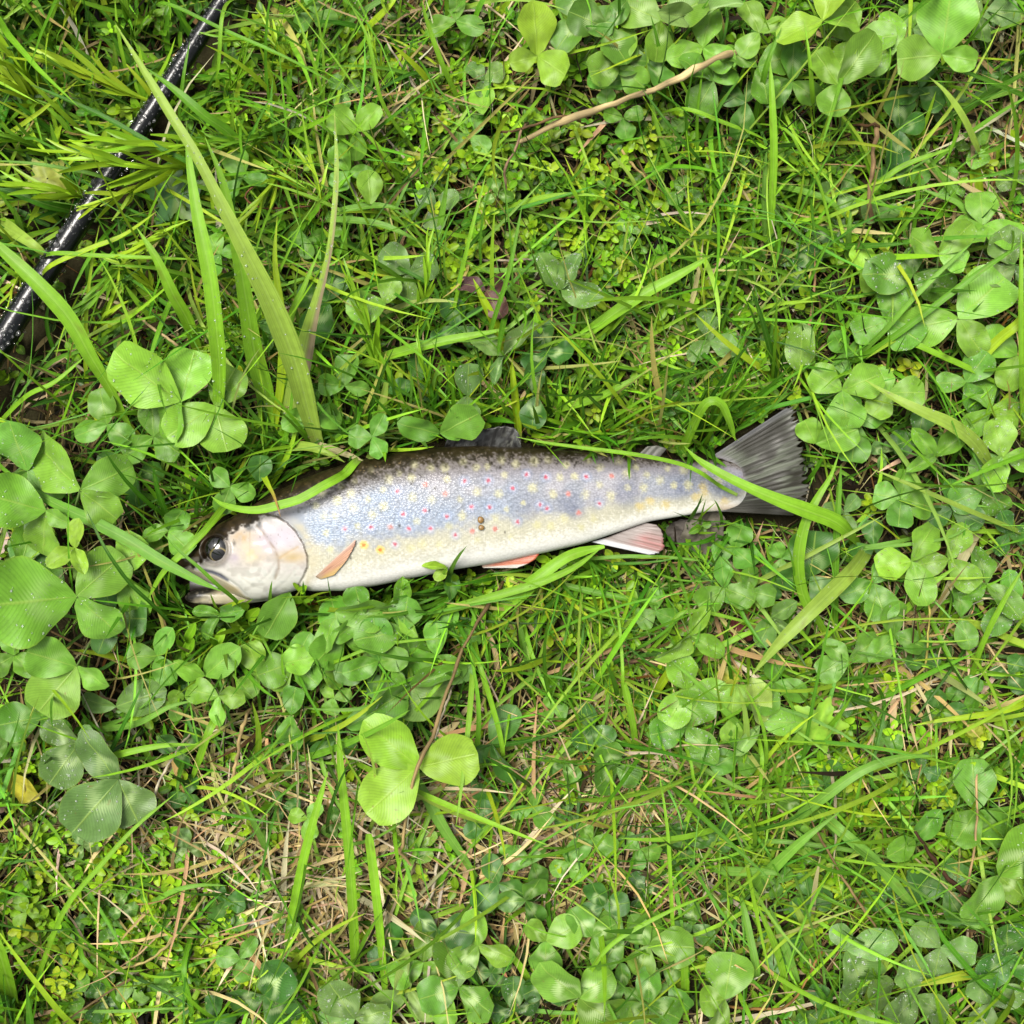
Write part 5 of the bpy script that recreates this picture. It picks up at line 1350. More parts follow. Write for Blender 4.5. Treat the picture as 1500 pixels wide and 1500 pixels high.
C(912, 1372, 2.2, 'm', [(15, 60), (130, 44), (230, 44)], .9, 0)
C(848, 1462, 2.8, 'b', [(138, 74), (318, 84), (40, 56)], 1.0, 0, 'large clover with a broad white crescent at the bottom edge')
C(753, 1480, 2.0, 'd', [(90, 46), (10, 40), (190, 40)], 1.0, 2)
C(520, 1492, 2.6, 'g', [(120, 66), (20, 56), (200, 60)], .6, 2, 'grey-green clover thick with drops at the bottom edge left of centre')
C(600, 1450, 1.8, 'p', [(95, 60), (200, 50), (320, 50)], .3, 0, fold=True)
C(655, 1510, 2.2, 'b', [(95, 50), (190, 44)], .5, 0)
C(950, 1385, 2.2, 'b', [(5, 62), (120, 46), (250, 50)], .9, 0)
C(915, 1446, 1.8, 'm', [(100, 36), (320, 38), (200, 34)], .7, 0)
C(720, 1425, 1.6, 'd', [(60, 40), (180, 38), (300, 40)], .9, 0)
C(575, 1390, 1.4, 'd', [(90, 40), (210, 40), (330, 40)], .5, 0)
C(980, 1445, 1.8, 'm', [(70, 42), (190, 42), (310, 42)], .8, 0)
C(800, 1440, 1.5, 'd', [(80, 36), (200, 36), (320, 36)], .8, 0)
C(710, 1203, 1.2, 'd', [(90, 32), (210, 32), (330, 32)], .4, 0)
C(830, 1195, 1.2, 'd', [(90, 30), (210, 30), (330, 30)], .5, 0)
# bottom right
C(1072, 1050, 2.2, 'b', [(85, 48), (270, 42)], .2, 1)
C(1113, 1062, 2.2, 'p', [(100, 66), (230, 52)], .1, 1, fold=True)
C(1180, 1058, 2.2, 'b', [(178, 56)], .1, 2, 'single dewy leaflet lying level below the pale tail-side blade')
C(1080, 1105, 1.9, 'm', [(80, 44), (200, 40), (320, 42)], .3, 1)
C(1008, 1010, 2.2, 'b', [(110, 52), (350, 56), (235, 58)], .5, 2, 'medium clover with beads on pale marks left of the pointed pale blade')
C(1010, 930, 2.2, 'b', [(215, 54), (60, 46), (330, 54)], .3, 1, fold=True)
C(1430, 1188, 2.0, 'm', [(92, 72), (318, 66), (225, 56)], .4, 1)
C(1463, 1283, 2.8, 'b', [(52, 88), (232, 76), (320, 50)], 1.0, 1, 'large bright clover with a white stripe above the dark brown stalk')
C(1377, 1388, 2.4, 'g', [(140, 46), (352, 50), (262, 50)], .2, 2)
C(1240, 1392, 2.2, 'g', [(298, 88), (20, 66), (110, 40)], .6, 2, 'large drop-covered clover with a hairy rim at the bottom right')
C(1343, 1458, 2.4, 'g', [(108, 60), (322, 62), (215, 58)], .5, 2, 'grey dewy clover on the bottom edge right of the thick pale stem')
C(1062, 1464, 2.4, 'b', [(82, 68), (248, 56), (180, 40)], 1.0, 1, 'bright clover with a white crescent at the bottom, right of a level stem')
C(1290, 1480, 1.6, 'g', [(95, 50), (200, 40)], .3, 2)
C(1340, 1230, 1.8, 'm', [(60, 52), (200, 44)], .2, 1, fold=True)
C(1475, 1400, 2.0, 'd', [(100, 54), (210, 50), (330, 50)], .4, 2)
C(1450, 1470, 2.0, 'g', [(120, 50), (20, 50), (250, 46)], .3, 2)
C(1200, 1480, 1.4, 'd', [(90, 40), (210, 38), (330, 40)], .4, 1)
C(1385, 1305, 1.5, 'd', [(170, 56), (60, 46), (300, 46)], .3, 1)
C(1300, 1310, 1.3, 'd', [(90, 44), (210, 40), (330, 44)], .4, 2)
# right of and below the tail
C(1172, 548, 2.4, 'b', [(95, 62)], .2, 2)
C(1233, 572, 3.2, 'b', [(148, 52), (22, 54), (282, 56)], .35, 1, 'heart-shaped bright clover just right of the upper tail lobe')
C(1303, 575, 3.0, 'b', [(110, 40), (0, 50), (235, 44)], .3, 1)
C(1320, 730, 2.6, 'm', [(82, 44), (258, 44), (345, 48), (170, 40)], .3, 1)
C(1370, 668, 2.8, 'b', [(135, 50), (42, 52), (205, 46)], .2, 1, fold=True)
C(1280, 855, 2.2, 'm', [(285, 52), (200, 48), (60, 40)], .5, 1)
C(1335, 822, 2.6, 'b', [(190, 52), (285, 60), (58, 60)], .45, 1, 'bright clover with one folded leaflet right of the pointed pale blade')
C(1445, 855, 2.4, 'm', [(95, 56), (215, 50), (315, 56)], .5, 2)
C(1408, 905, 2.0, 'm', [(90, 50), (280, 44)], .4, 1)
C(1483, 890, 2.2, 'm', [(100, 50), (220, 50), (340, 44)], .4, 2)
C(1243, 968, 2.4, 'm', [(205, 48), (35, 54), (140, 44)], .6, 1, 'pair-leaved dark clover at the foot of the bent blade below the tail')
C(1187, 845, 1.9, 'd', [(88, 66), (185, 48), (310, 44)], .6, 0)
C(1100, 866, 2.2, 'm', [(100, 36), (345, 36), (190, 42)], .3, 1)
C(1062, 862, 2.0, 'm', [(100, 44), (215, 46), (340, 40)], .3, 1)
C(1130, 852, 1.5, 'd', [(120, 26), (30, 26), (280, 28)], .2, 0)
C(1145, 818, 1.4, 'm', [(120, 26), (30, 28), (260, 26)], .2, 0)
C(1255, 620, 2.4, 'm', [(265, 56), (120, 44), (20, 44)], .3, 0)
C(1195, 650, 1.8, 'b', [(20, 56), (120, 40)], .1, 0)
C(1440, 720, 2.2, 'm', [(85, 52), (200, 48), (320, 48)], .3, 2)
C(1395, 745, 1.8, 'd', [(90, 44), (210, 44), (330, 44)], .3, 1)
C(1450, 600, 2.2, 'b', [(110, 52), (230, 48), (350, 50)], .3, 2)
C(1345, 640, 1.8, 'd', [(80, 44), (200, 44), (320, 44)], .3, 2)
C(1415, 560, 2.2, 'm', [(60, 46), (180, 44), (300, 46)], .2, 2)
C(1280, 800, 1.4, 'd', [(90, 40), (210, 40), (330, 40)], .3, 0)
C(1350, 960, 1.4, 'd', [(90, 28), (210, 28), (330, 28)], .2, 0)
C(1130, 905, 1.6, 'g', [(240, 40), (40, 38), (320, 40)], .2, 1, fold=True)
C(1135, 1000, 1.8, 'm', [(100, 46), (340, 46), (230, 50)], .3, 1)
C(960, 895, 1.6, 'm', [(95, 36), (215, 34), (335, 34)], .3, 0)
# top right
C(1380, 80, 4.6, 'b', [(90, 74), (186, 64), (340, 46)], .25, 0, 'large clover with a round pale upright leaflet near the top right corner')
C(1228, 124, 4.6, 'b', [(250, 50), (52, 80), (128, 56)], .8, 0, 'large bright clover with a wide white-marked lower leaflet at the top right')
C(1110, 98, 3.2, 'm', [(152, 54), (22, 52), (290, 50)], .7, 1, 'medium clover with three separate round leaflets left of the large top right clover')
C(1045, 118, 3.0, 'm', [(150, 52), (240, 50), (30, 40)], .4, 1)
C(1093, 150, 2.2, 'd', [(260, 48), (60, 44), (150, 44)], .6, 0)
C(1306, 82, 3.6, 'b', [(92, 64), (210, 44)], .5, 2)
C(1337, 42, 3.2, 'm', [(95, 44), (340, 44), (215, 42)], .4, 1)
C(1205, 30, 4.4, 'y', [(10, 60), (70, 70), (200, 66)], .15, 0, 'yellow-green clover at the top edge with a leaflet reaching left')
C(1112, 48, 3.4, 'b', [(110, 50), (20, 46), (230, 44)], .7, 0)
C(1015, 25, 3.4, 'p', [(10, 60), (110, 40), (190, 50)], .2, 0, fold=True)
C(1317, 190, 2.2, 'd', [(95, 52), (272, 52), (20, 40)], .7, 1)
C(1347, 130, 2.2, 'd', [(90, 44), (210, 42), (330, 44)], .5, 1)
C(1375, 372, 3.4, 'b', [(42, 62), (150, 50), (340, 44)], .4, 1, fold=False)
C(1338, 402, 2.8, 'm', [(182, 70), (95, 40), (335, 64)], .8, 2)
C(1404, 466, 3.2, 'b', [(42, 90), (308, 64), (192, 78)], .6, 1, 'large clover with a long leaflet reaching up right near the right edge')
C(1486, 388, 2.8, 'g', [(120, 54), (210, 50), (300, 44)], .7, 2)
C(1260, 400, 2.0, 'y', [(80, 44), (320, 40)], .1, 0)
C(1440, 25, 3.0, 'g', [(150, 56), (10, 50), (260, 40)], .8, 1)
C(1040, 500, 1.6, 'g', [(100, 44), (220, 40), (340, 40)], .3, 2)
C(1490, 520, 2.4, 'b', [(150, 60), (250, 50)], .3, 1)
# top centre
C(668, 30, 2.4, 'm', [(190, 46), (335, 42), (90, 44)], .3, 0)
C(787, 82, 3.0, 'y', [(92, 62), (200, 44), (318, 52)], .1, 0, 'yellow-green clover with a squarish upright leaflet at top centre', fold=False)
C(708, 168, 2.0, 'b', [(95, 46)], .1, 0)
C(908, 98, 2.8, 'b', [(80, 54), (322, 46), (200, 48)], .7, 1)
C(968, 30, 3.4, 'b', [(150, 66), (20, 64), (265, 56)], 1.0, 0, 'large bright clover with a ragged white mark at the top edge right of centre')
C(888, 40, 3.0, 'm', [(300, 60), (160, 56), (50, 44)], .9, 0)
C(888, 125, 2.0, 'm', [(170, 30), (20, 30), (270, 28)], .3, 0)
C(913, 173, 1.8, 'm', [(160, 32), (10, 30), (280, 30)], .4, 0)
C(522, 192, 2.8, 'b', [(40, 44), (150, 44), (270, 40)], .2, 0)
C(543, 300, 2.2, 'b', [(92, 46)], .1, 0)
C(512, 250, 2.0, 'm', [(120, 40), (230, 36), (350, 36)], .1, 0)
C(600, 400, 2.4, 'g', [(140, 48), (20, 44), (260, 42)], .3, 2)
C(565, 445, 2.8, 'b', [(195, 50), (75, 40)], .2, 2)
C(712, 425, 2.2, 'r', [(160, 42), (300, 44), (30, 40)], .0, 1, 'purple-brown withered clover above the dorsal fin')
C(822, 424, 2.4, 'g', [(125, 52), (62, 50), (345, 56)], .4, 2, 'blue-grey drop-covered folded clover above the middle of the back', fold=True)
C(668, 480, 1.5, 'd', [(100, 42), (220, 40), (330, 40)], .5, 1)
C(738, 520, 2.4, 'g', [(150, 46), (45, 62), (250, 44)], .5, 1, 'grey-green clover with one long folded leaflet above the dorsal fin', fold=True)
C(785, 580, 2.0, 'd', [(95, 46), (262, 46)], .9, 0)
C(800, 515, 1.7, 'd', [(100, 46), (350, 40), (220, 40)], .9, 0)
C(645, 635, 3.0, 'm', [(170, 54), (25, 62), (0, 30)], .1, 0, "dark round clover leaning on the trout's back by the dorsal fin")
C(685, 580, 2.0, 'g', [(85, 44), (270, 40)], .1, 2)
C(505, 565, 2.2, 'm', [(85, 46), (175, 40), (350, 36)], .1, 0)
C(480, 440, 2.0, 'd', [(80, 62), (250, 60), (170, 46)], .6, 1)
C(455, 600, 2.0, 'm', [(100, 44), (340, 46), (220, 44)], .1, 0)
C(450, 350, 1.6, 'm', [(170, 32), (20, 32), (270, 30)], .2, 0)
C(322, 372, 2.2, 'm', [(250, 40), (120, 36), (10, 34)], .2, 1)
C(355, 260, 2.2, 'm', [(110, 42), (230, 40), (350, 38)], .2, 0)
C(545, 640, 1.6, 'm', [(60, 36), (180, 36), (300, 34)], .2, 0)
C(610, 560, 1.4, 'd', [(80, 40), (200, 40), (320, 40)], .3, 1)
C(690, 200, 1.4, 'm', [(80, 38), (200, 34), (320, 34)], .2, 0)
C(460, 20, 1.8, 'm', [(90, 36), (210, 36), (330, 36)], .2, 0)

# more leaves filling the clover beds
for a in ((40, 690, 3.0, 'm', [(100, 70), (215, 66), (330, 60)], .3, 1), (180, 840, 3.0, 'b', [(60, 62), (170, 60), (290, 66)], .3, 1), (30, 830, 2.8, 'm', [(80, 66), (200, 60), (320, 64)], .3, 1), (225, 640, 2.6, 'm', [(90, 50), (210, 54), (330, 48)], .2, 1),
          (60, 1050, 2.2, 'm', [(80, 56), (190, 54), (310, 52)], .5, 1), (470, 960, 2.2, 'b', [(70, 52), (190, 50), (310, 54)], .3, 1), (530, 905, 2.0, 'm', [(100, 46), (220, 48), (340, 50)], .2, 1), (640, 960, 2.2, 'm', [(90, 50), (200, 54), (320, 48)], .3, 1),
          (560, 1040, 1.8, 'm', [(80, 48), (200, 46), (310, 50)], .2, 0), (700, 1385, 2.2, 'b', [(100, 50), (220, 48), (340, 52)], 1.0, 1), (620, 1410, 2.3, 'b', [(80, 54), (200, 52), (320, 50)], .9, 1), (770, 1320, 1.9, 'm', [(60, 44), (180, 42), (300, 44)], .9, 0),
          (950, 1470, 2.2, 'm', [(90, 52), (210, 50), (330, 52)], .9, 1), (1005, 1065, 2.2, 'm', [(70, 54), (190, 52), (310, 54)], .4, 2), (1310, 930, 2.0, 'm', [(100, 46), (220, 48), (340, 46)], .4, 1), (1390, 820, 2.2, 'b', [(70, 52), (190, 50), (310, 52)], .4, 2),
          (1470, 670, 2.6, 'b', [(110, 58), (230, 54), (350, 50)], .3, 2), (1300, 470, 2.2, 'm', [(80, 52), (200, 50), (320, 52)], .5, 2), (1440, 330, 2.4, 'b', [(90, 54), (210, 52), (330, 50)], .5, 1), (1250, 60, 3.2, 'b', [(120, 56), (240, 54), (0, 52)], .5, 1),
          (1160, 120, 2.8, 'm', [(90, 52), (210, 50), (330, 50)], .7, 0), (850, 30, 2.8, 'm', [(110, 52), (230, 50), (350, 48)], .7, 0), (950, 90, 2.6, 'm', [(60, 50), (180, 50), (300, 48)], .8, 0), (1030, 70, 3.0, 'b', [(80, 54), (200, 52), (320, 50)], .5, 1)):
    C(*a)
# random small clovers low in the sward, and never on the fish, the rod or under the big ones
r3 = random.Random(21)
tries = 0; made = 0
while made < 75 and tries < 4000:
    tries += 1
    x, y = r3.uniform(5, 1495), r3.uniform(5, 1495)
    dens = 0.35 + 0.5 * (x > 950) + 0.4 * (y > 850) - 0.5 * (x < 480 and y < 480) - 0.3 * (560 < x < 1000 and 200 < y < 500)
    if r3.random() > dens: continue
    if any(math.hypot(x - a, y - b) < 0.55 * s + 24 for a, b, s in CLOVER_SPOTS): continue
    w = np.array([P(x, y, 0.01)]); ring = np.array([P(x + 34 * math.cos(t), y + 34 * math.sin(t), 0.01) for t in np.linspace(0, 6.28, 9)])
    if fish_top(np.vstack([w, ring])).max() > 0 or rod_hit(np.vstack([w, ring]), 0.004).any(): continue
    a0 = r3.uniform(0, 120); s = r3.uniform(22, 38)
    C(x, y, r3.uniform(0.9, 1.7), r3.choice('mmddbg'), [(a0, s), (a0 + 118, s * 0.95), (a0 + 238, s)], r3.choice([.2, .4, .9]), r3.choice([0, 0, 1, 2]))
    made += 1

# ------------------------------------------------------------------ leafy shoots with narrow leaves
def narrow_mesh(seed, w=0.15, wide=0.45, curl=0.15, fold=0.3, nv=9, nu=3):
    v = np.linspace(0, 1, nv); u = np.linspace(-1, 1, nu)
    hw = np.maximum(np.clip(np.sin(np.pi * (0.06 + 0.9 * v) ** 0.9), 0, 1) ** 0.6 * w / 2, 0.012)
    X = hw[:, None] * u[None]; Y = np.repeat(v[:, None], nu, 1)
    Z = np.abs(X) * fold + curl * (v[:, None] ** 2) * (1 if seed % 2 else -1) + 0.02 * np.sin(v[:, None] * 5 + seed)
    X = X + 0.05 * np.sin(v[:, None] * 3 + seed * 2.0) * v[:, None]
    uv = np.stack([np.tile((u + 1) / 2, nv), np.repeat(v, nu)], 1)
    return np.stack([X, Y, Z], 2).reshape(-1, 3), grid_faces(nv, nu)[:, ::-1], uv
NARROW = []
for k, (w, curl) in enumerate(((0.105, .1), (0.09, .18), (0.12, .05), (0.10, .25))):
    V, F, uv = narrow_mesh(k + 1, w, 0.45, curl)
    NARROW.append((mesh_np('narrow_leaf', V, F, M_SHOOT, uv, np.ones((len(V), 3))), V))
OVATE = []
for k, (w, curl) in enumerate(((0.42, .12), (0.5, .2), (0.38, .05))):
    V, F, uv = narrow_mesh(k + 1, w, 0.45, curl, 0.4, 9, 5)
    OVATE.append((mesh_np('ovate_leaf', V, F, M_SHOOT, uv, np.ones((len(V), 3))), V))

SHOOT_COL = [(158, 208, 62), (136, 196, 54), (176, 218, 78), (118, 178, 66)]

def shoot(pts, zs, leaf, npair, label=None, meshes=None, colr=None, spread=(12, 34), start=0.2, group='leafy shoots'):
    meshes = meshes or NARROW
    r2 = random.Random(int(pts[0][0] * 5 + pts[0][1] * 3 + leaf))
    path = lift_over(pix_path(pts, zs, 16))
    base = path[0].copy()
    root = bpy.data.objects.new('leafy_shoot', None); COL.objects.link(root); root.location = base
    colr = veg(colr or r2.choice(SHOOT_COL)) * K
    link('stem', mesh_tube('shoot_stem', path - base, np.linspace(1.6, .8, 16) * leaf * PX * 0.028, 6, M_DRY, colr * 1.0), root)
    T = np.gradient(path, axis=0); T /= np.linalg.norm(T, axis=1)[:, None] + 1e-12
    npair = npair + 3 if meshes is NARROW else npair
    for i in range(npair):
        s = start + (1 - start) * (i / max(1, npair - 1)) ** 0.85
        k = min(15, int(s * 15))
        c = path[k]; t = Vector(T[k])
        sp = math.radians(r2.uniform(*spread)) * (1.15 - 0.55 * s)
        phase = (i % 2) * math.pi / 2 + r2.uniform(-0.5, 0.5)
        ref = Vector((0, 0, 1)) if abs(t.z) < 0.9 else Vector((1, 0, 0))
        A = t.cross(ref).normalized(); B = A.cross(t).normalized()
        for sgn in (0, math.pi):
            ph = phase + sgn
            d = (t * math.cos(sp) + (A * math.cos(ph) + B * math.sin(ph) * 0.8) * math.sin(sp)).normalized()
            mi = r2.randrange(len(meshes))
            L = leaf * PX * r2.uniform(0.75, 1.1) * (0.72 + 0.28 * math.sin(math.pi * min(1, s * 1.1)))
            nrm = (B * math.cos(ph) * 0.6 + ref * 0.8 + A * r2.uniform(-.3, .3)); X = d.cross(nrm).normalized(); Z = X.cross(d)
            M3 = Matrix((X * L, d * L, Z * L)).transposed()
            W3 = (np.array(M3) @ meshes[mi][1].T).T + c
            if blocked(W3).any(): continue
            o = bpy.data.objects.new('leaf', meshes[mi][0]); COL.objects.link(o); o.parent = root
            o.matrix_local = Matrix.Translation(Vector(c - base)) @ M3.to_4x4()
            q = colr * r2.uniform(0.8, 1.2) * np.array([r2.uniform(.88, 1.1), 1, r2.uniform(.7, 1.2)])
            if s > 0.8: q = q * 1.12
            o.color = (*q, 1)
    tag(root, label, 'plant shoot', group)
    if label is None:
        dx, dy = pts[-1][0] - pts[0][0], pts[-1][1] - pts[0][1]
        feat = 'pointing ' + ('left' if dx < 0 else 'right') if abs(dx) > abs(dy) else 'pointing ' + ('up' if dy < 0 else 'down')
        later(root, ('long' if leaf > 60 else 'short' if leaf < 40 else 'slender'), 'leafy shoot', feat, (pts[0][0] + pts[-1][0]) / 2, (pts[0][1] + pts[-1][1]) / 2)
    return root

shoot([(262, 243), (220, 246), (165, 236), (120, 226)], [2.6, 3.6, 4.2, 4.4], 92, 6, 'bright leafy shoot crossing over the rod, pointing left', colr=(160, 208, 62))
shoot([(290, 214), (250, 216), (200, 212), (160, 206)], [2.8, 3.8, 4.2, 4.4], 88, 6, 'second bright leafy shoot over the rod, just above the first one', colr=(146, 202, 58))
shoot([(222, 150), (170, 128), (120, 105), (75, 92)], [1.2, 2.2, 3, 3.4], 80, 6, 'leafy yellow-green shoot left of the rod pointing up left', colr=(168, 208, 66))
shoot([(65, 160), (40, 140), (15, 115), (-10, 95)], [1, 2.4, 3, 3.2], 70, 6)
shoot([(85, 90), (75, 65), (60, 40), (45, 20)], [1, 2.4, 3.2, 3.6], 62, 6)
shoot([(55, 130), (35, 105), (15, 80), (-5, 60)], [1, 2.4, 3, 3.2], 66, 6)
shoot([(195, 62), (192, 40), (186, 15), (180, -15)], [1, 2.2, 3, 3.4], 62, 6)
shoot([(110, 40), (105, 20), (100, 0), (95, -15)], [.8, 2, 2.8, 3.2], 60, 5)
shoot([(400, 62), (375, 60), (350, 58), (335, 55)], [1, 2, 2.4, 2.6], 52, 5)
shoot([(395, 195), (370, 205), (345, 207), (325, 205)], [1.2, 2.4, 2.8, 2.8], 60, 6)
shoot([(410, 250), (400, 270), (385, 290), (365, 312)], [1.4, 2.6, 2.8, 2.6], 60, 6, colr=(164, 206, 66))
shoot([(270, 325), (250, 340), (225, 352), (200, 365)], [1.6, 2.8, 3, 3], 70, 6, colr=(160, 206, 70))
shoot([(190, 378), (170, 400), (150, 425), (125, 448)], [1, 2, 2.4, 2.4], 60, 6)
shoot([(135, 290), (105, 285), (75, 278), (45, 272)], [1, 2.4, 2.8, 3], 74, 6)
shoot([(70, 222), (40, 210), (10, 200), (-20, 190)], [1, 2.2, 2.8, 2.8], 74, 6)
shoot([(215, 262), (190, 280), (160, 290), (130, 300)], [1.2, 2.2, 2.6, 2.6], 66, 5)
shoot([(568, 572), (550, 520), (535, 470), (515, 420)], [0.6, 2.4, 3.4, 4], 62, 8, 'upright leafy shoot above the trout back right of the blushed blade', colr=(142, 200, 66), spread=(10, 28))
shoot([(613, 482), (620, 450), (624, 415), (626, 375)], [0.8, 2.4, 3.4, 3.8], 50, 6, 'upright bright leafy shoot higher above the back', colr=(152, 206, 66), spread=(8, 22))
shoot([(635, 602), (628, 570), (620, 540), (613, 505)], [0.6, 2, 2.8, 3.2], 46, 6, 'short upright leafy shoot nearest above the trout back', spread=(10, 28))
shoot([(345, 470), (335, 462), (325, 455), (315, 450)], [1, 2, 2.4, 2.6], 50, 5, colr=(168, 210, 70))
shoot([(440, 105), (425, 90), (410, 75), (395, 40)], [.8, 1.8, 2.2, 2.4], 44, 6)
shoot([(455, 290), (440, 275), (425, 265), (415, 258)], [1, 2, 2.4, 2.4], 46, 5)
shoot([(480, 310), (470, 290), (465, 262), (450, 240)], [1, 2, 2.4, 2.6], 46, 5)
shoot([(560, 120), (556, 100), (550, 80), (545, 60)], [.6, 1.6, 2, 2.2], 34, 6)
shoot([(40, 640), (30, 625), (10, 620), (-10, 612)], [.6, 1.8, 2.2, 2.2], 44, 4)
shoot([(30, 400), (20, 420), (14, 440), (8, 460)], [.8, 1.8, 2.2, 2.4], 48, 5)
shoot([(230, 430), (215, 412), (200, 396), (180, 388)], [.8, 1.6, 2, 2], 50, 5)
shoot([(140, 480), (155, 462), (165, 440), (170, 425)], [.8, 1.8, 2, 2], 50, 5)
shoot([(330, 140), (345, 120), (355, 100), (360, 80)], [.8, 1.8, 2.2, 2.4], 46, 5)
# hairy broad-leaved sprigs below the head
shoot([(366, 935), (366, 920), (364, 905), (362, 892)], [.6, 1.6, 2.2, 2.6], 44, 4, 'small hairy bright sprig below the trout jaw', OVATE, (128, 186, 62), (35, 60), 0.4, 'hairy sprigs below the trout head')
shoot([(447, 885), (442, 878), (440, 868)], [.6, 2, 2.6], 36, 3, "small hairy sprig touching the trout's throat", OVATE, (136, 192, 66), (35, 60), 0.4, 'hairy sprigs below the trout head')
shoot([(275, 985), (272, 970), (270, 955), (272, 940)], [.6, 1.6, 2.2, 2.6], 42, 4, 'hairy bright sprig below left of the trout jaw', OVATE, (118, 178, 56), (35, 60), 0.4, 'hairy sprigs below the trout head')
shoot([(315, 975), (318, 960), (318, 945)], [.6, 1.6, 2.2], 40, 4, 'hairy bright sprig below the trout jaw beside a brown stem', OVATE, (126, 186, 58), (35, 60), 0.4, 'hairy sprigs below the trout head')
shoot([(205, 1010), (215, 1000), (222, 985)], [.4, 1.4, 2], 40, 4, 'dark hairy sprig above the clover at the lower left', OVATE, (86, 150, 50), (35, 65), 0.4, 'hairy sprigs below the trout head')
shoot([(690, 880), (678, 868), (668, 850)], [.5, 1.6, 2.2], 40, 4, 'short leafy sprig under the trout belly near the pelvic fin', OVATE, (130, 186, 66), (20, 45), 0.3, 'hairy sprigs below the trout head')

# ------------------------------------------------------------------ lobed leaves and the dead grey leaf
def flat_leaf(name, outline, px, py, scale, ang, z, col, mat, label, cat, tilt=0.15, crinkle=0.06):
    """outline: polar radius function sampled over the angle; built as a ring grid so that it can crinkle"""
    n, m = 64, 7
    th = np.linspace(0, 2 * np.pi, n, endpoint=False)
    R = outline(th)
    r = np.linspace(0.04, 1, m)
    X = (R[:, None] * r * np.cos(th)[:, None]); Y = (R[:, None] * r * np.sin(th)[:, None])
    Z = crinkle * (vnoise(X * 3 + 9, Y * 3 + 9, 3) - 0.5) * 2 + tilt * X - 0.12 * (X ** 2 + Y ** 2)
    ca, sa = math.cos(math.radians(ang)), math.sin(math.radians(ang))
    V = np.stack([(X * ca - Y * sa), (X * sa + Y * ca), Z], 2) * scale * PX
    i, j = np.meshgrid(np.arange(n), np.arange(m - 1), indexing='ij')
    a = (i * m + j).ravel(); b = (((i + 1) % n) * m + j).ravel()
    F = np.stack([a, a + 1, b + 1, b], 1)[:, ::-1]
    uv = np.stack([np.repeat((np.sin(th * 1.0) + 1) / 2, m), np.tile(r, n)], 1)
    vc = (lin(col) * K)[None] * (0.65 + 0.7 * vnoise(X.ravel() * 7 + 30, Y.ravel() * 7 + 30, 8))[:, None]
    w = P(px, py, z / 100)
    root = bpy.data.objects.new(name, None); COL.objects.link(root); root.location = (w[0], w[1], -0.001)
    o = link('leaf_blade', mesh_np(name, V.reshape(-1, 3) + [0, 0, w[2] + 0.001], F, mat, uv, vc), root)
    pth = catmull(np.array([[0.004 * ca, 0.004 * sa, 0], [0.002 * ca, 0.002 * sa, w[2] * 0.6], [0, 0, w[2] + 0.0008]]), 6)
    link('stalk', mesh_tube('stalk', pth, 0.0005, 5, M_DRY, lin((120, 140, 70)) * K), root)
    tag(root, label, cat)
lob = lambda th: 0.55 + 0.45 * np.abs(np.cos(th * 2.5)) ** 1.5 * (1 + 0.25 * np.cos(th * 15))
flat_leaf('lobed_leaf', lob, 255, 285, 46, 20, 1.8, (70, 118, 58), M_SMALL, 'dark wet lobed leaf below the rod beside the leafy shoot', 'leaf')
flat_leaf('lobed_leaf', lob, 1200, 1062, 40, 70, 2.2, (150, 204, 62), M_SMALL, 'bright yellow-green lobed leaf right of the single dewy leaflet', 'leaf')
flat_leaf('lobed_leaf', lob, 70, 262, 34, 200, 1.6, (170, 180, 70), M_SMALL, 'yellowish lobed leaf at the left edge above the rod', 'leaf')
ov = lambda th: 0.9 / np.sqrt((np.cos(th) / 1.0) ** 2 + (np.sin(th) / 0.72) ** 2) * (1 + 0.04 * np.sin(th * 9))
flat_leaf('dead_leaf', ov, 1030, 780, 44, 60, 0.9, (118, 112, 98), M_DRY, 'crumpled dead grey leaf below the narrow part of the trout tail', 'dead leaf', crinkle=0.2)
flat_leaf('dead_leaf', ov, 1000, 778, 26, 10, 0.7, (86, 80, 74), M_DRY, 'small dark dead leaf left of the crumpled grey one', 'dead leaf', crinkle=0.2)
flat_leaf('dead_leaf', ov, 1085, 924, 24, 150, 0.8, (112, 58, 52), M_DRY, 'small dark red dead leaf below the tail', 'dead leaf', crinkle=0.2)
flat_leaf('dead_leaf', ov, 1425, 722, 26, 190, 0.9, (124, 62, 44), M_DRY, 'rust-red dead leaf right of the four-leaved clover', 'dead leaf', crinkle=0.2)
flat_leaf('dead_leaf', ov, 1225, 1018, 28, 170, 0.9, (186, 156, 110), M_DRY, 'tan dead leaf below the pair-leaved clover', 'dead leaf', crinkle=0.15)
flat_leaf('yellow_leaf', ov, 1068, 990, 22, 20, 1.2, (190, 196, 70), M_SMALL, 'small yellow leaf right of the beaded clover', 'leaf')
flat_leaf('yellow_leaf', ov, 1428, 1070, 15, 170, 1.8, (176, 186, 70), M_SMALL, 'tiny yellowing leaf on a thread stalk at the right', 'leaf')
flat_leaf('yellow_leaf', ov, 857, 1118, 14, 80, 1.0, (200, 190, 50), M_SMALL, 'tiny round yellow leaf among the clovers below the anal fin', 'leaf')

# ------------------------------------------------------------------ masses that nobody could count
def field(gs, base):
    def f(px, py):
        d = np.full(np.shape(px), base, float)
        for cx, cy, rx, ry, w in gs:
            d = d + w * np.exp(-((px - cx) / rx) ** 2 - ((py - cy) / ry) ** 2)
        return d
    return f

def scatter(n, dens, ext, r):
    """n pixel positions spread by a density, ext pixels beyond the frame"""
    out = np.zeros((0, 2))
    while len(out) < n:
        q = r.uniform(-ext, 1500 + ext, (n * 2, 2))
        k = r.random(len(q)) < dens(q[:, 0], q[:, 1])
        out = np.vstack([out, q[k]])
    return out[:n]

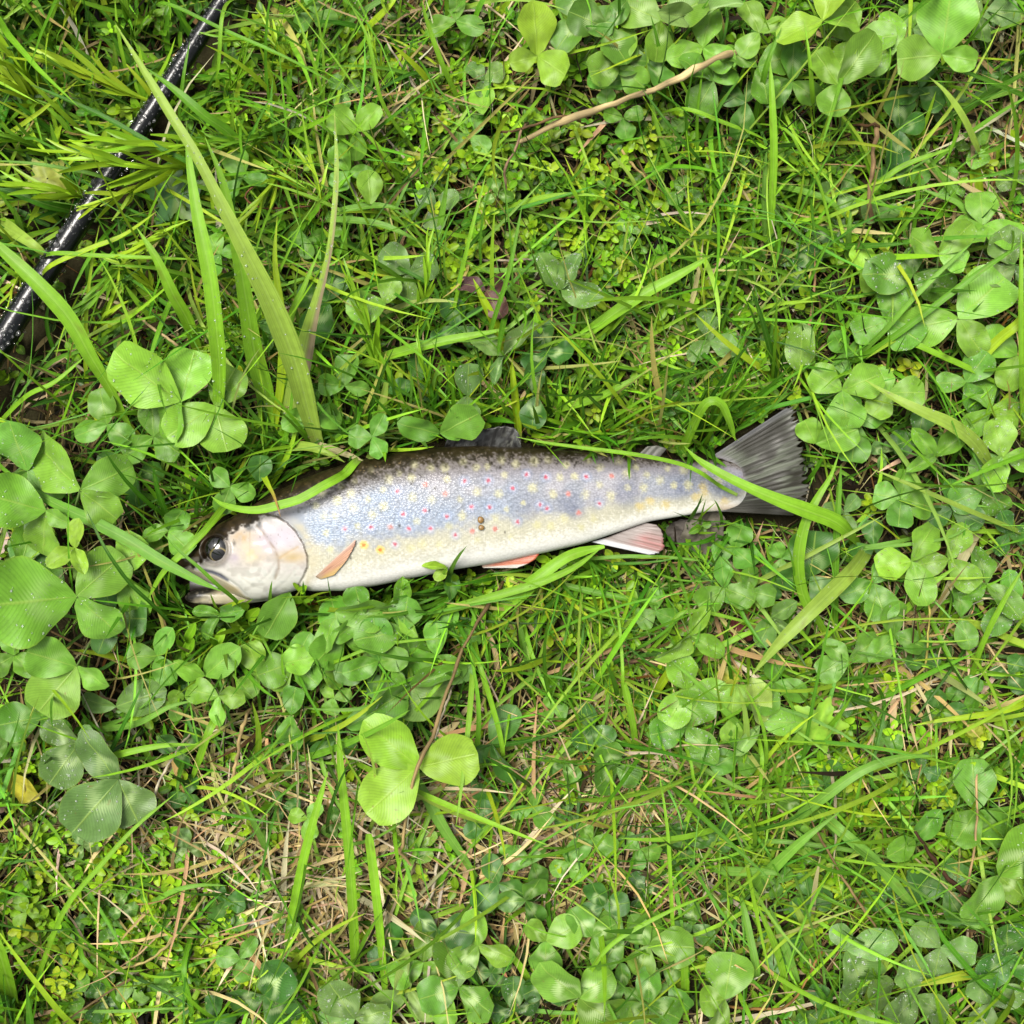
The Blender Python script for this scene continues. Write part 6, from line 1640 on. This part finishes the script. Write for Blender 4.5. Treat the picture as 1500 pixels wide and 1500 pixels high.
def to_world(q, z=0.0):
    return np.stack([(q[:, 0] - 750) * PX, (750 - q[:, 1]) * PX, np.full(len(q), z)], 1)

def blades_mass(name, q, length, width, phi0, kappa, colrs, r, mat, label, K_=7, az=None, across=3, z0=-0.002, keepclear=True, wav=0.15, over=False):
    n = len(q)
    base = to_world(q, z0)
    az = r.uniform(0, 2 * np.pi, n) if az is None else az
    s = np.linspace(0, 1, K_ + 1)
    L = length[:, None] * s[None]
    ph = np.clip(phi0[:, None] + kappa[:, None] * s[None], 0, 2.3)
    dr = np.sin(ph); dzz = np.cos(ph)
    step = length / K_
    rr = np.concatenate([np.zeros((n, 1)), np.cumsum((dr[:, 1:] + dr[:, :-1]) / 2, 1)], 1) * step[:, None]
    zz = np.concatenate([np.zeros((n, 1)), np.cumsum((dzz[:, 1:] + dzz[:, :-1]) / 2, 1)], 1) * step[:, None]
    a = az[:, None] + wav * r.normal(0, 1, (n, 1)) * s[None] * 2
    X = base[:, :1] + rr * np.cos(a); Y = base[:, 1:2] + rr * np.sin(a); Z = np.maximum(base[:, 2:] + zz, 0.0008 + 0 * zz) ; Z[:, 0] = base[:, 2]
    C_ = np.stack([X, Y, Z], 2)
    if keepclear:
        ok = ~((blocked(C_) if over else ((fish_top(C_) > 0) | rod_over(C_))).any(1))
        C_, a, s_w, colrs, width = C_[ok], a[ok], None, colrs[ok], width[ok]; n = len(C_)
    lat = np.stack([-np.sin(a), np.cos(a), np.zeros_like(a)], 2)
    tw = r.normal(0, 0.5, (n, 1, 1))
    lat = lat * np.cos(tw) + np.array([0, 0, 1.0]) * np.sin(tw)
    prof = np.interp(s, [0, .15, .6, .88, 1], [.6, 1, .9, .5, .04])
    w = width[:, None] * prof[None] / 2
    u = np.linspace(-1, 1, across)
    V = C_[:, :, None] + w[..., None, None] * (u[None, None, :, None] * lat[:, :, None]) + (w[..., None] * 0.35 * np.abs(u)[None, None])[..., None] * np.array([0, 0, 1.0])
    gf = grid_faces(K_ + 1, across)[:, ::-1]
    F = (gf[None] + (np.arange(n) * (K_ + 1) * across)[:, None, None]).reshape(-1, 4)
    uv = np.stack([np.broadcast_to((u + 1)[None, None] / 2, (n, K_ + 1, across)), np.broadcast_to(s[None, :, None], (n, K_ + 1, across))], 3).reshape(-1, 2)
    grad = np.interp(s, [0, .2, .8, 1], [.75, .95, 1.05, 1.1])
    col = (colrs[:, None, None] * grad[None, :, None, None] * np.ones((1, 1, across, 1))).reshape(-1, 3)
    o = link(name, mesh_np(name, V.reshape(-1, 3), F, mat, uv, col))
    tag(o, label, None, None, 'stuff')
    return o

def palette(cols, p, n, r, jit=0.18):
    c = np.array([(veg if x[1] > x[0] * 1.12 else lin)(x) * K for x in cols])[r.choice(len(cols), n, p=p)]
    return c * (1 + jit * r.normal(0, 1, (n, 1))).clip(0.5, 1.6) * (1 + 0.08 * r.normal(0, 1, (n, 3))).clip(0.6, 1.4)

R5 = np.random.default_rng(77)
# thatch: dead straw lying flat on the soil
d_thatch = field([(1460, 220, 90, 160, .5), (860, 1190, 180, 130, .5), (430, 1270, 140, 150, .6), (700, 1270, 140, 90, .5), (1050, 850, 120, 60, .4), (900, 1000, 120, 80, .3), (640, 90, 160, 90, .3), (1050, 560, 120, 70, .3)], .42)
n = 24000
q = scatter(n, d_thatch, 420, R5)
ln = R5.gamma(3.0, 0.009, n).clip(0.008, 0.075)
THATCH = [(156, 138, 88), (112, 96, 56), (76, 62, 36), (48, 38, 22), (124, 82, 38), (196, 178, 122), (30, 25, 14)]
def lay(n, r):
    return r.normal(1.45, 0.16, n), r.normal(0.05, 0.25, n)
p0, kp = lay(n, R5)
o = blades_mass('straw_litter', q, ln, R5.gamma(2.2, 0.00042, n).clip(0.0003, 0.0028), p0, kp, palette(THATCH, [.13, .17, .22, .2, .05, .06, .17], n, R5, .25), R5, M_DRY,
                'dead straw and leaf litter matted over the soil', K_=4, across=2, z0=0.001)
d_straw = field([(1465, 220, 60, 150, .8), (870, 1180, 150, 120, .6), (440, 1280, 110, 130, 1.0), (690, 1270, 120, 90, .8), (1060, 860, 100, 60, .5), (250, 1240, 110, 90, .6), (600, 80, 120, 90, .5), (1330, 960, 90, 60, .5), (1050, 540, 90, 60, .3)], .02)
n = 4200
q = scatter(n, d_straw, 200, R5)
p0, kp = lay(n, R5)
blades_mass('pale_straw', q, R5.gamma(4.0, 0.009, n).clip(0.012, 0.08), R5.gamma(3, 0.0004, n).clip(0.0005, 0.003), p0 - 0.12, kp + .12, palette([(222, 204, 148), (206, 180, 118), (232, 220, 180), (186, 158, 104)], [.35, .3, .2, .15], n, R5, .2), R5, M_DRY,
            'pale dead grass straw showing in patches between the plants', K_=5, across=3, z0=0.002)
# creeping ground cover: little sprigs of paired oval leaves
d_thyme = field([(830, 310, 210, 110, 1), (760, 130, 240, 120, .5), (400, 90, 130, 110, .5), (1040, 480, 150, 110, .7), (1190, 270, 100, 60, .5), (150, 1330, 190, 120, 1), (250, 1430, 200, 80, .8),
                 (50, 1130, 70, 80, .6), (1250, 1160, 150, 120, .7), (790, 890, 110, 70, .6), (930, 910, 90, 70, .5), (1400, 1090, 100, 80, .5), (620, 250, 90, 80, .3), (1440, 260, 70, 70, .4), (1000, 330, 80, 100, .6), (1190, 1400, 90, 80,   .4)], .07)
def ground_cover(name, n, dens, ext, r, label, leaf_mm, hmin, hmax, cols, p, lobes=(0.62, 0.5)):
    q = scatter(n, dens, ext, r)
    base = to_world(q, 0)
    hgt = r.uniform(hmin, hmax, n)
    base[:, 2] = hgt
    ok = ~((hgt < fish_top(base)) | rod_hit(base, 0.003))
    base = base[ok]; n = len(base)
    nl = 8
    ph0 = r.uniform(0, np.pi, n)
    tilt = r.normal(0, 0.28, (n, 2))
    nv, nu = 5, 3
    v = np.linspace(0, 1, nv); u = np.linspace(-1, 1, nu)
    hw = np.array([0.12, 0.74, 1.0, 0.88, 0.30]) * lobes[0] / 2
    X0 = hw[:, None] * u; Y0 = np.repeat(v[:, None], nu, 1); Z0 = np.abs(X0) * 0.45 - 0.12 * v[:, None] ** 2
    loc = np.stack([X0, Y0, Z0], 2).reshape(-1, 3)
    Vs, Cs, cen = [], [], []
    bcol = palette(cols, p, n, r, .16)
    for k in range(nl):
        lvl = k // 2
        L = leaf_mm * r.uniform(0.75, 1.2, n) * [0.62, 1.0, 1.05, .95][lvl] / 1000
        yaw = ph0 + (lvl % 2) * np.pi / 2 + (k % 2) * np.pi + r.normal(0, .25, n)
        pitch = np.array([0.95, 0.42, 0.1, -0.1])[lvl] + r.normal(0, .22, n)
        cz = base.copy(); cz[:, 2] -= lvl * leaf_mm / 1000 * 0.5
        cz[:, :2] -= tilt * (lvl * leaf_mm / 1000 * 0.55)
        Y = np.stack([np.cos(yaw) * np.cos(pitch), np.sin(yaw) * np.cos(pitch), np.sin(pitch)], 1)
        Y[:, :2] += tilt * 0.5
        X = np.stack([np.sin(yaw), -np.cos(yaw), np.zeros(n)], 1)
        Z = np.cross(X, Y)
        V = cz[:, None] + L[:, None, None] * (loc[None, :, :1] * X[:, None] + loc[None, :, 1:2] * Y[:, None] + loc[None, :, 2:] * Z[:, None])
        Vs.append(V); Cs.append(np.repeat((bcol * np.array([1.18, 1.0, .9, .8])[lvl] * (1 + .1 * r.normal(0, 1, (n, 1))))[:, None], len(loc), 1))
    V = np.stack(Vs, 1).reshape(n * nl, len(loc), 3); Cc = np.stack(Cs, 1).reshape(n * nl, len(loc), 3)
    keep = (V[:, :, 2].min(1) > 0.0005) & ~blocked(V[:, 6:12:3]).any(1)
    V, Cc = V[keep], Cc[keep]
    m = len(V)
    F = (grid_faces(nv, nu)[:, ::-1][None] + (np.arange(m) * nv * nu)[:, None, None]).reshape(-1, 4)
    uv = np.tile(np.stack([np.tile((u + 1) / 2, nv), np.repeat(v, nu)], 1), (m, 1))
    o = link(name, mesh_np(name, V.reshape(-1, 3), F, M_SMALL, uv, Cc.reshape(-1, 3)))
    tag(o, label, None, None, 'stuff')
    # thin stems from each sprig down to the soil
    a = r.uniform(0, 6.28, n)
    foot = base.copy(); foot[:, :2] += np.stack([np.cos(a), np.sin(a)], 1) * (base[:, 2:] * 0.8); foot[:, 2] = -0.001
    mid = (base + foot) / 2; mid[:, :2] = base[:, :2] * .7 + foot[:, :2] * .3
    pth = np.stack([foot, mid, base], 1)
    lat = np.stack([-np.sin(a), np.cos(a), np.zeros(n)], 1)
    w = 0.00022
    lat2 = np.stack([np.cos(a), np.sin(a), np.ones(n)], 1) * 0.7
    Vst = np.stack([pth + lat[:, None] * w, pth + lat2[:, None] * w, pth - lat[:, None] * w], 2).reshape(-1, 3)
    Fst = (grid_faces(3, 3)[None] + (np.arange(n) * 9)[:, None, None]).reshape(-1, 4)
    uvs = np.zeros((len(Vst), 2))
    cst = np.repeat((lin((150, 120, 70)) * K)[None], len(Vst), 0)
    o2 = link('cover_stems', mesh_np('cover_stems', Vst, Fst, M_DRY, uvs, cst), o); o2['kind'] = 'stuff'
THY = [(150, 200, 52), (124, 182, 48), (96, 156, 44), (176, 214, 70), (78, 134, 44)]
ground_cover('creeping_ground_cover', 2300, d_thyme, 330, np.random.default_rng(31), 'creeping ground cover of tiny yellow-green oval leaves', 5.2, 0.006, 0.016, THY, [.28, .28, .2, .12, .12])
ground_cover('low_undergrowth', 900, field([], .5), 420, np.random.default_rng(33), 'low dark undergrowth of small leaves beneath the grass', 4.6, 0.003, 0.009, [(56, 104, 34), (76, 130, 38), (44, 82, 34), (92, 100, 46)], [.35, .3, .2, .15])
# fine grass
d_fine_ = field([(860, 1010, 190, 140, .8), (1120, 260, 240, 180, .6), (1010, 570, 160, 100, .6), (1150, 1250, 250, 150, .4), (560, 330, 160, 160, .4), (300, 420, 220, 160, .4), (420, 1330, 160, 180, .3), (1300, 560, 200, 120, .3)], .33)
_holes = field([(440, 1280, 120, 120, .75), (690, 1270, 110, 80, .6), (870, 1180, 120, 90, .4), (850, 290, 220, 130, .8), (150, 1320, 170, 120, .75), (1460, 220, 60, 130, .4)], 0)
d_fine = lambda x, y: d_fine_(x, y) * (1 - np.clip(_holes(x, y), 0, .9))
n = 7000
q = scatter(n, d_fine, 420, R5)
FINE = [(108, 172, 52), (136, 196, 60), (76, 138, 40), (108, 170, 80), (164, 206, 70), (190, 188, 100), (54, 104, 30)]
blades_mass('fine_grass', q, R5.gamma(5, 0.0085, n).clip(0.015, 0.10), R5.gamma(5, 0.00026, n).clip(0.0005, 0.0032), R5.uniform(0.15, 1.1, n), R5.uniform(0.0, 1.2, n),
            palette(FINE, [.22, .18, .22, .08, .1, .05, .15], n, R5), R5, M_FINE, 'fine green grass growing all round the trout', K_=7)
# longer, wider blades lying over the turf
d_long = field([(860, 1000, 220, 150, .6), (1100, 300, 260, 160, .6), (1000, 560, 200, 100, .6), (1150, 1230, 260, 180, .7), (560, 360, 180, 160, .6), (320, 330, 200, 160, .5), (480, 1280, 200, 200, .5), (1330, 980, 200, 120, .5), (700, 60, 260, 90, .4)], .22)
_h2 = field([(130, 760, 140, 240, .9), (1230, 70, 260, 90, .7), (590, 950, 120, 80, .7), (613, 1120, 90, 90, .9), (800, 1400, 160, 90, .5), (850, 280, 230, 130, .9), (440, 1290, 140, 120, .75), (160, 1330, 160, 110, .8), (700, 1260, 110, 80, .5), (1390, 430, 130, 110, .8), (1380, 640, 150, 120, .7), (1440, 860, 90, 90, .8), (1380, 1400, 150, 110, .7), (920, 60, 120, 70, .6), (1240, 850, 80, 60, .5), (150, 1120, 90, 80, .7)], 0)
n = 1700
q = scatter(n, lambda x, y: d_long(x, y) * (1 - np.clip(_h2(x, y), 0, .92)), 400, R5)
LONG = [(140, 196, 74), (116, 176, 66), (164, 208, 84), (92, 154, 52), (150, 194, 104), (188, 196, 104)]
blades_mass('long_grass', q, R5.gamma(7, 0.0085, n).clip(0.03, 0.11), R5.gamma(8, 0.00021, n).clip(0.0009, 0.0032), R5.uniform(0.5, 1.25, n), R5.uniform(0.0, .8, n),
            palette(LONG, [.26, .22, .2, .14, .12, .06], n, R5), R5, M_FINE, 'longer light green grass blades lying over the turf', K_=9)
# grass pressed aside by the trout: rooted along its outline, leaning away
m_ = 1500
xe = R5.uniform(255, 1185, m_); low = R5.random(m_) < .5
ye = np.where(low, fish_yb(np.clip(xe, 262, 1103)) + R5.uniform(6, 50, m_), fish_yt(np.clip(xe, 262, 1103)) - R5.uniform(6, 50, m_))
ye = np.where((xe < 395) & low, np.maximum(ye, 893 + R5.uniform(0, 40, m_)), ye); ye = np.where((xe > 1040) & ~low, np.minimum(ye, 660 - (xe - 1040) * .55 - R5.uniform(6, 40, m_)), ye)
aze = np.where(low, -np.pi / 2, np.pi / 2) + R5.normal(0, .95, m_)
blades_mass('pressed_grass', np.stack([xe, ye], 1), R5.gamma(5, 0.007, m_).clip(0.012, 0.07), R5.gamma(5, 0.0003, m_).clip(0.0006, 0.003), R5.uniform(0.2, 1.2, m_), R5.uniform(0.0, .9, m_),
            palette(FINE, [.22, .18, .22, .08, .1, .05, .15], m_, R5), R5, M_FINE, 'grass pressed aside along the edge of the trout', K_=7, az=aze)
m2 = 420
ok_ = np.where(~(low & (xe > 680) & (xe < 990)))[0]
sel = R5.choice(ok_, m2)
low2 = low[sel]
blades_mass('overhanging_grass', np.stack([xe[sel], np.where(low2, fish_yb(np.clip(xe[sel], 395, 1103)) + R5.uniform(8, 30, m2), fish_yt(np.clip(xe[sel], 262, 1040)) - R5.uniform(8, 30, m2))], 1), R5.uniform(0.025, 0.052, m2), R5.gamma(5, 0.0003, m2).clip(0.0006, 0.0028),
            R5.uniform(0.05, 0.4, m2), R5.uniform(0.1, .7, m2), palette(FINE, [.22, .18, .22, .08, .1, .05, .15], m2, R5), R5, M_FINE, "grass tips reaching over the trout's edges", K_=8, az=np.where(low2, np.pi / 2, -np.pi / 2) + R5.normal(0, .8, m2), over=True)
# wisps that lie flatter and weave over the rest
n = 3000
q = scatter(n, d_fine, 420, R5)
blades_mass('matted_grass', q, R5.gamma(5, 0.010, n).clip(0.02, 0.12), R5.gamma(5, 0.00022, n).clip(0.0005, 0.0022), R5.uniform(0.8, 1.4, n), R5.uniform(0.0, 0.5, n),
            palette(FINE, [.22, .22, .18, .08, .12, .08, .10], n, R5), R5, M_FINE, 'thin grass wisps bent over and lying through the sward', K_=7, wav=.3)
# narrow leaves of the shoots' underlayer, upper left
n = 1500
q = scatter(n, field([(130, 180, 230, 230, 1), (420, 200, 120, 160, .5), (560, 520, 120, 100, .4)], .02), 300, R5)
blades_mass('narrow_leaf_undergrowth', q, R5.uniform(0.012, 0.028, n), R5.uniform(0.0018, 0.0032, n), R5.uniform(0.6, 1.3, n), R5.uniform(0, .5, n),
            palette([(120, 180, 56), (90, 150, 50), (152, 200, 66), (70, 128, 60)], [.35, .3, .2, .15], n, R5), R5, M_FINE, 'dense narrow leaves under the leafy shoots round the rod', K_=5, az=R5.normal(2.6, .9, n), z0=0.004)
# coarser grass and clover beyond the frame so that the lawn goes on
n = 30000
ang = R5.uniform(0, 2 * np.pi, n); rad = 0.30 + 0.95 * R5.random(n) ** 1.25
q = np.stack([750 + rad * np.cos(ang) / PX, 750 - rad * np.sin(ang) / PX], 1)
blades_mass('surrounding_grass', q, R5.gamma(5, 0.012, n).clip(0.02, 0.14), R5.gamma(5, 0.0006, n).clip(0.001, 0.006), R5.uniform(0.2, 1.2, n), R5.uniform(0.1, 1.2, n),
            palette(FINE, [.22, .18, .22, .08, .1, .05, .15], n, R5), R5, M_FINE, 'grass carrying on all round beyond the trout', K_=4)
settle_labels()
